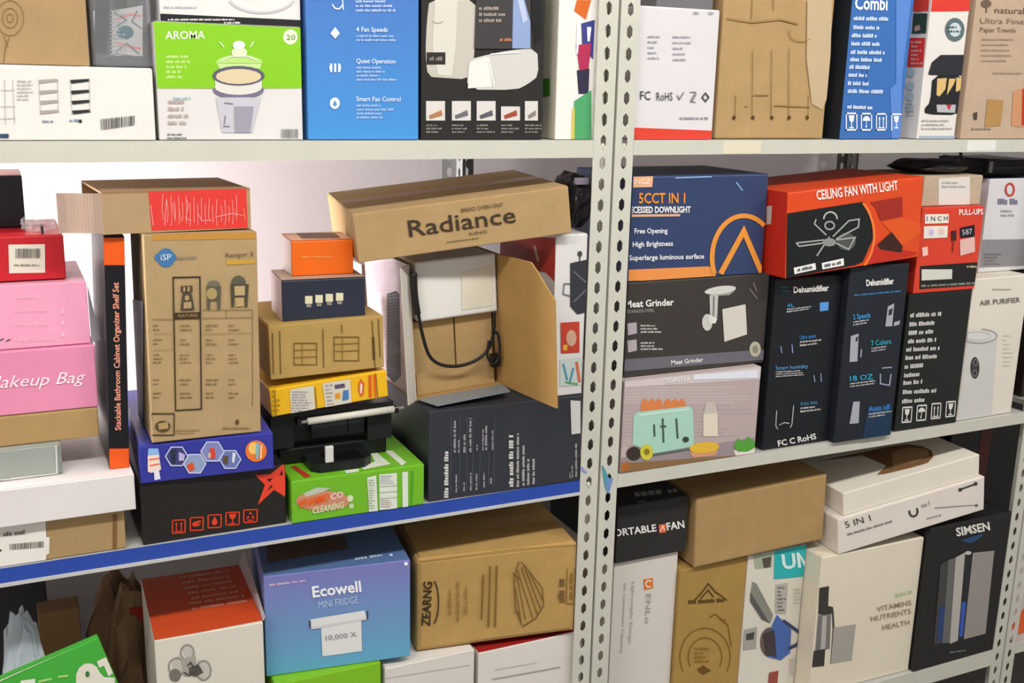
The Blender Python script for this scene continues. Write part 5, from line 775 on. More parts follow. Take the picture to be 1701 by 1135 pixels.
pr(o,'L',1,'#b8352b',[[(0.6,268.6),(236.1,300.9),(239.4,253.5),(239.4,220.4),(203.9,231.1),(0.6,215.3)]],'printed_panel')
wl(o,'L',2,'#e0a090',[(100.3,263.7),(134.8,268.7),(136.1,247.4),(101.5,242.1)],3,0.8,2,0.55,'small_print')
pr(o,'L',2,'#e8d8c8',[[(149.6,273.3),(168.2,245.8),(178.3,248.5),(159.9,276)]],'printed_lines')
o = K['radiance'] = bx('long_brown_carton', 'long brown carton lettered Radiance, lying tilted on top of the open carton', 'card:#ae9064', 0.5477, 0.0359, 1.3923, -0.1521, -0.1172, 0.0041, 0.3868, 0.3345, 0.0846, seed=33, flaps='#a8744c')
tx(o,'F',3,'#3e3122','Radiance',(92.2,32.9),(192.6,0.2),(-0.7,29.1),0.007,0,'lettering')
tx(o,'F',3,'#4a3a28','BREAD OVEN UNIT',(187.8,62.9),(76.4,0.6),(-0.3,7.1),0,0,'lettering')
tx(o,'F',3,'#5a4830','KING',(198.2,20.7),(31.8,0.4),(-0.3,5.8),0,0,'lettering')
wl(o,'F',2,'#6a5536',[(157.1,16.5),(214.6,16.3),(214.1,11.9),(156.6,12.2)],1,0.8,3,0.55,'small_print')
o = K['toaster'] = bx('toaster_carton', 'carton picturing a mint green toaster with toast, on the middle shelf beside the post', 'gloss:#c2b2b0', 1.0704, 0.0039, 0.9498, 0.0000, 0.0000, 0.0000, 0.3281, 0.2000, 0.1894, seed=34)
pr(o,'F',1,'#b9a8a6',[[(0.6,181.3),(327.5,164.4),(327.5,15.1),(0.6,56.8)]],'printed_photo')
pr(o,'F',2,'#d2c8c8',[[(0.6,188.8),(327.5,188.8),(327.5,162.2),(0.6,177.3)]],'printed_photo')  # pinkish band paints the sheen along the carton's top edge
wl(o,'F',1,'#c6b8b8',[(-9.8,181.6),(327.5,147.5),(331.3,107.7),(-7.8,144.7)],6,0.9,11,0.5,'small_print')
wl(o,'F',1,'#ab9c9c',[(-7.8,144.7),(331.3,107.7),(338.5,31.6),(-4,74.1)],9,0.9,12,0.5,'small_print')
pr(o,'F',2,'#9a8c90',[[(0.6,32.6),(327.5,34.7),(327.5,0.6),(169.4,0.6),(0.6,15.1)]],'printed_photo')
pr(o,'F',3,'#8a6a44',[[(0.6,21.5),(291.3,0.6),(31.1,0.6),(0.6,2.5)]],'printed_photo')
pr(o,'F',3,'#a9d3c0',[[(23.5,118.6),(32.5,123.8),(153.7,122.9),(163,115.5),(172.5,34.9),(75.7,32.3),(24.7,57.9)]],'printed_toaster')
pr(o,'F',4,'#c4e2d4',[[(30.4,119.8),(154,118.6),(154.3,114.3),(40,114.6)]],'printed_toaster')
pr(o,'F',4,'#5c6a64',[[(63.8,31.8),(170.2,33),(170.5,28.6),(66.5,27.2)]],'printed_panel')
pr(o,'F',2,'#d9824c',[[(57.7,131.3),(56.9,122.7),(53.9,116.6),(49.3,114.8),(44.5,117.7),(40.7,124.5),(38.9,133.4),(39.6,142),(42.7,148),(47.2,149.9),(52,147),(55.9,140.2)]],'printed_toast')
pr(o,'F',2,'#d9824c',[[(74.2,129.5),(73.5,120.8),(70.4,114.7),(65.9,112.9),(61,115.8),(57.1,122.7),(55.3,131.6),(56,140.2),(59.1,146.3),(63.6,148.1),(68.5,145.3),(72.4,138.5)]],'printed_toast')
pr(o,'F',2,'#d9824c',[[(90.9,127.7),(90.2,118.9),(87.1,112.8),(82.5,111),(77.6,113.9),(73.7,120.8),(71.8,129.8),(72.6,138.4),(75.6,144.5),(80.2,146.3),(85.1,143.5),(89,136.6)]],'printed_toast')
pr(o,'F',2,'#d9824c',[[(112.5,125.3),(111.8,116.5),(108.7,110.4),(104.1,108.5),(99.1,111.5),(95.2,118.4),(93.3,127.4),(94,136.1),(97.1,142.2),(101.7,144.1),(106.6,141.2),(110.6,134.3)]],'printed_toast')
pr(o,'F',2,'#d9824c',[[(129.4,123.4),(128.8,114.6),(125.7,108.5),(121,106.6),(116,109.6),(112,116.5),(110.1,125.5),(110.8,134.3),(113.9,140.4),(118.5,142.3),(123.5,139.4),(127.5,132.5)]],'printed_toast')
pr(o,'F',2,'#d9824c',[[(146.5,121.5),(145.8,112.7),(142.7,106.5),(138,104.7),(133,107.6),(128.9,114.6),(127,123.7),(127.7,132.5),(130.8,138.6),(135.5,140.5),(140.5,137.5),(144.5,130.6)]],'printed_toast')
pr(o,'F',5,'#4a5a52',[[(69.6,94.4),(72.6,68.7),(76.9,68.4),(73.9,94)]],'printed_lines')
pr(o,'F',5,'#4a5a52',[[(89.3,104.7),(94.6,53.3),(98.9,52.9),(93.6,104.3)]],'printed_lines')
pr(o,'F',5,'#4a5a52',[[(121.6,100.9),(128,57.6),(132.4,57.3),(126,100.7)]],'printed_lines')
pr(o,'F',5,'#4a5a52',[[(86.5,86.3),(100.9,84.6),(100.6,88.5),(86.2,90.2)]],'printed_lines')
pr(o,'F',5,'#35443e',[[(157.9,51.9),(157.6,49.8),(156.4,48.2),(154.4,47.1),(151.8,46.7),(149.1,47),(146.5,48.1),(144.3,49.7),(142.8,51.7),(142.1,53.8),(142.5,55.8),(143.7,57.5),(145.7,58.6),(148.2,59),(151,58.6),(153.6,57.6),(155.8,56),(157.3,54)]],'printed_disc')
pr(o,'F',3,'#e2d6c2',[[(189.6,101.8),(224.6,100),(229.7,49.5),(193.3,54)]],'printed_milk')
pr(o,'F',3,'#c8beb4',[[(195.1,126.8),(214.9,126.8),(224.6,100),(189.6,101.8)]],'printed_panel')
pr(o,'F',4,'#3a302c',[[(45.1,36.3),(44.4,31.5),(41.7,27.5),(37.3,24.9),(31.9,23.9),(26,24.7),(20.4,27.1),(15.7,31),(12.5,35.7),(11.2,40.8),(12,45.6),(14.7,49.5),(19,52.1),(24.4,53.1),(30.2,52.4),(35.9,50),(40.6,46.2),(43.8,41.4)]],'printed_disc')
pr(o,'F',5,'#d0c840',[[(73.1,35.7),(72.5,29.9),(70.2,25.1),(66.3,21.8),(61.5,20.4),(56.2,21.1),(51.1,23.8),(46.8,28.2),(43.8,33.7),(42.6,39.6),(43.1,45.3),(45.5,50.1),(49.3,53.4),(54.1,54.8),(59.4,54.1),(64.5,51.5),(68.8,47.1),(71.8,41.7)]],'printed_disc')
pr(o,'F',6,'#8a7a20',[[(64.4,38.1),(64.1,35.8),(63.1,33.9),(61.4,32.6),(59.3,32),(56.9,32.3),(54.7,33.4),(52.9,35.2),(51.6,37.4),(51,39.8),(51.3,42.1),(52.3,44),(54,45.3),(56.1,45.8),(58.4,45.5),(60.7,44.4),(62.5,42.7),(63.8,40.5)]],'printed_disc')
pr(o,'F',4,'#e2b63c',[[(235.6,27.3),(233.1,22.7),(225.2,19.2),(213.1,17.2),(198.7,17.2),(184.2,19),(171.9,22.4),(163.6,26.8),(160.4,31.7),(162.9,36.2),(170.6,39.7),(182.5,41.7),(196.8,41.8),(211.3,40.1),(223.8,36.7),(232.3,32.2)]],'printed_food')
pr(o,'F',3,'#d89a70',[[(161,23.4),(233.1,27.2),(227.1,8.2),(171.8,11.1)]],'printed_panel')
pr(o,'F',4,'#57a03c',[[(271.7,22.2),(280.6,38.8),(296.8,30.1),(306.3,40),(326,24.3),(327.1,12.9),(309.4,6.3),(283.1,9.7)]],'printed_plant')
pr(o,'F',3,'#e4dcd4',[[(272.5,13.3),(327.5,12.6),(327.5,1.9),(327.3,0.6),(284.7,0.6),(278.7,1.4)]],'printed_panel')
tx(o,'F',5,'#f4ecee','TOASTER',(92.3,177.5),(59.9,-1.8),(-1.4,9.2),0.012,0,'lettering')
pr(o,'F',3,'#e2e4ee',[[(158.6,187.6),(319,183),(320.6,165.5),(159.4,177.1)]],'printed_photo')  # whitish patch paints the stronger part of the top sheen
pr(o,'F',4,'#b0662c',[[(0.6,22.8),(17.3,23.1),(18.4,3.9),(0.6,3.6)]],'printed_panel')
o = K['grinder'] = bx('grinder_carton', 'dark carton picturing a silver meat grinder', 'gloss:#3d3936', 1.0801, 0.0240, 1.1400, 0.0000, 0.0000, 0.0000, 0.3390, 0.2400, 0.1900, seed=35)
pr(o,'F',1,'#6b6870',[[(0.6,37.8),(338.4,28.3),(338.4,6.3),(0.6,13.4)]],'printed_band')
tx(o,'F',3,'#f0eeea','Meat Grinder',(-4.2,141.2),(111.1,-2.7),(-1.5,13.6),0.024,0,'lettering')
tx(o,'F',3,'#b0aca8','STAINLESS STEEL',(0.9,129.7),(61.1,-1.1),(-0.8,6.4),0,0,'lettering')
pr(o,'F',2,'#b4a8b0',[[(2.1,109.6),(22.6,110.1),(24.8,87.8),(4.8,85.4)]],'printed_thumbnail')
wl(o,'F',2,'#d0ccc8',[(32,105.8),(84.4,101.9),(85.6,83),(33.1,87.1)],3,0.8,290,0.55,'small_print')
pr(o,'F',2,'#b4a8b0',[[(4,75.3),(24.6,75.7),(26.8,53.2),(6.7,50.8)]],'printed_thumbnail')
wl(o,'F',2,'#d0ccc8',[(34.1,71.3),(86.7,66.9),(87.9,47.9),(35.2,52.4)],3,0.8,375,0.55,'small_print')
pr(o,'F',3,'#d2d0ca',[[(254.6,163.9),(252.6,160.9),(246,158.1),(235.9,155.8),(223.4,154.2),(210.1,153.6),(197.6,154.1),(187.4,155.5),(180.6,157.6),(178.1,160.3),(180.2,163.3),(186.5,166),(196.5,168.4),(208.8,169.9),(222.1,170.6),(234.7,170.2),(245.1,168.8),(252.1,166.6)]],'printed_grinder')
pr(o,'F',2,'#a09e9a',[[(184.5,159.9),(253.5,159.8),(239.4,150.3),(199.8,150.8)]],'printed_grinder')
pr(o,'F',2,'#c4c2bc',[[(190.8,153.4),(212,152.1),(213.3,106.4),(196.1,105.5)]],'printed_grinder')
pr(o,'F',3,'#7c7a76',[[(199.3,150.8),(201.4,107.3),(205.3,106.9),(203.3,150.5)]],'printed_lines')
pr(o,'F',3,'#cac8c2',[[(202.2,96.8),(201.9,90.8),(200.1,85.7),(197,82),(193,80.2),(188.5,80.6),(184.2,83),(180.4,87.2),(177.8,92.6),(176.6,98.7),(176.9,104.6),(178.7,109.7),(181.8,113.3),(185.8,115.1),(190.2,114.8),(194.6,112.4),(198.3,108.3),(201,102.8)]],'printed_disc')
pr(o,'F',4,'#dcdad4',[[(190.5,114.2),(213.5,104.3),(209.3,94.1),(194.5,95.3)]],'printed_grinder')
pr(o,'F',2,'#d4cfc4',[[(224.4,122.2),(281.4,128.8),(291.3,64.6),(235.1,53.4)]],'printed_grinder')
pr(o,'F',2,'#b8b49a',[[(329.6,30.1),(329.4,25),(327.7,20.6),(324.8,17.2),(321,15.2),(316.5,14.8),(311.9,16),(307.6,18.7),(304.1,22.7),(301.6,27.4),(300.4,32.6),(300.7,37.6),(302.3,42),(305.2,45.4),(309,47.4),(313.4,47.8),(318,46.7),(322.3,44),(325.9,40.1),(328.4,35.3)]],'round_sticker')
pr(o,'F',3,'#8a8878',[[(322.3,30.7),(322.1,27.8),(321.1,25.3),(319.3,23.5),(317,22.7),(314.5,22.9),(312,24.1),(309.9,26.2),(308.4,29),(307.7,32),(307.8,34.9),(308.9,37.4),(310.6,39.2),(312.9,40),(315.4,39.8),(317.9,38.6),(320,36.5),(321.6,33.7)]],'printed_disc')
tx(o,'F',3,'#e8e6e2','Meat Grinder',(109.1,17),(76.8,-0.7),(-1.6,9.3),0.018,0,'lettering')
pr(o,'F',2,'#8a8480',[[(287.8,159.2),(310.2,136.8),(312.1,138),(289.7,160.4)]],'print_scuff')
pr(o,'F',2,'#8a8480',[[(296.6,171.5),(305.9,154.2),(308.2,154.8),(298.9,172.1)]],'print_scuff')
o = K['cct'] = bx('downlight_carton', 'navy blue carton with orange ring and lettering, on the meat grinder carton', 'gloss:#334268', 1.0791, 0.0240, 1.3308, 0.0000, 0.0000, 0.0000, 0.3170, 0.2200, 0.2011, seed=36)
pr(o,'F',1,'#e8924a',[[(0.6,24),(187.1,20.9),(203,5.3),(204.5,0.6),(36.9,0.6),(0.6,2.3)]],'printed_band')
pr(o,'F',2,'#f0b48a',[[(0.6,200.5),(44.1,200.5),(42.9,180.4),(0.6,180.4)]],'printed_tab')
tx(o,'F',4,'#faf0e4','MINGZ',(-11.3,186),(48.4,0.2),(-0.9,10.2),0,0,'lettering')
tx(o,'F',3,'#ef9426','5CCT IN 1',(14.9,150.7),(105,-2.3),(-1.3,19.5),0.018,0,'lettering')
tx(o,'F',3,'#f2f0ec','RECESSED DOWNLIGHT',(-11,133),(145,-3.4),(-0.8,12),0.03,0,'lettering')
pr(o,'F',2,'#e0a886',[[(0.6,129.7),(110.1,127.5),(110.4,122.8),(0.6,125.1)]],'printed_panel')
tx(o,'F',3,'#eef0f4','Free Opening',(8.8,93.4),(74.4,-1.9),(-0.7,9.8),0.018,0,'lettering')
tx(o,'F',3,'#eef0f4','High Brightness',(6.2,67.8),(91.3,-1.6),(-0.9,9.9),0.018,0,'lettering')
tx(o,'F',3,'#eef0f4','Superlarge luminous surface',(-0.5,42.3),(173.1,-4.8),(-0.8,9.9),0.018,0,'lettering')
pr(o,'F',3,'#e8953a',[[(205.1,6.6),(201.6,15.8),(190.7,14.5),(194.4,4.8)],[(201.6,15.8),(199,25.1),(188,24.6),(190.7,14.5)],[(199,25.1),(197.5,34.5),(186.3,34.8),(188,24.6)],[(197.5,34.5),(196.9,43.9),(185.7,44.9),(186.3,34.8)],[(196.9,43.9),(197.3,53.1),(186.1,54.9),(185.7,44.9)],[(197.3,53.1),(198.6,62),(187.6,64.6),(186.1,54.9)],[(198.6,62),(200.9,70.5),(190.1,73.9),(187.6,64.6)],[(200.9,70.5),(204.2,78.5),(193.7,82.7),(190.1,73.9)],[(204.2,78.5),(208.2,85.9),(198.2,90.9),(193.7,82.7)],[(208.2,85.9),(213.1,92.7),(203.6,98.4),(198.2,90.9)],[(213.1,92.7),(218.7,98.6),(209.9,105.1),(203.6,98.4)],[(218.7,98.6),(224.9,103.6),(217,110.9),(209.9,105.1)],[(224.9,103.6),(231.7,107.8),(224.9,115.8),(217,110.9)],[(231.7,107.8),(238.9,111),(233.4,119.5),(224.9,115.8)],[(238.9,111),(246.5,113.2),(242.5,122.2),(233.4,119.5)],[(246.5,113.2),(254.4,114.4),(252,123.6),(242.5,122.2)],[(254.4,114.4),(262.5,114.6),(261.7,123.9),(252,123.6)],[(262.5,114.6),(270.7,113.8),(271.7,122.9),(261.7,123.9)],[(270.7,113.8),(278.9,111.9),(281.6,120.7),(271.7,122.9)],[(278.9,111.9),(287,109.1),(291.3,117.4),(281.6,120.7)],[(287,109.1),(295,105.3),(300.7,112.8),(291.3,117.4)],[(295,105.3),(302.8,100.5),(309.8,107.3),(300.7,112.8)],[(302.8,100.5),(310.4,94.5),(316.4,99.6),(316.4,102.1),(309.8,107.3)]],'printed_ring')
pr(o,'F',3,'#e8953a',[[(220.9,1.8),(264.8,76.6),(264,100.6),(209,7.6)],[(264.8,76.6),(310.1,0.6),(313,0.6),(316.4,1.6),(316.4,13.9),(264,100.6)]],'printed_lines')
pr(o,'F',2,'#8fb0e0',[[(94.2,195.6),(178.9,196.6),(178.6,199),(93.9,197.9)]],'print_scuff')
pr(o,'F',2,'#8fb0e0',[[(236.7,185.5),(253,168.4),(255.3,169.7),(239,186.8)]],'print_scuff')
o = K['dehum'] = bx('dehumidifier_carton', 'tall black dehumidifier carton with a small blue square, beside the toaster carton', 'gloss:#1b1d22', 1.4244, 0.0102, 0.9498, 0.0000, 0.0000, 0.0000, 0.1756, 0.2400, 0.3690, seed=37)
tx(o,'F',3,'#f2efe9','Dehumidifier',(47.4,338.3),(93.2,-1.1),(-2.4,13),0.03,0,'lettering')
wl(o,'F',2,'#2f5a6a',[(12.6,356.4),(41.2,354.7),(42.9,338.5),(14.2,340.3)],2,0.8,2,0.55,'small_print')
pr(o,'F',2,'#5a9ae0',[[(119.7,313.1),(143.5,313),(144.7,294.6),(121.9,293.6)]],'printed_panel')
wl(o,'F',2,'#c8ccd2',[(33,307),(97.6,308),(98.5,300),(34.1,296.2)],2,0.8,1,0.55,'small_print')
tx(o,'F',3,'#3fa0d8','4L',(32.8,308.8),(19.9,0.1),(-1.5,7.2),0,0,'lettering')
tx(o,'F',3,'#3f8fd8','Ultra quiet',(74.7,236.8),(43,0.9),(-2.3,8.9),0,0,'lettering')
wl(o,'F',2,'#c9c6c2',[(75,234.6),(134.1,234.9),(131.1,221.1),(76.5,220.2)],2,0.8,1,0.55,'small_print')
tx(o,'F',3,'#5aa6e0','Smart humidity',(17.6,175.8),(85.9,-3.6),(-1.6,8.9),0,0,'lettering')
wl(o,'F',2,'#c9c6c2',[(17.9,173.6),(120,169.1),(117,155.2),(19.3,159.1)],3,0.8,2,0.55,'small_print')
tx(o,'F',3,'#4a90c0','Auto stop',(92,89.9),(46.3,-0.5),(-2.3,9.3),0,0,'lettering')
wl(o,'F',2,'#c9c6c2',[(92.2,87.6),(155.1,86),(152,71.8),(93.8,72.6)],2,0.8,3,0.55,'small_print')
pr(o,'F',2,'#8a98c0',[[(24.5,226.2),(28.3,211.3),(30.9,211.4),(27.2,226.3)]],'printed_lines')
pr(o,'F',2,'#8a98c0',[[(53.3,227.5),(57.5,208.8),(60.2,208.8),(56,227.5)]],'printed_lines')
pr(o,'F',2,'#8a98c0',[[(120.3,154.7),(124.3,139.3),(127.1,139.3),(123,154.7)]],'printed_lines')
pr(o,'F',2,'#8a98c0',[[(138.5,156.8),(142.1,137.6),(144.9,137.4),(141.3,156.7)]],'printed_lines')
pr(o,'F',2,'#b8bcc4',[[(27.8,85.7),(29,51.4),(31.2,51.6),(30.1,85.4)],[(29,51.4),(35.4,42.9),(37.3,43.6),(31.2,51.6)]],'printed_lines')
pr(o,'F',2,'#b8bcc4',[[(72.3,92.1),(72.1,50.6),(74.5,49.8),(74.6,91.7)],[(72.1,50.6),(68.4,43.6),(70.6,42.5),(74.5,49.8)]],'printed_lines')
pr(o,'F',2,'#b8bcc4',[[(39.6,51.5),(52.4,55.5),(51.9,57.5),(38.4,53.3)],[(52.4,55.5),(66.1,52),(66.3,53.9),(51.9,57.5)]],'printed_lines')
tx(o,'F',3,'#e6e4e0','FC C RoHS',(41.6,4.5),(103.5,4.3),(-4.4,13.3),0.024,0,'lettering')
o = K['dehumb'] = bx('dehumidifier_carton', 'tall black dehumidifier carton with grey device pictures, next to the specification carton', 'gloss:#1f242c', 1.6020, -0.0092, 0.9498, -0.0118, 0.0000, 0.0000, 0.1630, 0.2400, 0.3892, seed=38)
tx(o,'F',3,'#f2efe9','Dehumidifier',(46.9,345.8),(76.2,0.3),(-3.1,13.6),0.03,0,'lettering')
wl(o,'F',2,'#3f80b0',[(15.2,331.1),(147.2,332.9),(149.2,325.5),(16.1,324)],1,0.8,2,0.55,'small_print')
tx(o,'F',3,'#3f9fe0','2 Speeds',(20,274.6),(47.3,1.7),(-3.3,11.6),0.012,0,'lettering')
wl(o,'F',2,'#c8c4c4',[(20.4,271.8),(76.6,275),(75.8,263.5),(21.8,260.2)],2,0.8,370,0.55,'small_print')
tx(o,'F',3,'#2fb0c0','7 Colors',(77.9,212.4),(55.7,0.6),(-3.3,11.9),0.012,0,'lettering')
wl(o,'F',2,'#c8c4c4',[(78.3,209.4),(143.2,211.5),(142.4,199.7),(79.8,197.6)],2,0.8,530,0.55,'small_print')
tx(o,'F',3,'#2fa8d0','18 OZ',(27.9,138),(64.5,-1),(-2.9,12),0.012,0,'lettering')
wl(o,'F',2,'#c8c4c4',[(28.3,135),(101.9,135.3),(101.2,123.5),(29.8,123.1)],2,0.8,745,0.55,'small_print')
tx(o,'F',3,'#3f8fd8','Auto off',(90.5,62.6),(61.6,-1.4),(-3.2,12.3),0.012,0,'lettering')
wl(o,'F',2,'#c8c4c4',[(90.9,59.6),(161.9,59.4),(161.2,47.3),(92.5,47.3)],2,0.8,930,0.55,'small_print')
pr(o,'F',2,'#a8acb4',[[(112.7,297.1),(130.4,303.2),(131.4,252.1),(111.8,252.9)]],'printed_device')
pr(o,'F',2,'#a8acb4',[[(136.3,260.9),(152.4,263.4),(151.3,254.4),(135.2,251.9)]],'printed_device')
pr(o,'F',2,'#a8acb4',[[(17.7,238.9),(38.9,242.7),(43.1,180.6),(21.2,181.4)]],'printed_device')
pr(o,'F',2,'#a8acb4',[[(43,90.2),(61.5,89),(64.6,39.1),(38.6,40.1)]],'printed_device')
pr(o,'F',3,'#2c3036',[[(117,289.6),(127.3,292.5),(126,278.1),(116.9,276.9)]],'printed_panel')
pr(o,'F',3,'#2c3036',[[(31.8,234.2),(38.2,237.4),(37.3,226.6),(32,225.2)]],'printed_panel')
pr(o,'F',2,'#9aa0b4',[[(110.2,146.9),(113.4,122.9),(116.9,125.1),(114,146.5)],[(113.4,122.9),(143.8,115.7),(140.1,119.6),(116.9,125.1)],[(143.8,115.7),(145,143.4),(141.2,144.2),(140.1,119.6)]],'printed_lines')
pr(o,'F',2,'#9aa0b4',[[(115.4,157.9),(143.8,157.2),(143,160.3),(114.7,160.9)]],'printed_lines')
pr(o,'F',2,'#9aa0b4',[[(49.2,207.6),(49.3,189.4),(53,188.7),(52.9,207)]],'printed_lines')
pr(o,'F',1,'#1b3550',[[(80,0.6),(86.6,74.3),(155,74.7),(160.8,0.6)]],'printed_panel')
o = K['spec'] = bx('specification_carton', 'black carton listing specifications above four white handling symbols', 'gloss:#1e201f', 1.7889, 0.0032, 0.9498, -0.0021, 0.0000, 0.0000, 0.1904, 0.3000, 0.3159, seed=39)
wl(o,'F',2,'#cfcdc8',[(8.6,273.8),(110.3,270.3),(110.2,260.6),(8.9,263.6)],1,1,0,0.95,'small_print')
wl(o,'F',2,'#cfcdc8',[(8.8,253.4),(85.9,251.4),(85.8,241.6),(9.1,243.2)],1,1,1,0.95,'small_print')
wl(o,'F',2,'#cfcdc8',[(9.3,233.8),(86.2,231.5),(86.1,221.8),(9.6,223.5)],1,1,2,0.95,'small_print')
wl(o,'F',2,'#cfcdc8',[(10.5,214.7),(96.1,211.5),(96,201.6),(10.8,204.4)],1,1,3,0.95,'small_print')
wl(o,'F',2,'#cfcdc8',[(8.1,196.1),(110.6,191.2),(110.6,181.3),(8.4,185.8)],1,1,4,0.95,'small_print')
wl(o,'F',2,'#cfcdc8',[(8.1,177.3),(105.5,172.4),(105.4,162.5),(8.4,166.9)],1,1,5,0.95,'small_print')
wl(o,'F',2,'#cfcdc8',[(8.7,156.5),(67.8,154.8),(67.7,144.9),(9,146)],1,1,6,0.95,'small_print')
wl(o,'F',2,'#cfcdc8',[(10,136.4),(66,134.8),(65.9,124.9),(10.3,125.9)],1,1,7,0.95,'small_print')
wl(o,'F',2,'#cfcdc8',[(10.2,118.9),(71.5,116.6),(71.4,106.6),(10.5,108.4)],1,1,8,0.95,'small_print')
wl(o,'F',2,'#cfcdc8',[(11.6,97.7),(119.1,90.5),(119,80.4),(12,87.2)],1,1,9,0.95,'small_print')
wl(o,'F',2,'#cfcdc8',[(12.4,75.9),(85.2,72),(85.1,61.9),(12.7,65.3)],1,1,10,0.95,'small_print')
ic(o,'F',2,'#dedcd6',[(15.8,57.2),(46.4,55.4),(48.9,16.7),(18.2,18.4)],'glass','handling_symbol')
ic(o,'F',2,'#dedcd6',[(59.9,56.8),(90.6,55),(93.2,16.3),(62.5,17.7)],'umbrella','handling_symbol')
ic(o,'F',2,'#dedcd6',[(104.7,56.3),(135.4,54.6),(138.2,16),(107.5,16.9)],'stack','handling_symbol')
ic(o,'F',2,'#dedcd6',[(150.1,55.9),(180.9,54.2),(183.8,15.6),(153.1,16.2)],'glass','handling_symbol')
o = K['purifier'] = bx('purifier_carton', 'white carton picturing a cylindrical air purifier', 'gloss:#e3dbcd', 1.9883, 0.0094, 0.9498, 0.0128, 0.0000, 0.0000, 0.1829, 0.2600, 0.3381, seed=40)
pr(o,'F',1,'#cfccc8',[[(1.8,0.6),(2.3,195.9),(99.7,197.2),(115.9,0.6)]],'printed_purifier')
pr(o,'F',2,'#d9d6d2',[[(99.7,197.2),(97.6,191.9),(89.6,187.7),(76.5,185),(59.6,183.9),(40.7,184.7),(21.6,187.2),(4.2,191.1),(0.6,192.4),(0.6,219.5),(15.9,220.5),(34.6,219.9),(53.7,217.5),(71.4,213.6),(85.8,208.6),(95.6,202.9)]],'printed_purifier')
pr(o,'F',3,'#a8a4a0',[[(45.1,216),(58.5,213.8),(58.7,217.5),(45,219.7)],[(58.5,213.8),(70.7,210.9),(71.5,214.5),(58.7,217.5)],[(70.7,210.9),(81,207.5),(82.6,210.8),(71.5,214.5)],[(81,207.5),(88.6,203.8),(91.5,206.6),(82.6,210.8)],[(88.6,203.8),(93.1,200.4),(97.6,201.8),(91.5,206.6)],[(93.1,200.4),(94.7,197.4),(100.3,196.7),(97.6,201.8)],[(94.7,197.4),(93.7,194.5),(98.7,192),(100.3,196.7)],[(93.7,194.5),(89.8,191.7),(93.6,188.3),(98.7,192)],[(89.8,191.7),(82.7,189.3),(85.5,185.6),(93.6,188.3)],[(82.7,189.3),(73,187.7),(75,183.8),(85.5,185.6)],[(73,187.7),(61.1,186.9),(62.6,183),(75,183.8)],[(61.1,186.9),(48,187.1),(48.9,183.2),(62.6,183)],[(48,187.1),(34.2,188.2),(34.7,184.3),(48.9,183.2)],[(34.2,188.2),(20.8,190.2),(20.7,186.4),(34.7,184.3)],[(20.8,190.2),(8.4,192.9),(7.7,189.3),(20.7,186.4)],[(8.4,192.9),(0.6,195.3),(0.6,191.5),(7.7,189.3)]],'printed_ring')
pr(o,'F',3,'#bcb8b4',[[(73.7,199.3),(73,197.4),(75.4,196),(76.6,199.1)],[(73,197.4),(69.6,195.4),(71.3,193.6),(75.4,196)],[(69.6,195.4),(63.5,193.9),(64.7,192),(71.3,193.6)],[(63.5,193.9),(55.3,193),(56.1,191.1),(64.7,192)],[(55.3,193),(45.5,192.9),(46.1,190.9),(56.1,191.1)],[(45.5,192.9),(34.9,193.4),(35.2,191.5),(46.1,190.9)],[(34.9,193.4),(24.2,194.7),(24.3,192.8),(35.2,191.5)],[(24.2,194.7),(14.2,196.5),(14,194.7),(24.3,192.8)],[(14.2,196.5),(5.5,198.8),(5,197),(14,194.7)],[(5.5,198.8),(0.6,200.7),(0.6,198.7),(5,197)],[(0.6,210.7),(3.4,211.4),(2.2,213.2),(0.6,212.8)],[(3.4,211.4),(11.5,212.3),(10.6,214.2),(2.2,213.2)],[(11.5,212.3),(21.1,212.5),(20.5,214.4),(10.6,214.2)],[(21.1,212.5),(31.7,212),(31.3,213.9),(20.5,214.4)],[(31.7,212),(42.4,210.7),(42.3,212.6),(31.3,213.9)],[(42.4,210.7),(52.5,208.9),(52.6,210.8),(42.3,212.6)],[(52.5,208.9),(61.2,206.6),(61.8,208.4),(52.6,210.8)],[(61.2,206.6),(68,204.1),(69.1,205.6),(61.8,208.4)],[(68,204.1),(72.2,201.5),(74.2,202.5),(69.1,205.6)],[(72.2,201.5),(73.7,199.3),(76.6,199.1),(74.2,202.5)]],'printed_ring')
pr(o,'F',3,'#3a3838',[[(53,124.6),(53.7,115.5),(52.5,107.7),(49.5,102.1),(45.1,99.4),(39.9,100),(34.4,103.7),(29.4,110),(25.4,118.3),(23,127.5),(22.3,136.5),(23.5,144.3),(26.5,149.8),(30.8,152.5),(36,152),(41.4,148.4),(46.5,142.1),(50.5,133.8)]],'printed_slot')
pr(o,'F',4,'#8a8888',[[(42.5,138.4),(42.3,134.9),(44.5,134.1),(44.7,138.2)],[(42.3,134.9),(40.4,132.6),(42.1,131.2),(44.5,134.1)],[(40.4,132.6),(37.8,132.1),(38.1,130.3),(42.1,131.2)],[(37.8,132.1),(34.8,133.2),(33.6,132),(38.1,130.3)],[(34.8,133.2),(32.1,135.9),(30.1,135.5),(33.6,132)],[(32.1,135.9),(30.6,139.5),(28.4,139.8),(30.1,135.5)],[(30.6,139.5),(30.9,143),(28.7,143.8),(28.4,139.8)],[(30.9,143),(32.7,145.3),(31,146.8),(28.7,143.8)],[(32.7,145.3),(35.4,145.9),(35.1,147.6),(31,146.8)],[(35.4,145.9),(38.3,144.8),(39.5,146),(35.1,147.6)],[(38.3,144.8),(41,142.1),(43,142.5),(39.5,146)],[(41,142.1),(42.5,138.4),(44.7,138.2),(43,142.5)]],'printed_ring')
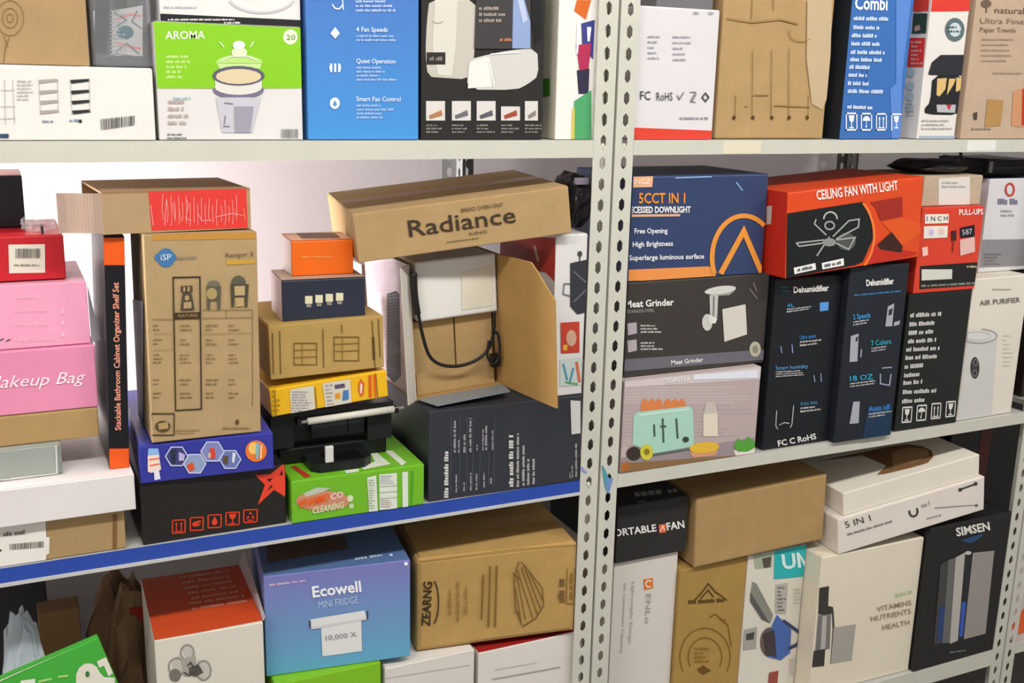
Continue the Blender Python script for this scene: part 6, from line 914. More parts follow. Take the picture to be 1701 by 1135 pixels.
pr(o,'F',4,'#8a8888',[[(45.3,112.5),(45,109),(47.2,108.2),(47.5,112.3)],[(45,109),(43.2,106.7),(44.9,105.2),(47.2,108.2)],[(43.2,106.7),(40.5,106.2),(40.8,104.4),(44.9,105.2)],[(40.5,106.2),(37.6,107.3),(36.3,106.1),(40.8,104.4)],[(37.6,107.3),(34.9,110),(32.9,109.6),(36.3,106.1)],[(34.9,110),(33.4,113.7),(31.1,113.9),(32.9,109.6)],[(33.4,113.7),(33.6,117.2),(31.4,118.1),(31.1,113.9)],[(33.6,117.2),(35.4,119.5),(33.8,121),(31.4,118.1)],[(35.4,119.5),(38.1,120.1),(37.8,121.8),(33.8,121)],[(38.1,120.1),(41.1,119),(42.3,120.1),(37.8,121.8)],[(41.1,119),(43.8,116.2),(45.8,116.6),(42.3,120.1)],[(43.8,116.2),(45.3,112.5),(47.5,112.3),(45.8,116.6)]],'printed_ring')
tx(o,'F',3,'#6a625c','AIR PURIFIER',(28.5,274.4),(133.4,-0.7),(-3.7,12.6),0.006,0,'lettering')
wl(o,'F',2,'#a8a098',[(63.2,313.7),(127.4,309.7),(128.7,302.7),(64.5,306.8)],1,0.8,1,0.55,'small_print')
wl(o,'F',2,'#d4ccc2',[(116.4,202.2),(171,197.7),(187.5,111.6),(132.2,117)],8,0.5,3,0.3,'small_print')
o = K['fan'] = bx('fan_carton', 'orange-red carton picturing a ceiling fan on black, lying on the dehumidifier cartons', 'gloss:#dc4a1c', 1.4133, -0.0300, 1.3280, 0.0284, -0.0688, 0.0000, 0.3675, 0.2200, 0.1724, seed=41)
pr(o,'L',0.5,'#c42a18',[[(0.5,0.5),(219.5,0.5),(219.5,171.9),(0.5,171.9)]],'side_panel')
pr(o,'F',1,'#15181a',[[(0.6,96.2),(0.6,131.3),(203,135.1),(229.5,99.4),(234.5,58.8),(206.7,8.1),(184.9,4.1),(2.6,0.7)]],'printed_panel')
tx(o,'F',3,'#fdf3ec','CEILING FAN WITH LIGHT',(75.4,150.8),(219.6,0.4),(-4.1,19.3),0.018,0,'lettering')
pr(o,'F',3,'#f07a3a',[[(196,132.1),(204.7,122.5),(210.5,124.7),(201.5,134.5)],[(204.7,122.5),(212.3,112.6),(218.5,114.3),(210.5,124.7)],[(212.3,112.6),(218.6,102.2),(225.1,103.4),(218.5,114.3)],[(218.6,102.2),(223.7,91.6),(230.5,92.3),(225.1,103.4)],[(223.7,91.6),(227.4,80.8),(234.4,80.9),(230.5,92.3)],[(227.4,80.8),(229.8,69.9),(237,69.5),(234.4,80.9)],[(229.8,69.9),(230.8,59.1),(238,58.1),(237,69.5)],[(230.8,59.1),(230.3,48.4),(237.5,46.9),(238,58.1)],[(230.3,48.4),(228.5,38),(235.6,36),(237.5,46.9)],[(228.5,38),(225.2,28),(232.1,25.5),(235.6,36)],[(225.2,28),(220.5,18.6),(227.2,15.5),(232.1,25.5)],[(220.5,18.6),(214.6,9.7),(220.9,6.1),(227.2,15.5)],[(214.6,9.7),(207.2,1.4),(208.6,0.6),(216,0.6),(220.9,6.1)]],'printed_ring')
pr(o,'F',2,'#a02818',[[(218.5,132),(307.6,135),(313.1,94.1),(250.1,90.6),(234.8,118.8)]],'printed_panel')
pr(o,'F',2,'#e0561c',[[(254.8,86.7),(308.9,89.5),(365.6,73.3),(366.9,58.6),(366.9,50.4),(318.2,28.8),(283.8,60)]],'printed_panel')
pr(o,'F',2,'#3a1c14',[[(244.6,40.8),(283.6,63.4),(318.2,28.8),(314.6,15.5),(254.4,29.5)]],'printed_panel')
pr(o,'F',1,'#c22c1a',[[(211.6,0.7),(235.6,41.8),(366.3,9.3),(348,4.6)]],'printed_panel')
pr(o,'F',3,'#a9aaa8',[[(110.3,73.5),(78.3,37.9),(81.6,35.9),(113.6,71.5)]],'printed_fan_blade')
pr(o,'F',3,'#a9aaa8',[[(97.1,69.1),(24.3,71),(24.8,68),(97.7,66.2)]],'printed_fan_blade')
pr(o,'F',3,'#a9aaa8',[[(23.3,68.6),(32.5,60.6),(33.7,63.5),(25.8,70.4)],[(32.5,60.6),(95.9,59.8),(95.3,62.8),(33.7,63.5)]],'printed_fan_blade')
pr(o,'F',3,'#a9aaa8',[[(104.5,77.7),(72.7,103.3),(68.5,102.9),(102,75.9)],[(72.7,103.3),(76.1,111.7),(72.5,113),(68.5,102.9)]],'printed_fan_blade')
pr(o,'F',3,'#a9aaa8',[[(121.9,70.4),(162.8,98.4),(160.8,101.4),(119.1,72.8)],[(162.8,98.4),(187.8,98.7),(192,101.8),(160.8,101.4)],[(187.8,98.7),(186.8,85),(190.7,82.7),(192,101.8)],[(186.8,85),(128.4,67.1),(130.3,64.2),(190.7,82.7)]],'printed_fan_blade')
pr(o,'F',3,'#a9aaa8',[[(129.8,62.5),(177.9,61.6),(184.7,64.5),(129.1,65.5)],[(177.9,61.6),(164.3,42.1),(166.2,37.9),(184.7,64.5)],[(164.3,42.1),(130.6,58.6),(129,56.1),(166.2,37.9)]],'printed_fan_blade')
pr(o,'F',3,'#b8b8b6',[[(96.6,109.8),(97.3,114.4),(93.2,115.9),(92.4,110.7)],[(97.3,114.4),(99.9,118),(96.4,120.4),(93.2,115.9)],[(99.9,118),(103.9,120.5),(101.5,123.5),(96.4,120.4)],[(103.9,120.5),(108.9,121.5),(107.9,124.8),(101.5,123.5)],[(108.9,121.5),(114.3,120.9),(114.9,124.1),(107.9,124.8)],[(114.3,120.9),(119.4,118.9),(121.6,121.5),(114.9,124.1)],[(119.4,118.9),(123.8,115.6),(127.1,117.3),(121.6,121.5)],[(123.8,115.6),(126.8,111.4),(130.8,112),(127.1,117.3)],[(126.8,111.4),(128.1,106.5),(132.2,106.6),(130.8,112)]],'printed_ring')
pr(o,'F',3,'#a0a0a0',[[(121.3,94.4),(120.2,91.4),(124,89.1),(125.8,93.9)],[(120.2,91.4),(116.5,89.4),(118.6,86.1),(124,89.1)],[(116.5,89.4),(111.1,89),(111.3,85.7),(118.6,86.1)],[(111.1,89),(105.7,90.5),(103.9,87.7),(111.3,85.7)],[(105.7,90.5),(101.8,93.4),(98.2,91.9),(103.9,87.7)],[(101.8,93.4),(100.3,96.7),(95.9,97.2),(98.2,91.9)],[(100.3,96.7),(101.4,99.7),(97.7,102),(95.9,97.2)],[(101.4,99.7),(105.1,101.7),(103,104.9),(97.7,102)],[(105.1,101.7),(110.5,102),(110.3,105.4),(103,104.9)],[(110.5,102),(115.9,100.5),(117.7,103.4),(110.3,105.4)],[(115.9,100.5),(119.9,97.7),(123.4,99.2),(117.7,103.4)],[(119.9,97.7),(121.3,94.4),(125.8,93.9),(123.4,99.2)]],'printed_ring')
pr(o,'F',3,'#8f908e',[[(129.7,59),(128.8,56.2),(125.8,54),(121.1,52.6),(115.3,52.3),(109,53),(103.1,54.7),(98.3,57.2),(95.1,60.1),(93.8,63.1),(94.8,66),(97.7,68.2),(102.4,69.5),(108.2,69.9),(114.4,69.2),(120.3,67.5),(125.2,65),(128.5,62.1)]],'printed_disc')
pr(o,'F',2,'#4f5350',[[(184,54.5),(183.1,48.9),(179.6,44.2),(174,40.8),(166.9,39),(158.8,39.1),(150.7,40.9),(143.3,44.4),(137.3,49.1),(133.4,54.7),(131.8,60.4),(132.7,65.9),(136.1,70.6),(141.6,74),(148.7,75.8),(156.7,75.8),(164.8,74),(172.3,70.6),(178.3,65.9),(182.4,60.3)]],'printed_fan_blade')
pr(o,'F',3,'#f2f2ee',[[(20.4,19.7),(76.4,22.5),(79.2,9),(23,6.3)]],'printed_tab')
pr(o,'F',3,'#f2f2ee',[[(93.4,20.4),(152.3,23.2),(154.1,7.9),(96.2,6.8)]],'printed_tab')
wl(o,'F',4,'#55555a',[(28.7,17.7),(72.3,19.8),(73.6,11.4),(30.3,9.6)],1,0.8,0,0.8,'small_print')
wl(o,'F',4,'#55555a',[(99.9,17.3),(146.9,19.5),(147.8,11.4),(101.6,9.5)],1,0.8,2,0.8,'small_print')
pr(o,'L',2,'#c8b8b0',[[(159.7,138.8),(176.6,142.3),(175.6,105.1),(160.1,101.5)]],'paper_label')
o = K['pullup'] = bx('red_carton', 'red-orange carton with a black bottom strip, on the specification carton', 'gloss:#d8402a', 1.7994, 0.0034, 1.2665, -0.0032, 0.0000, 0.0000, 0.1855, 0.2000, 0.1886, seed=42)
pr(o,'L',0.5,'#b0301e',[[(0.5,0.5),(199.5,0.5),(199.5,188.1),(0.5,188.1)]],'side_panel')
pr(o,'F',1,'#1c1c1c',[[(11.9,61.1),(184.9,61.4),(184.9,8.2),(17.3,9.3)]],'printed_panel')
pr(o,'F',2,'#d4d4c8',[[(16.7,53.8),(108.9,49),(111.5,27.2),(20.5,28.7)]],'paper_label')
wl(o,'F',3,'#8a9080',[(20.1,21.6),(187.5,19.3),(189.4,8.2),(21.6,11.9)],1,0.7,2,0.55,'small_print')
wl(o,'F',3,'#c8b890',[(151.4,57.6),(181.3,56.2),(182.8,47),(152.9,48.5)],1,0.8,0,0.55,'small_print')
tx(o,'F',3,'#fbe4de','PULL-UPS',(109.5,169.9),(73,-0.4),(-2.7,12.7),0.024,0,'lettering')
pr(o,'F',2,'#e9e2d8',[[(7.8,174.7),(78.4,173.3),(80.6,153.3),(11,153.9)]],'printed_panel')
pr(o,'F',2,'#e9e2d8',[[(9,148.7),(79.7,147.3),(81.9,121.5),(12.1,121.8)]],'printed_panel')
tx(o,'F',4,'#4a5a3a','1 N C H',(15.6,159.9),(61.2,-0.6),(-2,10.4),0,0,'lettering')
pr(o,'F',3,'#c9b8dc',[[(40.1,134.7),(40,132.3),(39,130.3),(37.2,128.8),(34.9,128),(32.3,128.1),(29.7,129.1),(27.4,130.7),(25.8,132.9),(25,135.3),(25.1,137.7),(26.1,139.7),(27.8,141.2),(30.2,142),(32.8,141.9),(35.4,140.9),(37.6,139.3),(39.2,137.1)]],'printed_disc')
pr(o,'F',3,'#e0c8b8',[[(70.2,135),(70.1,132.6),(69,130.5),(66.9,129),(64.2,128.3),(61.3,128.4),(58.3,129.4),(55.8,131),(54,133.2),(53.1,135.6),(53.2,138),(54.4,140.1),(56.4,141.6),(59.1,142.3),(62.1,142.2),(65,141.3),(67.5,139.6),(69.3,137.4)]],'printed_disc')
pr(o,'F',2,'#15151c',[[(117.1,141.4),(160.8,147),(165.4,120),(121.7,118.9)]],'printed_display')
tx(o,'F',4,'#c8c8d0','587',(126.5,125.1),(30.4,1.7),(-4.1,12.1),0,0,'lettering')
pr(o,'F',2,'#e2b8ae',[[(121.5,114.6),(165.4,120),(172.3,85.6),(128.4,78.6)]],'printed_panel')
pr(o,'F',2,'#4a1c1c',[[(91.2,135.3),(106.8,136.5),(110.6,113.3),(95.9,112.1)]],'printed_panel')
pr(o,'F',2,'#8a2c20',[[(100.1,115.6),(101.8,87.1),(105.7,86.7),(104,115.2)]],'printed_lines')
pr(o,'F',2,'#f2c4b8',[[(10.5,101.6),(26.4,104.4),(30.8,84.9),(15.3,82.1)]],'printed_symbol')
o = K['labelcube'] = bx('kraft_carton', 'low tan carton with a white paper label, on the red-orange carton', 'card:#bca890', 1.8128, 0.0196, 1.4559, 0.0000, 0.0000, 0.0000, 0.1758, 0.1800, 0.0652, seed=43)
pr(o,'F',1,'#ded9d0',[[(40.5,60.2),(134.6,62.2),(144,0.6),(124.4,0.6),(49.7,2)]],'paper_label')
wl(o,'F',2,'#b0aca6',[(50.8,54.8),(125.3,53.5),(128.3,35.9),(53.6,37.5)],2,0.8,3,0.55,'small_print')
o = K['navytop'] = bx('white_carton', 'white carton with a red ring logo and dark top, on the purifier carton', 'gloss:#dcdadc', 2.0648, 0.0660, 1.2887, 0.0000, 0.0000, 0.0000, 0.1792, 0.2000, 0.2201, seed=44, lid='gloss:#2a3350')
pr(o,'F',1,'#8e8c8e',[[(0.6,78),(170.3,72.8),(178.6,30.1),(178.6,8.5),(0.6,12.3)]],'printed_band')
pr(o,'F',3,'#c8453a',[[(77.8,192.7),(77.6,187.3),(83.9,185.7),(84.2,192.6)],[(77.6,187.3),(75.1,183.3),(80.6,180.1),(83.9,185.7)],[(75.1,183.3),(71.4,181.3),(74.3,176.8),(80.6,180.1)],[(71.4,181.3),(67.3,181.4),(66.2,177),(74.3,176.8)],[(67.3,181.4),(62.9,183.5),(58.6,180.6),(66.2,177)],[(62.9,183.5),(59,187.7),(53.2,186.4),(58.6,180.6)],[(59,187.7),(56.8,193.1),(50.4,193.3),(53.2,186.4)],[(56.8,193.1),(57,198.5),(50.7,200.1),(50.4,193.3)],[(57,198.5),(59.4,202.5),(54,205.7),(50.7,200.1)],[(59.4,202.5),(63.1,204.5),(60.3,209),(54,205.7)],[(63.1,204.5),(67.2,204.4),(68.3,208.8),(60.3,209)],[(67.2,204.4),(71.6,202.3),(75.9,205.3),(68.3,208.8)],[(71.6,202.3),(75.6,198.1),(81.4,199.5),(75.9,205.3)],[(75.6,198.1),(77.8,192.7),(84.2,192.6),(81.4,199.5)]],'printed_ring')
wl(o,'F',2,'#7a7c90',[(31.7,173.4),(97.5,171.8),(100.4,156.8),(34.4,158.5)],1,0.8,1,0.9,'small_print')
wl(o,'F',2,'#a8a8b4',[(46.5,148.9),(96.8,147.5),(100.7,126.7),(50.3,128.3)],2,0.8,2,0.55,'small_print')
wl(o,'F',3,'#77757a',[(9.9,47.4),(68,44.7),(73.6,13.9),(15.2,16.9)],4,0.8,3,0.55,'small_print')
o = K['lime'] = bx('lime_carton', 'lime green carton under the blue mini fridge carton, cut by the bottom edge', 'gloss:#7fbe22', 0.3777, 0.0150, 0.3138, 0.0000, 0.0000, 0.0000, 0.1984, 0.3000, 0.3295, seed=45)
o = K['whiteplain'] = bx('white_carton', 'plain white carton between the lime green carton and the red-topped one', 'gloss:#dcd7cf', 0.5832, 0.0120, 0.3138, 0.0000, 0.0000, 0.0000, 0.1819, 0.3000, 0.3156, seed=46)
pr(o,'F',2,'#c9c2ba',[[(0.6,294.2),(172.6,282.6),(172.4,284.2),(0.6,295.8)]],'printed_lines')
o = K['whitered'] = bx('white_carton', 'white carton with a dark red top under the crumpled brown carton', 'gloss:#e0dad2', 0.7739, 0.0120, 0.3138, 0.0000, 0.0000, 0.0000, 0.2320, 0.3000, 0.3048, seed=47)
pr(o,'F',2,'#a8a29a',[[(29.5,239.2),(182.4,231.1),(181.7,234.1),(29,242.2)]],'printed_lines')
wl(o,'F',2,'#c4bcb4',[(35.1,263.2),(128.3,257.9),(128.4,253.1),(35.2,257.8)],1,0.8,1,0.55,'small_print')
pr(o,'T',1,'#9c1f1c',[[(0.5,0.5),(231.5,0.5),(231.5,299.5),(0.5,299.5)]],'printed_panel')
o = K['ecowell'] = bx('fridge_carton', 'lilac to sky blue carton picturing a small white mini fridge', 'grad:#7a7cba:#62a9cc:.19', 0.3699, 0.0441, 0.6441, -0.1264, 0.0000, 0.0000, 0.2647, 0.2600, 0.1973, seed=48, lid='gloss:#5673a0')
tx(o,'F',3,'#f4f4fa','Ecowell',(85.7,145.7),(88.2,0.2),(-2,21.6),0.027,0,'lettering')
tx(o,'F',3,'#b8d0ea','MINI FRIDGE',(96.2,122.6),(71.4,1),(-1.5,13.9),0,0,'lettering')
pr(o,'F',2,'#e0e2e0',[[(78.5,102.6),(179.5,106.6),(182.3,92.1),(172.5,89.1),(173.5,25.3),(100.8,25.4),(99.1,87.4),(80.5,87.9)]],'printed_fridge')
pr(o,'F',3,'#d0d2d2',[[(80.5,87.9),(99.1,88.2),(172.5,90.8),(182.3,92.1),(182.2,87.7),(100.2,82.8),(81.2,83.4)]],'printed_panel')
pr(o,'F',3,'#4a4a58',[[(182.4,105.3),(185.6,104.9),(185.5,89),(183,88.4)]],'printed_panel')
pr(o,'F',3,'#4a4a58',[[(77.7,101.4),(80.8,101.8),(81.3,86.5),(78.1,86.1)]],'printed_panel')
tx(o,'F',4,'#8a7f84','10,000 X',(107.7,56.2),(56.3,0.4),(-1.2,10.6),0,0,'lettering')
wl(o,'F',2,'#d8b8d8',[(10.1,183.5),(73.6,183.7),(73.4,176.5),(9.9,175.1)],1,0.8,1,0.55,'small_print')
pr(o,'F',2,'#e8eef8',[[(260,189.4),(259.8,188.1),(259.1,187),(258.1,186.2),(256.9,185.9),(255.7,186),(254.4,186.7),(253.5,187.7),(252.8,188.9),(252.6,190.3),(252.8,191.6),(253.5,192.7),(254.4,193.5),(255.7,193.8),(256.9,193.6),(258.1,193),(259.1,192),(259.8,190.7)]],'printed_disc')
wl(o,'T',2,'#c8d4e8',[(166.4,34.1),(222.5,38.5),(223.5,23.4),(167.3,16.5)],1,0.8,1,0.55,'small_print')
pr(o,'T',2,'#d0d8ea',[[(237.4,24.5),(236.8,22.7),(235.9,21.2),(234.8,20.2),(233.6,19.8),(232.5,20.1),(231.7,21),(231.1,22.5),(230.9,24.3),(231.1,26.3),(231.7,28.1),(232.6,29.7),(233.7,30.7),(234.8,31.1),(235.9,30.8),(236.8,29.8),(237.4,28.3),(237.6,26.5)]],'printed_disc')
pr(o,'T',1,'#5a4636',[[(20,133.9),(165.3,136.4),(163.2,74.7),(11.9,52.3)]],'top_sticker')
o = K['zbox'] = bx('crumpled_carton', 'crumpled brown carton printed with a wire rack drawing', 'card:#b69256', 0.6548, 0.0398, 0.6302, -0.1388, 0.0000, 0.0000, 0.3248, 0.2600, 0.1955, seed=49, amp=0.006, flaps='#bb9350', bev=0.01)
tx(o,'F',3,'#33260f','ZEARNG',(26.8,53.1),(3.8,92),(-17.1,3.3),0.018,0,'lettering')
pr(o,'F',2,'#33260f',[[(33.2,145.4),(35.4,142.1),(37.6,143.2),(35.3,146.8)],[(35.4,142.1),(37.4,137.2),(39.8,137.8),(37.6,143.2)],[(37.4,137.2),(39.1,130.8),(41.6,131.1),(39.8,137.8)],[(39.1,130.8),(40.5,123.3),(43,123.4),(41.6,131.1)],[(40.5,123.3),(41.5,114.8),(44,114.7),(43,123.4)],[(41.5,114.8),(42,105.9),(44.6,105.6),(44,114.7)],[(42,105.9),(42.1,96.8),(44.6,96.4),(44.6,105.6)],[(42.1,96.8),(41.7,87.9),(44.2,87.4),(44.6,96.4)],[(41.7,87.9),(40.8,79.7),(43.3,78.9),(44.2,87.4)],[(40.8,79.7),(39.5,72.4),(42,71.4),(43.3,78.9)],[(39.5,72.4),(37.8,66.4),(40.2,65.1),(42,71.4)],[(37.8,66.4),(35.9,61.9),(38.1,60.2),(40.2,65.1)],[(35.9,61.9),(33.7,59.1),(35.8,57.2),(38.1,60.2)]],'printed_ring')
wl(o,'F',2,'#94733a',[(62.2,74.3),(61.7,129.1),(68,128.3),(68.6,73.4)],1,1,0,0.9,'small_print')
wl(o,'F',2,'#94733a',[(78.3,56.7),(77.4,139.3),(83.7,138.5),(84.7,55.8)],1,1,1,0.9,'small_print')
wl(o,'F',2,'#94733a',[(94.1,69.9),(93.3,128.2),(99.7,127.4),(100.5,69.1)],1,1,2,0.9,'small_print')
pr(o,'F',2,'#7d5f28',[[(129.6,148.1),(127.7,53.1),(131.2,52.4),(133.1,147.5)]],'printed_lines')
pr(o,'F',2,'#7d5f28',[[(143,164.6),(141.8,35.5),(145.4,34.9),(146.5,164.1)]],'printed_lines')
pr(o,'F',2,'#7d5f28',[[(156.1,163.1),(155.2,33.7),(158.8,33.1),(159.7,162.5)]],'printed_lines')
pr(o,'F',2,'#6d5224',[[(201.6,167.1),(192.1,131.3),(194.2,130.7),(203.6,166.2)],[(192.1,131.3),(196.6,68.4),(198.7,68.5),(194.2,130.7)],[(196.6,68.4),(211.2,28.6),(213.2,29.1),(198.7,68.5)]],'printed_lines')
pr(o,'F',2,'#6d5224',[[(206.3,165.5),(251.3,104.7),(253.3,105.3),(207.9,166.7)],[(251.3,104.7),(255.4,67.3),(257.6,66.5),(253.3,105.3)],[(255.4,67.3),(239.8,41.6),(241.4,39.8),(257.6,66.5)],[(239.8,41.6),(213.2,28),(214.3,26),(241.4,39.8)]],'printed_lines')
pr(o,'F',2,'#6d5224',[[(199.1,148.4),(233.5,41.3),(235.5,41.7),(201.1,148.8)]],'printed_lines')
pr(o,'F',2,'#6d5224',[[(206.4,153.6),(242.4,49.5),(244.4,50),(208.4,154.1)]],'printed_lines')
pr(o,'F',2,'#6d5224',[[(212.3,155.9),(248.1,61.3),(250.1,61.8),(214.3,156.5)]],'printed_lines')
pr(o,'F',2,'#6d5224',[[(197.9,136.3),(218.4,40.3),(220.4,40.5),(199.9,136.5)]],'printed_lines')
pr(o,'F',2,'#6d5224',[[(195.5,112),(209.5,35.3),(211.5,35.4),(197.6,112.1)]],'printed_lines')
pr(o,'F',2,'#6d5224',[[(189.2,142.9),(204.4,128.8),(205.7,130.3),(190.5,144.4)]],'printed_lines')
pr(o,'F',2,'#6d5224',[[(195.8,61.5),(206.5,53.8),(207.5,55.6),(196.8,63.3)]],'printed_lines')
pr(o,'F',2,'#6d5224',[[(221.6,145.5),(252.1,79.6),(254,80.3),(223.5,146.2)]],'printed_lines')
wl(o,'F',2,'#7a5b34',[(285.5,69.4),(283.5,126.1),(298.8,124.2),(300.9,67.3)],1,1,3,0.9,'small_print')
pr(o,'F',2,'#7a5b2c',[[(301.9,139.4),(303.2,62.9),(305,64.6),(303.8,139.1)],[(303.2,62.9),(320.6,60.6),(318.7,62.8),(305,64.6)],[(320.6,60.6),(320.6,140.2),(318.8,140.5),(318.7,62.8)]],'printed_lines')
wl(o,'F',2,'#8a6a34',[(310,72.5),(307.7,132.5),(315.1,131.6),(317.4,71.5)],1,1,5,0.9,'small_print')
pr(o,'F',2,'#9a7636',[[(8,188.7),(197.6,192.2),(197.4,194),(7.8,190.5)],[(197.6,192.2),(324.2,186.8),(324.2,188.7),(197.4,194)]],'flap_crease')
o = K['orangetop'] = bx('coffee_machine_carton', 'white carton with an orange-red top and a sketched machine', 'gloss:#dcd6c8', 0.1786, 0.0200, 0.3138, -0.0331, 0.0000, 0.0000, 0.1821, 0.2438, 0.4566, seed=50)
pr(o,'T',1,'#cc4a1e',[[(0.7,0.6),(0.6,2.6),(0.6,243.2),(181.5,243.2),(181.5,4.2),(70.6,0.6)]],'printed_panel')
wl(o,'T',2,'#e2a08a',[(67.9,231.8),(158.2,227.7),(158.2,216.3),(67.6,219.4)],1,0.9,0,0.8,'small_print')
wl(o,'T',2,'#e2a08a',[(70.3,207.5),(161.1,204),(161.1,192.9),(70.1,195.3)],1,0.9,1,0.8,'small_print')
wl(o,'T',2,'#e2a08a',[(72.7,183.6),(164,180.7),(163.9,169.8),(72.4,171.7)],1,0.9,2,0.8,'small_print')
wl(o,'T',2,'#e2a08a',[(75.1,160.2),(166.8,157.9),(166.7,147.2),(74.7,148.5)],1,0.9,3,0.8,'small_print')
wl(o,'T',2,'#e2a08a',[(77.3,137.3),(169.5,135.5),(169.5,125),(77,125.8)],1,0.9,4,0.8,'small_print')
wl(o,'T',2,'#e2a08a',[(71.5,117.9),(172.2,113.5),(172.2,103.2),(71.2,106.7)],1,0.9,5,0.8,'small_print')
wl(o,'T',2,'#e2a08a',[(73.7,95.8),(174.9,91.9),(174.8,81.8),(73.4,84.8)],1,0.9,6,0.8,'small_print')
pr(o,'F',2,'#8a867e',[[(62,422),(60.7,416.3),(62.7,414.9),(64.1,421.5)],[(60.7,416.3),(57.8,412.2),(59.2,410),(62.7,414.9)],[(57.8,412.2),(53.9,410.4),(54.3,407.9),(59.2,410)],[(53.9,410.4),(49.7,411.3),(49,409),(54.3,407.9)],[(49.7,411.3),(46,414.6),(44.4,413.1),(49,409)],[(46,414.6),(43.5,419.8),(41.5,419.3),(44.4,413.1)],[(43.5,419.8),(42.8,425.9),(40.7,426.4),(41.5,419.3)],[(42.8,425.9),(44.1,431.6),(42.1,432.9),(40.7,426.4)],[(44.1,431.6),(47,435.7),(45.6,437.8),(42.1,432.9)],[(47,435.7),(50.9,437.4),(50.4,439.9),(45.6,437.8)],[(50.9,437.4),(55.1,436.6),(55.7,438.9),(50.4,439.9)],[(55.1,436.6),(58.8,433.3),(60.3,434.8),(55.7,438.9)],[(58.8,433.3),(61.3,428.1),(63.3,428.6),(60.3,434.8)],[(61.3,428.1),(62,422),(64.1,421.5),(63.3,428.6)]],'printed_ring')
pr(o,'F',2,'#8a867e',[[(46,397.5),(44.5,391),(46.4,389.5),(48.2,397)],[(44.5,391),(40.8,386.3),(42.1,384),(46.4,389.5)],[(40.8,386.3),(35.8,384.3),(36.2,381.8),(42.1,384)],[(35.8,384.3),(30.4,385.5),(29.8,383.1),(36.2,381.8)],[(30.4,385.5),(25.7,389.5),(24.2,387.9),(29.8,383.1)],[(25.7,389.5),(22.6,395.6),(20.5,395),(24.2,387.9)],[(22.6,395.6),(21.7,402.7),(19.5,403.1),(20.5,395)],[(21.7,402.7),(23.2,409.2),(21.3,410.6),(19.5,403.1)],[(23.2,409.2),(26.9,413.8),(25.6,416),(21.3,410.6)],[(26.9,413.8),(31.9,415.8),(31.5,418.3),(25.6,416)],[(31.9,415.8),(37.2,414.7),(37.9,417),(31.5,418.3)],[(37.2,414.7),(42,410.7),(43.5,412.3),(37.9,417)],[(42,410.7),(45.1,404.6),(47.1,405.2),(43.5,412.3)],[(45.1,404.6),(46,397.5),(48.2,397),(47.1,405.2)]],'printed_ring')
pr(o,'F',2,'#8a867e',[[(88.8,382.2),(87.4,374.8),(89.4,373.4),(91.1,381.7)],[(87.4,374.8),(84,369.4),(85.5,367.3),(89.4,373.4)],[(84,369.4),(79.4,367.1),(79.9,364.5),(85.5,367.3)],[(79.4,367.1),(74.6,368.2),(73.9,365.8),(79.9,364.5)],[(74.6,368.2),(70.3,372.4),(68.7,370.9),(73.9,365.8)],[(70.3,372.4),(67.5,379),(65.4,378.6),(68.7,370.9)],[(67.5,379),(66.7,386.9),(64.5,387.4),(65.4,378.6)],[(66.7,386.9),(68.1,394.2),(66.1,395.6),(64.5,387.4)],[(68.1,394.2),(71.5,399.6),(70,401.7),(66.1,395.6)],[(71.5,399.6),(76.1,401.9),(75.5,404.5),(70,401.7)],[(76.1,401.9),(80.8,400.9),(81.6,403.2),(75.5,404.5)],[(80.8,400.9),(85.1,396.7),(86.8,398.2),(81.6,403.2)],[(85.1,396.7),(88,390),(90.1,390.5),(86.8,398.2)],[(88,390),(88.8,382.2),(91.1,381.7),(90.1,390.5)]],'printed_ring')
pr(o,'F',2,'#a8a49a',[[(41.2,414),(65.5,415.1),(66.8,383.8),(44.9,379.1)]],'printed_machine')
pr(o,'F',3,'#55524c',[[(53.8,395.9),(64.6,396.7),(77.6,381.4),(63.7,375.1),(53.2,383.6)]],'printed_machine')
pr(o,'F',2,'#77746c',[[(40,383.3),(39.2,379.2),(37.4,375.9),(34.7,373.7),(31.5,372.9),(28.2,373.6),(25.1,375.8),(22.7,379.1),(21.3,383.1),(20.9,387.4),(21.7,391.5),(23.5,394.8),(26.2,397),(29.4,397.8),(32.7,397.1),(35.7,394.9),(38.1,391.7),(39.6,387.6)]],'printed_disc')
pr(o,'F',1,'#c2beb4',[[(27.9,416.7),(41.6,423.1),(48.9,406.2),(42.7,388.9),(26.8,392.3)]],'printed_machine')
pr(o,'F',1,'#c2beb4',[[(44.8,434.7),(58.3,435.1),(65.5,415.1),(51.7,408.7)]],'printed_machine')
pr(o,'F',1,'#c2beb4',[[(69.2,408.1),(83.5,392.7),(88.1,369.8),(68.9,370.8)]],'printed_machine')
pr(o,'F',4,'#4a4844',[[(52.1,398.3),(56.6,402.4),(57.2,406.6),(50.4,400.6)],[(56.6,402.4),(61.4,392.4),(62.3,395.9),(57.2,406.6)],[(61.4,392.4),(68.2,395.5),(69.3,399.2),(62.3,395.9)],[(68.2,395.5),(72.6,384.9),(74.8,385.9),(69.3,399.2)]],'printed_lines')
pr(o,'F',4,'#4a4844',[[(44.6,387.3),(52.9,378.9),(53.3,382),(46.1,389.4)],[(52.9,378.9),(63.1,381.7),(62.3,384.5),(53.3,382)]],'printed_lines')
o = K['enlo'] = bx('white_carton', 'tall white carton with sideways grey text and an orange logo, beside the post', 'gloss:#ddd6cf', 1.1153, 0.0815, 0.3138, 0.0000, 0.0000, 0.0000, 0.1611, 0.3000, 0.4030, seed=51)
pr(o,'F',2,'#e07a28',[[(74.3,350.7),(98.3,350.1),(100.9,326),(78.5,325.3)]],'printed_logo')
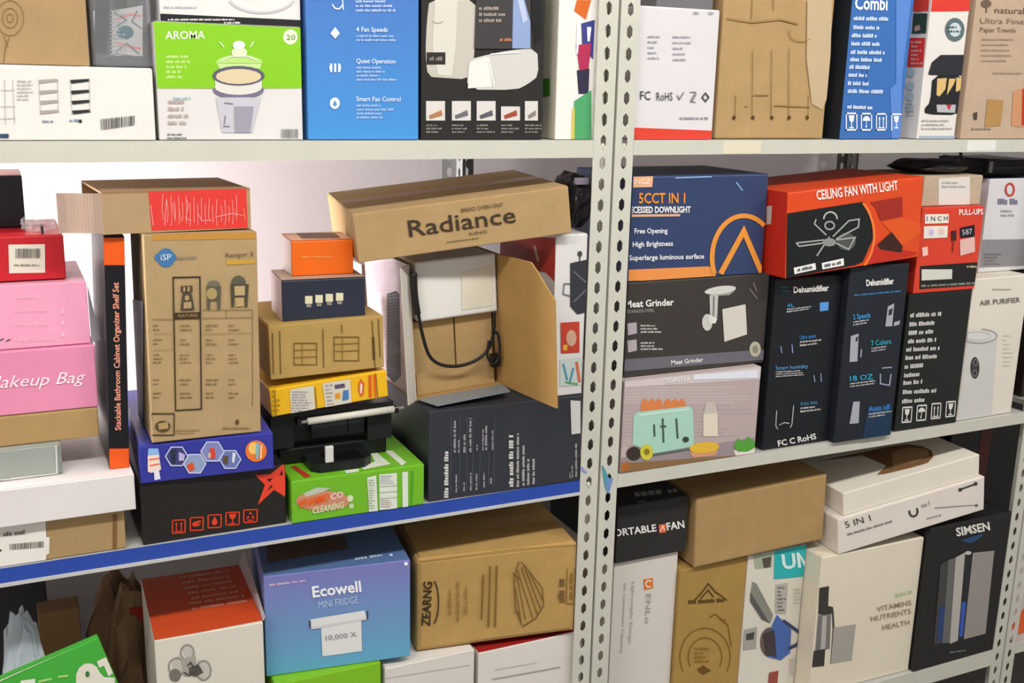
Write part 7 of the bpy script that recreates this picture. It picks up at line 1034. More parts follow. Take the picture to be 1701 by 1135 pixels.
pr(o,'F',3,'#f2e8dc',[[(93.4,333.4),(90.5,331.8),(91.8,328.6),(95.5,330.6)],[(90.5,331.8),(87.3,332.3),(86.6,329.4),(91.8,328.6)],[(87.3,332.3),(84.4,334.6),(82,333),(86.6,329.4)],[(84.4,334.6),(82.7,338.1),(79.5,338.1),(82,333)],[(82.7,338.1),(82.8,341.6),(79.6,343.2),(79.5,338.1)],[(82.8,341.6),(84.6,344.1),(82.3,346.9),(79.6,343.2)],[(84.6,344.1),(87.5,344.7),(87,347.9),(82.3,346.9)],[(87.5,344.7),(90.7,343.4),(92.2,345.8),(87,347.9)],[(90.7,343.4),(93.5,340.2),(95.8,341.8),(92.2,345.8)]],'printed_ring')
tx(o,'F',3,'#a8a098','ENLo',(83.4,315.5),(1.1,-70.9),(13,-3),0,0,'lettering')
tx(o,'F',3,'#b0aaa4','Lightweight Design',(46.4,351.1),(-0.7,-145.8),(7.4,-1.8),0,0,'lettering')
tx(o,'F',3,'#b0aaa4','for Convenient Cleaning',(25.5,352.6),(0.1,-165.5),(7.4,-1.7),0,0,'lettering')
o = K['portfan'] = bx('fan_carton', 'black carton lettered Portable Fan, on the tall white carton', 'gloss:#2c2c2c', 1.1126, 0.0733, 0.7176, 0.0000, 0.0000, 0.0000, 0.1764, 0.3000, 0.1280, seed=52)
tx(o,'F',3,'#f2f0ea','PORTABLE',(-18.5,64.3),(116.7,-5.3),(-3.1,16.3),0.024,0,'lettering')
pr(o,'F',3,'#e8744a',[[(102.6,72.7),(120.6,71.7),(121.9,52.2),(104.9,53.1)]],'printed_logo')
pr(o,'F',4,'#f8e8de',[[(109,56.8),(112.6,65.5),(112.1,70.9),(106.5,58.1)],[(112.6,65.5),(117.2,57.3),(119.5,58),(112.1,70.9)]],'printed_lines')
tx(o,'F',3,'#f2f0ea','FAN',(124.8,56.1),(45.1,-1.1),(-4.1,17.8),0.024,0,'lettering')
wl(o,'T',1,'#a8a6a2',[(74.1,58.9),(189.1,45.7),(177.8,20.9),(63.6,33.3)],1,0.8,2,0.9,'small_print')
wl(o,'T',1,'#8a8884',[(56.9,18.2),(111.1,9),(102.7,-7.9),(49,1.4)],1,0.8,3,0.55,'small_print')
o = K['mountain'] = bx('brown_carton', 'upright brown carton with a mountain emblem, under the long plain brown carton', 'card:#ac8a4a', 1.2774, 0.0712, 0.3138, 0.0000, 0.0000, 0.0000, 0.1798, 0.3000, 0.3607, seed=53)
pr(o,'F',2,'#5d4314',[[(44.6,279),(65.6,297.7),(62.3,300.5),(41.5,282)],[(65.6,297.7),(77.1,311.4),(76.4,317.3),(62.3,300.5)],[(77.1,311.4),(97.2,288.8),(99.7,291),(76.4,317.3)],[(97.2,288.8),(115.6,274.9),(117.7,277.4),(99.7,291)],[(115.6,274.9),(130.9,261.7),(133.2,264),(117.7,277.4)]],'printed_lines')
pr(o,'F',2,'#5d4314',[[(61.2,280.8),(78,296.1),(77.9,301.8),(58.1,283.7)],[(78,296.1),(92.2,277.4),(95.3,278.8),(77.9,301.8)]],'printed_lines')
wl(o,'F',2,'#5d4314',[(26.1,284.8),(124,270.6),(124.9,260.2),(26.8,274.6)],1,0.8,1,0.9,'small_print')
pr(o,'F',2,'#8a6424',[[(45.7,118),(41.6,126.8),(38.9,126.6),(43.1,117.7)],[(41.6,126.8),(39,135.6),(36.2,135.9),(38.9,126.6)],[(39,135.6),(37.8,144.3),(34.9,145),(36.2,135.9)],[(37.8,144.3),(38.1,152.7),(35.2,153.8),(34.9,145)],[(38.1,152.7),(39.9,160.4),(37.1,161.9),(35.2,153.8)],[(39.9,160.4),(43,167.2),(40.4,169),(37.1,161.9)],[(43,167.2),(47.5,172.8),(45.1,175),(40.4,169)],[(47.5,172.8),(53.1,177.2),(51.1,179.6),(45.1,175)],[(53.1,177.2),(59.6,180.1),(58,182.7),(51.1,179.6)],[(59.6,180.1),(66.9,181.5),(65.9,184.2),(58,182.7)],[(66.9,181.5),(74.8,181.3),(74.3,184),(65.9,184.2)],[(74.8,181.3),(82.9,179.6),(83,182.2),(74.3,184)],[(82.9,179.6),(91,176.3),(91.7,178.6),(83,182.2)],[(91,176.3),(98.9,171.6),(100.1,173.6),(91.7,178.6)],[(98.9,171.6),(106.3,165.6),(108,167.2),(100.1,173.6)],[(106.3,165.6),(112.9,158.5),(115,159.7),(108,167.2)],[(112.9,158.5),(118.6,150.5),(121,151.3),(115,159.7)],[(118.6,150.5),(123,141.9),(125.8,142.2),(121,151.3)],[(123,141.9),(126.2,133),(129.1,132.9),(125.8,142.2)],[(126.2,133),(127.9,124.1),(130.8,123.5),(129.1,132.9)],[(127.9,124.1),(128,115.4),(131,114.4),(130.8,123.5)],[(128,115.4),(126.6,107.4),(129.5,105.9),(131,114.4)],[(126.6,107.4),(123.7,100.1),(126.6,98.5),(129.5,105.9)]],'printed_ring')
pr(o,'F',2,'#8a6424',[[(26.7,110.4),(20.7,123.6),(18,123.4),(24.1,110)],[(20.7,123.6),(16.8,136.9),(14,137.1),(18,123.4)],[(16.8,136.9),(15,150),(12.2,150.7),(14,137.1)],[(15,150),(15.5,162.6),(12.7,163.6),(12.2,150.7)],[(15.5,162.6),(18.2,174.1),(15.4,175.6),(12.7,163.6)],[(18.2,174.1),(22.9,184.3),(20.3,186.2),(15.4,175.6)],[(22.9,184.3),(29.6,192.9),(27.3,195),(20.3,186.2)],[(29.6,192.9),(38,199.5),(36.1,201.9),(27.3,195)],[(38,199.5),(47.9,203.9),(46.4,206.5),(36.1,201.9)],[(47.9,203.9),(59,206.1),(57.9,208.8),(46.4,206.5)],[(59,206.1),(70.8,205.8),(70.3,208.5),(57.9,208.8)],[(70.8,205.8),(83.1,203.3),(83.2,205.8),(70.3,208.5)],[(83.1,203.3),(95.4,198.4),(96.1,200.7),(83.2,205.8)],[(95.4,198.4),(107.4,191.3),(108.6,193.3),(96.1,200.7)],[(107.4,191.3),(118.6,182.2),(120.3,183.9),(108.6,193.3)],[(118.6,182.2),(128.7,171.5),(130.8,172.7),(120.3,183.9)],[(128.7,171.5),(137.3,159.4),(139.8,160.2),(130.8,172.7)],[(137.3,159.4),(144.2,146.4),(146.9,146.7),(139.8,160.2)],[(144.2,146.4),(149,132.9),(151.9,132.7),(146.9,146.7)],[(149,132.9),(151.6,119.3),(154.6,118.7),(151.9,132.7)],[(151.6,119.3),(151.8,106.2),(154.8,105.1),(154.6,118.7)],[(151.8,106.2),(149.8,93.9),(152.7,92.4),(154.8,105.1)],[(149.8,93.9),(145.4,82.9),(148.2,81.2),(152.7,92.4)]],'printed_ring')
pr(o,'F',2,'#8a6424',[[(87.1,229.4),(102.8,233.4),(103,237.1),(85.3,232.5)],[(102.8,233.4),(138.8,198.6),(142,199.4),(103,237.1)],[(138.8,198.6),(152.1,143.8),(155.6,143.5),(142,199.4)]],'printed_lines')
pr(o,'F',2,'#8a6424',[[(115.5,218.2),(133.2,212),(133.6,215),(115.8,221.2)]],'printed_lines')
pr(o,'F',2,'#6d4d18',[[(61.8,106.5),(78.4,113.2),(102.8,94.4),(80.2,89.1)]],'printed_panel')
wl(o,'F',2,'#9a7430',[(51.6,166.1),(115.4,152.1),(119,109.2),(54.8,123.8)],4,0.5,3,0.55,'small_print')
o = K['saw'] = bx('saw_carton', 'white carton picturing a blue chainsaw below a turquoise panel', 'gloss:#e0dacb', 1.4583, 0.0683, 0.3138, 0.0000, 0.0000, 0.0000, 0.1646, 0.3000, 0.3635, seed=54)
pr(o,'F',1,'#2cb4b8',[[(71.1,362.9),(164,362.9),(164,282.2),(77.2,291.6)]],'printed_panel')
tx(o,'F',4,'#d8f2f0','UN',(100.2,313.4),(86.2,-6.3),(-9.2,37.7),0.03,0,'lettering')
pr(o,'F',2,'#a8b49a',[[(12.9,362.9),(66.5,362.9),(68,324.5),(21.6,327.8)]],'printed_photo')
pr(o,'F',3,'#5a5048',[[(37.1,350.6),(63.6,351.1),(63.1,325.4),(45.3,326)]],'printed_panel')
pr(o,'F',2,'#8a8a80',[[(15.6,298.1),(28.1,290.5),(84.4,200.8),(77.3,181),(51.8,196.9),(13.1,262.3)]],'printed_saw')
pr(o,'F',3,'#5c5c5a',[[(12.1,272.9),(29,248.8),(74,184.4),(51.8,196.9),(14.3,249.1)]],'printed_saw')
pr(o,'F',3,'#4a6ab0',[[(94.8,199.7),(141.4,151.5),(144.7,91),(118.2,77.8),(79.7,94.7),(82.8,174.6)]],'printed_saw')
pr(o,'F',2,'#6a5a58',[[(112.1,125.3),(111.9,113.3),(108.7,103.2),(102.9,95.8),(95.1,92),(86.1,92.1),(76.6,96.2),(67.8,103.7),(60.4,113.9),(55.2,125.8),(52.6,138.3),(52.8,150.1),(56,160.2),(61.7,167.4),(69.3,171.2),(78.3,171.2),(87.7,167.4),(96.5,160),(104,149.9),(109.4,137.9)]],'printed_saw')
pr(o,'F',4,'#453c40',[[(58.5,158.4),(91.3,162.1),(104.7,89),(73,101.6)]],'printed_saw')
pr(o,'F',3,'#3a4468',[[(111.2,178.5),(164,136.7),(164,146.8),(116.3,184.4)],[(164,122.3),(160.3,112.6),(164,109)],[(164,109),(160.3,112.6),(134.7,108.1),(139.6,99),(164,103.3)]],'printed_saw')
pr(o,'F',2,'#b8b4aa',[[(84.6,277.2),(119.2,275.9),(121.4,195.9),(90.1,205)]],'printed_photo')
wl(o,'F',3,'#7a766e',[(89.2,273.7),(113.9,269),(120.8,201.4),(96,206.4)],7,0.8,2,0.55,'small_print')
pr(o,'F',2,'#aaa69c',[[(2.8,180.8),(40.3,179.2),(41.9,124.6),(4.6,128.6)]],'printed_photo')
pr(o,'F',3,'#4a463f',[[(9.8,168.8),(33.5,169),(32.3,150.7),(11.3,152.6)]],'printed_panel')
pr(o,'F',2,'#c8c0b4',[[(146.4,74.2),(164,73.8),(164,28.2),(147.9,29.8)]],'printed_photo')
pr(o,'F',2,'#9a4a40',[[(86.9,52.3),(114.7,51.3),(114.9,18.2),(86.5,25)]],'printed_panel')
wl(o,'F',2,'#c9c2b6',[(136.2,259.4),(180.3,251),(185.1,207.2),(140.8,216)],5,0.8,6,0.55,'small_print')
o = K['longbrown'] = bx('long_brown_carton', 'long plain brown carton lying across the mountain and chainsaw cartons', 'card:#ae8e5e', 1.3049, 0.0587, 0.6781, -0.0306, -0.0380, 0.0000, 0.3487, 0.2200, 0.1627, seed=55, amp=0.003, flaps='#c09a60', bev=0.005)
o = K['juicer'] = bx('juicer_carton', 'cream carton picturing a juicer beside the words vitamins, nutrients, health', 'gloss:#e6dcc6', 1.6249, 0.0165, 0.3138, -0.0150, 0.0000, 0.0000, 0.3077, 0.2000, 0.3519, seed=56)
pr(o,'F',2,'#3c3834',[[(0.6,271.9),(0.6,277.2),(28.4,276.6),(31.5,226.1),(47.1,220.2),(48.9,205.2),(27.4,203.6),(4.4,211.1)]],'printed_juicer')
pr(o,'F',2,'#7a7672',[[(4.7,208.1),(42.3,203.6),(49.4,113.5),(6.6,113.7)]],'printed_juicer')
pr(o,'F',3,'#b8b4ae',[[(16.7,202.8),(30.3,201.9),(35.7,113.4),(21.8,116.4)]],'printed_juicer')
pr(o,'F',3,'#3c3834',[[(1.4,117.8),(35.4,116.5),(37.2,71.3),(1.3,76.3)]],'printed_juicer')
pr(o,'F',2,'#4a4642',[[(44,211.9),(52.4,163.3),(58,162.2),(49.5,211.1)],[(52.4,163.3),(56.1,73.3),(61.8,71.7),(58,162.2)]],'printed_lines')
pr(o,'F',2,'#aaa49c',[[(54.9,165.8),(121.6,161.2),(120.6,68),(57.5,72.8)]],'printed_cup')
tx(o,'F',3,'#a8cc98','juice',(237.2,209.3),(52.3,0.4),(-5.6,13.9),0,0,'lettering')
tx(o,'F',3,'#9a8a78','VITAMINS',(183.7,181.7),(108.8,-3),(-4.9,13.9),0.006,0,'lettering')
tx(o,'F',3,'#9a8a78','NUTRIENTS',(169,158.8),(125.4,-3.1),(-5,13.9),0.006,0,'lettering')
tx(o,'F',3,'#9a8a78','HEALTH',(208.7,128.4),(85.5,-2.1),(-5.2,14.1),0.006,0,'lettering')
o = K['simsen'] = bx('tower_carton', 'black carton picturing a silver tower device with blue lights', 'gloss:#232424', 1.9366, -0.0010, 0.3138, 0.0045, 0.0000, 0.0000, 0.2729, 0.3000, 0.3789, seed=57)
tx(o,'F',3,'#e9e6de','SIMSEN',(88.9,344),(113.6,-2.2),(-8.9,22.6),0.03,0,'lettering')
pr(o,'F',2,'#2a4a70',[[(102.5,331.4),(179.7,336.5),(177.3,327.8),(140,315.9)]],'printed_wave')
pr(o,'F',2,'#9a9490',[[(152.4,289.4),(227.6,282.2),(237.4,53.2),(160.5,54)]],'printed_tower')
pr(o,'F',2,'#b8b4ac',[[(94.4,287.6),(125.6,295.4),(140.4,55.2),(113.3,51.6)]],'printed_tower')
pr(o,'F',3,'#2c2a2c',[[(126.6,289.1),(148.6,288.9),(160.5,54),(142.1,54.8)]],'printed_tower')
pr(o,'F',4,'#3a5ab0',[[(134.9,160.1),(150.7,160.1),(154.7,64.8),(142.1,64.3)]],'printed_light')
pr(o,'F',2,'#454545',[[(46.1,278.2),(71.6,285.7),(84.4,61.2),(57.3,60.9)]],'printed_tower')
pr(o,'F',2,'#6a6a68',[[(71.6,285.7),(93,286.7),(112.8,54.9),(86.2,59.5)]],'printed_tower')
pr(o,'F',3,'#2e4478',[[(59,163.1),(80,161.9),(83.4,67.7),(67.8,68)]],'printed_light')
pr(o,'F',3,'#c8c4bc',[[(146.7,290.4),(146.3,288.8),(144.6,287.7),(141.8,287.1),(138.2,287.1),(134.3,287.8),(130.5,289.1),(127.4,290.7),(125.2,292.6),(124.2,294.4),(124.6,296),(126.3,297.2),(129.1,297.8),(132.7,297.7),(136.6,297),(140.3,295.8),(143.5,294.1),(145.8,292.3)]],'printed_disc')
wl(o,'F',2,'#8a8680',[(116.5,31.9),(173.3,25.6),(174.7,16.9),(117.9,23.3)],1,0.8,2,0.55,'small_print')
o = K['fiveinone'] = bx('flat_white_carton', 'flat white carton with a raised lid, lying tilted on the juicer carton', 'gloss:#e4dcd2', 1.6696, 0.0133, 0.6665, -0.0693, -0.1317, 0.0000, 0.4243, 0.2400, 0.0874, seed=58)
tx(o,'F',3,'#4a443e','5 IN 1',(21.3,61.6),(70.6,-0.6),(-4.7,16.8),0,0,'lettering')
wl(o,'F',2,'#8a8078',[(24.3,49.2),(150.7,48),(152.7,38.6),(26.7,38)],1,0.8,1,0.55,'small_print')
pr(o,'F',2,'#3a3632',[[(219.2,57.7),(221.4,52.4),(226.8,52),(224.1,58.3)],[(221.4,52.4),(221.6,47.5),(227,45.3),(226.8,52)],[(221.6,47.5),(219.8,43.6),(224.5,39.8),(227,45.3)],[(219.8,43.6),(216.6,41.5),(219.6,36.6),(224.5,39.8)],[(216.6,41.5),(212.8,41.4),(213.1,36.4),(219.6,36.6)],[(212.8,41.4),(209,43.2),(206.5,39.6),(213.1,36.4)],[(209,43.2),(205.6,46.8),(201.2,45.1),(206.5,39.6)],[(205.6,46.8),(203.5,51.5),(198.2,51.9),(201.2,45.1)],[(203.5,51.5),(203.2,56.9),(197.9,58.1),(198.2,51.9)]],'printed_ring')
tx(o,'F',3,'#6a625a','no.1',(237.3,54.4),(23.6,1.5),(-4.8,12.4),0,0,'lettering')
pr(o,'F',2,'#3a3632',[[(350.5,69.8),(395.7,72.5),(393.9,76.9),(348.7,74.1)]],'printed_lines')
pr(o,'F',3,'#3a3632',[[(355.2,70.5),(354.9,68.9),(353.9,67.8),(352.5,67.1),(350.7,67),(348.7,67.5),(346.9,68.5),(345.4,70),(344.4,71.6),(344.1,73.4),(344.4,74.9),(345.3,76.1),(346.8,76.8),(348.6,76.9),(350.5,76.4),(352.3,75.4),(353.8,73.9),(354.8,72.2)]],'printed_disc')
pr(o,'F',3,'#3a3632',[[(401.8,74.1),(401.5,72.5),(400.5,71.3),(399.1,70.6),(397.2,70.5),(395.3,71),(393.4,72.1),(391.9,73.5),(390.9,75.2),(390.5,77),(390.8,78.5),(391.8,79.7),(393.2,80.4),(395,80.5),(397,80),(398.9,79),(400.4,77.5),(401.4,75.8)]],'printed_disc')
pr(o,'F',2,'#9a928a',[[(274.7,43.2),(407,16),(406.7,18.5),(274.5,45.7)]],'printed_lines')
pr(o,'F',3,'#6a625a',[[(404,16.8),(403.8,15.6),(403.1,14.7),(402,14.2),(400.6,14.1),(399.1,14.5),(397.7,15.3),(396.6,16.4),(395.8,17.7),(395.5,19.1),(395.7,20.2),(396.4,21.1),(397.6,21.7),(398.9,21.7),(400.4,21.3),(401.8,20.5),(403,19.4),(403.7,18.1)]],'printed_disc')
wl(o,'F',2,'#8a8078',[(251,26.9),(294,24.3),(294.1,17.1),(251.1,19.1)],1,0.8,3,0.55,'small_print')
o = K['patterned'] = bx('patterned_carton', 'pale speckled carton standing behind the narrow stack of small cartons', 'gloss:#cdbfc6', 0.6412, 0.3180, 0.9508, 0.0000, 0.0000, 0.0000, 0.0884, 0.2000, 0.3875, seed=59)
pr(o,'F',1,'#2d2e32',[[(39,331.6),(87.8,340.4),(87.8,80.4),(28.6,87)]],'printed_panel')
wl(o,'F',2,'#c8a8b8',[(-11.7,392.6),(82.6,392),(82.5,333.2),(13.1,329)],14,0.3,3,0.3,'small_print')
wl(o,'F',2,'#8a8c92',[(47.6,326.9),(73.8,329.5),(73.4,170.3),(53.4,172.2)],30,0.4,4,0.4,'small_print')
o = K['greentilt'] = bx('green_board_box', 'flat green box tipped over at the bottom left corner', 'gloss:#46b03e', -0.0740, 0.0000, 0.6202, 0.0000, -0.2750, 0.0000, 0.2085, 0.0140, 0.1343, seed=60)
pr(o,'F',2,'#e6e2d2',[[(147.8,61.8),(157.1,87.9),(165.2,96.9),(175.3,99.7),(183.9,95.6),(189.2,86.9),(190.4,73.7),(193.3,62.7),(207.9,53.5),(207.9,53.5),(200.5,32.2)]],'printed_letter')
pr(o,'F',4,'#2f7a36',[[(175.5,78.8),(174.7,77.1),(173.6,75.8),(172.5,75),(171.3,74.9),(170.4,75.5),(169.7,76.6),(169.3,78.2),(169.4,80),(169.9,81.9),(170.7,83.6),(171.7,84.9),(172.9,85.7),(174,85.8),(175,85.2),(175.7,84.1),(176,82.5),(175.9,80.7)]],'printed_disc')
pr(o,'F',2,'#e6e2d2',[[(192.7,94.4),(207.9,95.3),(207.9,62.6),(200,60),(200.1,82),(192.5,82)]],'printed_letter')
pr(o,'F',2,'#a8d878',[[(131,94.9),(145.6,89.9),(146.5,93.9),(131.9,98.9)]],'printed_lines')
pr(o,'F',2,'#a8d878',[[(102.6,101.4),(122,96.8),(122.7,100.9),(103.3,105.5)]],'printed_lines')
pr(o,'F',2,'#e6ecd8',[[(80.9,117.8),(100.8,110.8),(97.7,102.3),(79.1,112.7)]],'printed_panel')
pr(o,'F',3,'#e4e2c8',[[(55.1,133.7),(170,133.7),(54.3,131.5)]],'edge_strip')
o = K['darkbehind'] = bx('dark_carton', 'dark grey carton at the back of the lower left shelf', 'gloss:#3a3a3c', -0.2140, 0.5100, 0.3138, 0.0000, 0.0000, 0.0000, 0.2401, 0.2000, 0.3986, seed=61)
o = K['brownbehind'] = bx('brown_carton', 'brown carton standing at the back of the lower left shelf beside the paper bag', 'card:#866540', 0.0054, 0.3000, 0.3138, 0.0000, 0.0000, 0.0000, 0.0722, 0.0500, 0.4055, seed=62)
# ---------------------------------------------------------------- things that are not plain cartons
RT = thing('open_end_carton', 'brown carton with wide red tape, open at its left end, on the tall brown carton', 'box', (0.1401, 0.0012, 1.4612), (0.0000, 0.0000, 0.0670)); RT['size'] = (0.2240, 0.2000, 0.0636)
o = RT
pr(o,'F',1,'#dc3a34',[[(68,63),(217.8,63),(218.4,0.9),(69.4,3.2)]],'packing_tape')
pr(o,'F',2,'#f2b8b4',[[(93.6,50.1),(89,9.9),(89.8,9.8),(94.4,50)]],'tape_wrinkle')
pr(o,'F',2,'#f2b8b4',[[(102.5,44.3),(105.2,17.2),(106,17.3),(103.3,44.4)]],'tape_wrinkle')
pr(o,'F',2,'#f2b8b4',[[(122.8,51.7),(126.2,40.9),(127,40.9),(123.5,51.9)],[(126.2,40.9),(121.1,19.1),(122.1,19.6),(127,40.9)],[(121.1,19.1),(129.4,15.9),(129.6,16.7),(122.1,19.6)]],'tape_wrinkle')
pr(o,'F',2,'#f2b8b4',[[(140.4,26.6),(145.4,15.2),(145.9,16),(141.1,26.9)],[(145.4,15.2),(161.9,14.6),(162,15.4),(145.9,16)]],'tape_wrinkle')
pr(o,'F',2,'#f2b8b4',[[(167.7,19.8),(192.7,24.4),(192.7,25.2),(167.6,20.7)],[(192.7,24.4),(212,20.9),(212.2,21.7),(192.7,25.2)]],'tape_wrinkle')
pr(o,'F',2,'#f2b8b4',[[(69.9,42.8),(72,10.5),(72.8,10.6),(70.6,42.8)]],'tape_wrinkle')
pr(o,'F',2,'#f0aaa4',[[(88.8,58.2),(86.4,36.9),(87.2,36.9),(89.6,58.2)],[(86.4,36.9),(87.4,19.3),(88.1,19.4),(87.2,36.9)]],'tape_wrinkle')
pr(o,'F',2,'#f0aaa4',[[(94.1,48.1),(95.2,28.8),(96,28.7),(94.9,48.2)],[(95.2,28.8),(92.9,14.6),(93.7,14.5),(96,28.7)]],'tape_wrinkle')
pr(o,'F',2,'#f0aaa4',[[(100.3,56.8),(100.3,20.8),(101.1,20.7),(101.1,56.8)],[(100.3,20.8),(98.4,9.8),(99.2,9.6),(101.1,20.7)]],'tape_wrinkle')
pr(o,'F',2,'#f0aaa4',[[(105.6,46.7),(106.3,28.9),(107.1,28.9),(106.3,46.7)],[(106.3,28.9),(104.6,15.7),(105.3,15.6),(107.1,28.9)]],'tape_wrinkle')
pr(o,'F',2,'#f0aaa4',[[(111.8,55.4),(111.4,20.8),(112.2,20.8),(112.6,55.4)],[(111.4,20.8),(110.2,10.9),(110.9,10.8),(112.2,20.8)]],'tape_wrinkle')
pr(o,'F',2,'#f0aaa4',[[(117.1,45.2),(117.4,29),(118.2,29),(117.9,45.3)],[(117.4,29),(116.3,16.9),(117.1,16.8),(118.2,29)]],'tape_wrinkle')
pr(o,'F',2,'#f0aaa4',[[(123.4,54),(122.6,20.9),(123.4,20.9),(124.2,54)],[(122.6,20.9),(121.9,12),(122.7,11.9),(123.4,20.9)]],'tape_wrinkle')
pr(o,'F',2,'#f0aaa4',[[(128.8,43.8),(128.6,29.1),(129.4,29.1),(129.6,43.8)],[(128.6,29.1),(127.6,7.1),(128.4,7),(129.4,29.1)]],'tape_wrinkle')
pr(o,'F',2,'#f0aaa4',[[(135.1,52.5),(133.9,21),(134.7,21),(135.9,52.5)],[(133.9,21),(133.8,13.1),(134.6,13.1),(134.7,21)]],'tape_wrinkle')
pr(o,'F',2,'#f0aaa4',[[(140.5,42.3),(139.9,29.3),(140.7,29.2),(141.3,42.3)],[(139.9,29.3),(139.5,8.2),(140.3,8.2),(140.7,29.2)]],'tape_wrinkle')
pr(o,'F',2,'#f0aaa4',[[(146.8,51.1),(145.2,21.1),(146,21.1),(147.6,51.1)],[(145.2,21.1),(145.7,14.2),(146.5,14.3),(146,21.1)]],'tape_wrinkle')
pr(o,'F',2,'#f0aaa4',[[(152.3,40.9),(151.3,29.4),(152.1,29.4),(153.1,40.8)],[(151.3,29.4),(151.5,9.3),(152.3,9.3),(152.1,29.4)]],'tape_wrinkle')
pr(o,'F',2,'#f0aaa4',[[(158.7,49.6),(156.6,21.2),(157.4,21.2),(159.5,49.6)],[(156.6,21.2),(157.8,15.3),(158.6,15.5),(157.4,21.2)]],'tape_wrinkle')
pr(o,'F',2,'#f0aaa4',[[(164.2,39.4),(162.7,29.5),(163.5,29.5),(165,39.3)],[(162.7,29.5),(163.6,10.4),(164.4,10.5),(163.5,29.5)]],'tape_wrinkle')
pr(o,'F',2,'#f0aaa4',[[(170.6,48.2),(168.1,21.3),(168.9,21.3),(171.4,48.1)],[(168.1,21.3),(169.4,5.5),(170.2,5.5),(168.9,21.3)]],'tape_wrinkle')
pr(o,'F',2,'#f0aaa4',[[(176.2,37.7),(178.1,29.5),(178.9,29.5),(177,37.9)],[(178.1,29.5),(175.7,11.7),(176.5,11.6),(178.9,29.5)]],'tape_wrinkle')
pr(o,'F',2,'#f0aaa4',[[(182.6,46.7),(183.5,21.3),(184.4,21.2),(183.4,46.7)],[(183.5,21.3),(181.6,6.7),(182.4,6.6),(184.4,21.2)]],'tape_wrinkle')
pr(o,'F',2,'#f0aaa4',[[(188.3,36.2),(189.7,29.6),(190.5,29.6),(189.1,36.4)],[(189.7,29.6),(187.9,12.8),(188.7,12.7),(190.5,29.6)]],'tape_wrinkle')
pr(o,'F',2,'#f0aaa4',[[(194.7,45.2),(195.2,21.4),(196,21.4),(195.5,45.2)],[(195.2,21.4),(193.8,7.8),(194.7,7.7),(196,21.4)]],'tape_wrinkle')
pr(o,'F',2,'#f0aaa4',[[(201.2,54.1),(201.4,29.8),(202.2,29.7),(202,54.1)],[(201.4,29.8),(200.2,14),(201,13.9),(202.2,29.7)]],'tape_wrinkle')
pr(o,'F',2,'#ef7a58',[[(111.4,41.3),(114,14.1),(115.4,14.3),(112.7,41.5)]],'tape_wrinkle')
pr(o,'F',2,'#ef7a58',[[(197.9,32.8),(200,16.1),(201.4,16.2),(199.2,33)]],'tape_wrinkle')
pr(o,'F',2,'#ef7a58',[[(211.8,32.3),(213.9,12.7),(215.3,12.9),(213.2,32.5)]],'tape_wrinkle')
bpy.context.view_layer.update()
# carton lying on the tall brown one: open at its left end, one flap swung out
w, d, h = RT['size']; t = .003; BR = 'card:#ae926c'
cub('bottom_panel', (0, 0, 0, w, d, t), BR, RT); cub('top_panel', (0, 0, h-t, w, d, h), 'card:#967452', RT)
cub('front_panel', (0, 0, t, w, t, h-t), BR, RT); cub('back_panel', (0, d-t, t, w, d, h-t), BR, RT); cub('end_panel', (w-t, t, t, w, d-t, h-t), BR, RT)
def flap_mesh(h0, h1, ax, L0, th, bow=0, n=5):
    """a thin bent panel hinged along z at ax, reaching out along direction L0"""
    a = Vector(ax); l = Vector(L0); nrm = l.cross(Vector((0, 0, 1))).normalized(); V, F = [], []
    for i in range(n+1):
        s = i/n; c = a + l*s + nrm*(bow*math.sin(s*math.pi*.5)**2)
        for off in (0, th):
            for z in (h0(s), h1(s)): V.append((c.x+nrm.x*off, c.y+nrm.y*off, z))
    for i in range(n):
        k = i*4; F += [(k, k+4, k+5, k+1), (k+2, k+3, k+7, k+6), (k, k+2, k+6, k+4), (k+1, k+5, k+7, k+3)]
    F += [(0, 1, 3, 2), (n*4, n*4+2, n*4+3, n*4+1)]
    return V, F
mobj('end_flap', *flap_mesh(lambda s: .002-.0*s, lambda s: h-.002, (0, .001, 0), (-.062, .012, 0), .0025, .010), 'card:#a89080', RT)  # flap's purple-brown has its shade mixed into the colour
OB = thing('open_carton', 'open brown carton with a wide flap swung towards the aisle, under the long tilted carton', 'box', (0.6623, 0.0676, 1.1246), (0.0000, -0.0593, 0.0163)); OB['size'] = (0.1821, 0.2400, 0.2583)
o = OB
pr(o,'L',1,'#cfc0c6',[[(0.5,5.2),(239.5,5.2),(239.5,255.7),(0.5,255.7)]],'side_panel')
pr(o,'L',2,'#2d2e32',[[(122.9,180.6),(175.4,196.1),(192.1,193.4),(172.3,31.6),(132.6,6.9),(93,11.1)]],'printed_panel')
wl(o,'L',2,'#a89aa6',[(-33.5,214.7),(201.2,255.8),(192.3,201.1),(-20.4,154)],16,0.9,3,0.35,'small_print')
wl(o,'L',3,'#8a8c92',[(126.4,181.2),(191.5,196.4),(169.1,38.8),(99.9,17)],26,0.9,4,0.4,'small_print')
bpy.context.view_layer.update()
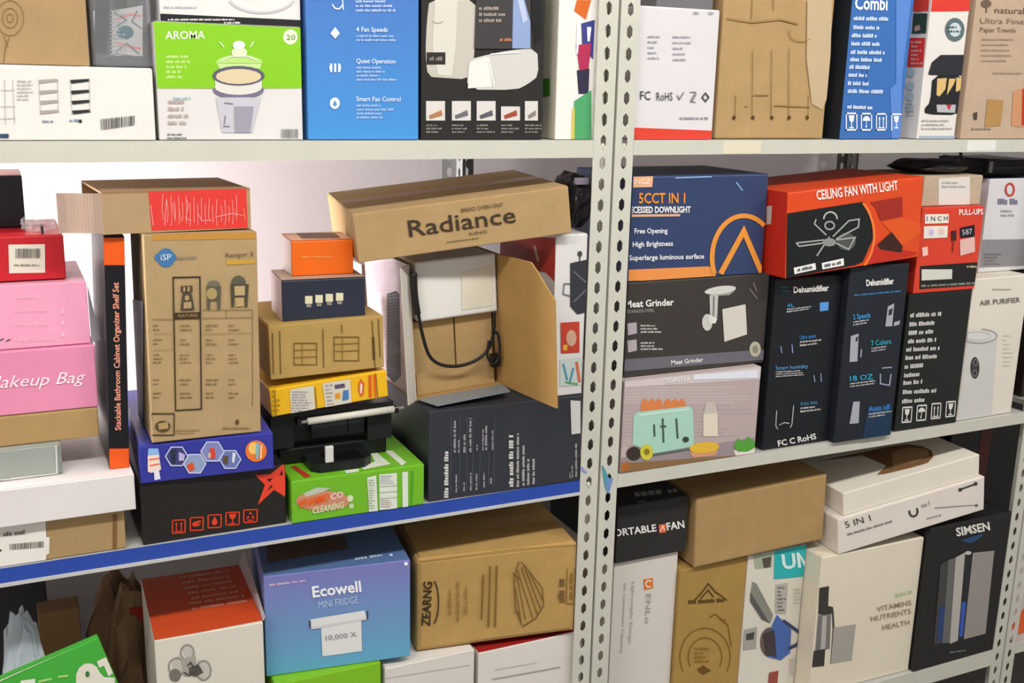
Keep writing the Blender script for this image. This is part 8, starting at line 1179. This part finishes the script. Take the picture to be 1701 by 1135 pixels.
# open carton standing on the wide black one, facing the aisle
w, d, h = OB['size']; t = .0035; IN = 'card:#aa8652'
cub('bottom_panel', (0, 0, 0, w, d, t), IN, OB); cub('top_panel', (0, .13, h-t, w, d, h), IN, OB)
cub('left_panel', (0, 0, t, t, d, h-t), 'card:#c4b69e', OB); cub('right_panel', (w-t, 0, t, w, d, h-t), IN, OB); cub('back_panel', (t, d-t, t, w-t, d, h-t), IN, OB)
mobj('right_flap', *flap_mesh(lambda s: .001, lambda s: h-.004 if s < .62 else h-.004-(s-.62)*.15, (w, 0, 0), (.028, -.172, 0), .003, .006, 10), 'card:#ac864c', OB)
mobj('left_flap', *flap_mesh(lambda s: .001, lambda s: h-.004, (.001, -.0002, 0), (-.018, -.020, 0), .003, .002), 'card:#ccc6bc', OB)
mobj('bottom_flap', [(.004,0,.002),(w-.004,0,.002),(w-.012,-.050,.0035),(.020,-.058,.0035),(.004,0,.004),(w-.004,0,.004),(w-.012,-.050,.0055),(.020,-.058,.0055)], [(3,2,1,0),(4,5,6,7),(0,1,5,4),(1,2,6,5),(2,3,7,6),(3,0,4,7)], 'gloss:#7d858a', OB)
IB = thing('inner_carton', 'brown inner carton with a centre slit inside the open carton', 'box', OB.matrix_basis @ Vector((.012, .022, .0042)), OB.rotation_euler)
cub('left_half', (0, 0, 0, .080, .17, .138), 'card:#b09262', IB); cub('right_half', (.0835, 0, 0, .158, .17, .138), 'card:#b49464', IB)
cub('bottom_band', (0, -.004, 0, .158, -.0002, .042), 'card:#b89866', IB)
WA = thing('white_appliance', 'white appliance panel with black cord inside the open carton', 'appliance', OB.matrix_basis @ Vector((.016, .004, .146)), OB.rotation_euler)
V_, F_ = carton(.160, .12, .1105, .0015, 4, .004); mobj('housing', V_, F_, 'gloss:#e2e0da', WA)
mobj('grip_recess', [(.086,-.0006,.012),(.150,-.0006,.012),(.150,-.0006,.088),(.090,-.0006,.082)], [(0,1,2,3)], 'gloss:#dcd6c4', WA)
cp = [(-.008,-.010,.096),(-.006,-.012,.05),(.002,-.013,-.02),(.018,-.012,-.068),(.055,-.012,-.088),(.10,-.012,-.086),(.132,-.010,-.068),(.146,-.008,-.035),(.149,-.006,.002)]
tube('power_cord', smooth_path(cp), .0032, 'gloss:#17171a', WA, 8)
tube('cord_loop', smooth_path([(.134,-.012,-.05),(.128,-.016,-.08),(.142,-.016,-.095),(.154,-.014,-.075),(.152,-.012,-.04),(.140,-.012,-.035)]), .0026, 'gloss:#17171a', WA, 8)
cub('plug', (.140, -.012, -.104, .156, .002, -.080), 'gloss:#141416', WA)
tube('cord_strap', smooth_path([(-.008,-.010,.094),(-.009,-.012,.06),(-.005,-.012,.02)]), .007, 'gloss:#1c1a18', WA, 6)

PR = thing('roller_machine', 'black machine with a silver roller bar, on the green carton', 'machine', (0.4090, 0.0300, 1.0296), (0.0000, 0.0000, 0.0000)); PR['size'] = (0.2050, 0.2000, 0.1059)
o = PR

bpy.context.view_layer.update()
# black machine with a silver roller bar, standing on the green carton
w, d, h = PR['size']; BK = 'gloss:#131415'
V_, F_ = carton(w-.004, d-.05, .030, .001, 6, .004); mobj('base', [(x+.002, y+.05, z) for x, y, z in V_], F_, BK, PR)
V_, F_ = carton(w+.010, d-.055, h-.047, .002, 6, .006); mobj('body', [(x-.012, y+.05, z+.036) for x, y, z in V_], F_, BK, PR)
cub('top_cover', (-.014, .02, h-.010, w, d, h), 'gloss:#1a1b1e', PR)
cub('shoulder', (-.014, .030, .038, .025, .050, h-.011), 'gloss:#18191b', PR); cub('shoulder', (w-.045, .030, .034, w, .050, h-.011), 'gloss:#18191b', PR)
cub('front_panel', (.060, .040, .048, .125, .0498, .082), 'gloss:#2b2c2e', PR); cub('front_panel', (.127, .040, .048, .157, .0498, .082), 'gloss:#26272a', PR)
tube('roller_bar', [(.046, .012, .0885), (.203, .012, .0935)], .0062, 'metal:#d2d0c4', PR, 14); tube('roller_axle', [(.030, .012, .088), (.222, .012, .094)], .0030, 'metal:#8a8a86', PR, 10)
cub('bar_bracket', (.028, .008, .083, .034, .032, .0955), BK, PR); cub('bar_bracket', (w, .008, .086, w+.006, .032, .0955), BK, PR)
tv = [(.045,.05),(.047,.002),(.060,-.012),(.140,-.012),(.157,.004),(.159,.05)]
mobj('paper_tray', [(x,y,0) for x,y in tv]+[(x,y,.016) for x,y in tv], [(5,4,3,2,1,0),(6,7,8,9,10,11)]+[(i,(i+1)%6,(i+1)%6+6,i+6) for i in range(6)], 'gloss:#1b1c1e', PR)
cub('tray_slot', (.075, -.006, .0161, .140, .040, .0175), 'gloss:#0d0d0f', PR)
V_, F_ = carton(.0150, .008, .030, .0005, 3, .002); mobj('white_lever', [(x+.0695, y-.014, z+.017) for x, y, z in V_], F_, 'gloss:#cfd0cc', PR)
tube('indicator_light', [(.165, .046, .055), (.165, .040, .055)], .004, 'gloss:#2f7a45', PR, 10)

# raised lid of the flat white carton, with a round brown product showing in its top
FO = K['fiveinone']; fq = (0.0219, 0.0075, 0.0879, 0.3927, 0.2300, 0.0557)
lw, ld, lh = fq[3:]
V_, F_ = carton(lw, ld, lh, .001, 9, .002); ld_ = mobj('raised_lid', [(x+fq[0], y+fq[1], z+fq[2]) for x, y, z in V_], F_, 'gloss:#e8e0d2', FO)
for c_, ly_, pl_, n_ in [('#7a5634', 1, [(61.4, 179), (263.8, 152.8), (304.3, 138.4), (322.6, 110.9), (319.6, 77.6), (297.9, 47.9), (262.3, 27.4), (215, 27.4), (144.6, 32.4), (125.2, 39.3), (177.2, 68.3), (171.1, 147.2)], 'round_cutout'), ('#a8845c', 2, [(237.4, 121.5), (290.8, 122.8), (316.5, 92.1), (299, 60.8), (245.8, 47.2), (185.6, 55.9)], 'cutout_rim')]:
    mobj(n_, [(fq[0]+u/1000, fq[1]+v/1000, fq[2]+lh+.0004*ly_) for u, v in pl_], [tuple(range(len(pl_)))], 'card:'+c_, ld_)

# clear crinkled film around the dark package
BG = K['bagged']; w, d, h = BG['size']; V_, F_ = carton(w+.010, d+.01, h+.004, .0, 2, .003, 9)
mobj('plastic_film', [(x-.005+.0025*noise.noise(Vector((x, y, z))*60), y-.006+.003*noise.noise(Vector((x, y, z))*70), z+.0005+.0008*noise.noise(Vector((x, y, z))*60)) for x, y, z in V_], F_, 'film:#eef2f4', BG)
# soft things
def blob(name, label, cat, mt, loc, size, rough, seed, squash=None, parts=(), n=14, freq=3.0, rot=(0,0,0), part='bag_body'):
    """crumpled bag: a closed bag-shaped skin folded by noise"""
    o = thing(name, label, cat, loc, rot); V, F = [], []; sx, sy, sz = size; m_ = n*2
    for i in range(n+1):
        ph = math.pi*i/n; zz = .5-.5*math.cos(ph); rr = math.sin(ph)**.55 if 0 < i < n else 0
        if squash: rr *= squash(zz)
        for j in range(m_):
            th = 2*math.pi*j/m_; c, s = math.cos(th), math.sin(th)
            c = math.copysign(abs(c)**.6, c); s = math.copysign(abs(s)**.6, s)
            q = Vector((c*rr, s*rr, zz*1.4)); f = 1 + rough*(noise.noise(q*freq+Vector((seed, 0, 0)))+.5*abs(noise.noise(q*freq*2.7+Vector((0, seed, 0)))))
            V.append((sx*.5*(1+c*rr*f*.86), sy*.5*(1+s*rr*f*.86), max(0, sz*zz*(1+rough*.35*noise.noise(q*freq*1.5+Vector((0, 0, seed))))*.9)))
    for i in range(n):
        for j in range(m_): F.append((i*m_+j, i*m_+(j+1) % m_, (i+1)*m_+(j+1) % m_, (i+1)*m_+j))
    mobj(part, V, F, mt, o)
    return o
b = blob('black_bag', 'flat crumpled black bag with a strap, on the low tan carton', 'bag', 'gloss:#141416', (1.812, .026, 1.5219), (.178, .14, .034), .22, 3, freq=2.0)
tube('strap', smooth_path([(.105,.01,.030),(.112,.004,.044),(.125,.02,.048),(.150,.03,.030)]), .003, 'gloss:#1a1a1c', b, 6)
b = thing('black_case', 'soft black case with a buckle, on the white carton with the ring logo', 'case', (2.070, .085, 1.5096))
V_, F_ = carton(.15, .15, .042, .006, 8, .010, 6); mobj('case_body', V_, F_, 'gloss:#141418', b); cub('zip_band', (.004, -.0006, .018, .146, .0004, .024), 'gloss:#2c2c32', b)
cub('buckle', (.006, -.004, .010, .016, -.0007, .036), 'metal:#8a8a88', b)
b = blob('dark_bag', 'small dark bag wedged between the long tilted carton and the post', 'bag', 'gloss:#222026', (.957, .025, 1.4321), (.052, .12, .115), .2, 5)
cub('pale_tag', (.004, .004, .086, .030, .012, .098), 'gloss:#8d8494', b)
b = blob('paper_bag', 'crumpled brown paper bag at the back of the lower left shelf', 'bag', 'card:#8e7052', (.082, .285, .314), (.150, .18, .435), .5, 11, lambda z: 1 - .3*max(0, z-.6), freq=1.8, n=18)
cub('red_sticker', (.085, .030, .34, .112, .036, .375), 'gloss:#a8201c', b)
b = blob('clear_plastic_bag', 'clear plastic bag with pale folds at the lower left picture edge', 'bag', 'haze:#dfe8f4', (-.075, .085, .314), (.105, .10, .54), .3, 17, lambda z: 1 - .5*max(0, z-.45))
V_, F_ = carton(.05, .06, .40, .004, 5, .006); mobj('pale_contents', [(x+.02, y+.02, z) for x, y, z in V_], F_, 'soft:#b8b8bc', b)
b = blob('plastic_scrap', 'crumpled clear plastic wrap on the red box beside the black box', 'wrap', 'film:#f2f4f6', (.030, .098, 1.4537), (.05, .05, .03), .5, 23, part='film')
o = thing('snack_pouch', 'dark pouch with green and orange print in the gap beside the slim blue carton', 'pouch', (1.528, .05, 1.6008)); o['size'] = (.024, .1, .30)
V_, F_ = carton(.024, .10, .30, .004, 8, .004); mobj('pouch_body', V_, F_, 'gloss:#1c1a1e', o)
pr(o, 'F', 1, '#5f8f2a', [[(4,90),(20,95),(20,120),(10,130),(4,115)]], 'printed_leaf'); pr(o, 'F', 1, '#d8823a', [[(5,40),(16,50),(20,85),(8,88),(4,60)]], 'printed_fruit')
o = bx('grey_carton', 'low dark grey carton on top of the red-striped white carton', 'gloss:#6d6c70', 1.115, .03, 1.8382, 0, 0, 0, .125, .14, .05)
o = bx('dark_carton', 'added dark brown carton darkening the gap beyond the air purifier carton, far right bay', 'gloss:#2a1c16', 2.310, .10, .9498, 0, 0, 0, .40, .3, .36)  # added so the gap behind the purifier carton stays dark
o = bx('dark_carton', 'nearly black carton with a dull red stripe, in the far right bay', 'gloss:#141414', 2.300, .290, .3138, 0, 0, 0, .60, .3, .60)  # height stretched to keep the gap dark, hiding the grey wall
pr(o, 'F', 1, '#5a201a', [[(110,300),(150,300),(160,590),(118,590)]], 'printed_band')
o = bx('pale_carton', 'pale carton with an orange corner print at the far right edge', 'gloss:#d4c4bc', 2.305, .03, .3138, 0, 0, 0, .22, .25, .16)
pr(o, 'F', 1, '#e8622a', [[(2,2),(90,2),(90,60),(40,75),(2,40)]], 'printed_panel')
o = bx('green_carton', 'low green carton under the tipped green box in the lower left corner', 'gloss:#4cab44', -.10, .012, .3138, 0, 0, 0, .262, .06, .276)
# loose pieces of the red and pink boxes
o = K['redbox']; w, d, h = o['size']
cub('lid_tab', (w-.030, .012, h, w-.027, .05, h+.012), 'gloss:#3a2428', o)
o = K['pinktext']; w, d, h = o['size']
mobj('clear_sleeve', [(w+.0008, .002, 0), (w+.016, .02, 0), (w+.001, .02, h*.98), (w+.0008, .002, h*.98)], [(0, 1, 2, 3)], 'gloss:#e4dce2', o)
o = K['orangetop']; w, d, h = o['size']
mobj('side_flap', [(w, .004, h), (w, d-.004, h), (w+.008, d-.01, h+.040), (w+.004, .008, h+.004), (w+.0015, .004, h), (w+.0015, d-.004, h), (w+.0095, d-.01, h+.040), (w+.0055, .008, h+.004)], [(0,1,2,3),(7,6,5,4),(0,3,7,4),(1,5,6,2),(3,2,6,7),(0,4,5,1)], 'gloss:#b8a8a8', o)
o = K['whitetray']; w, d, h = o['size']
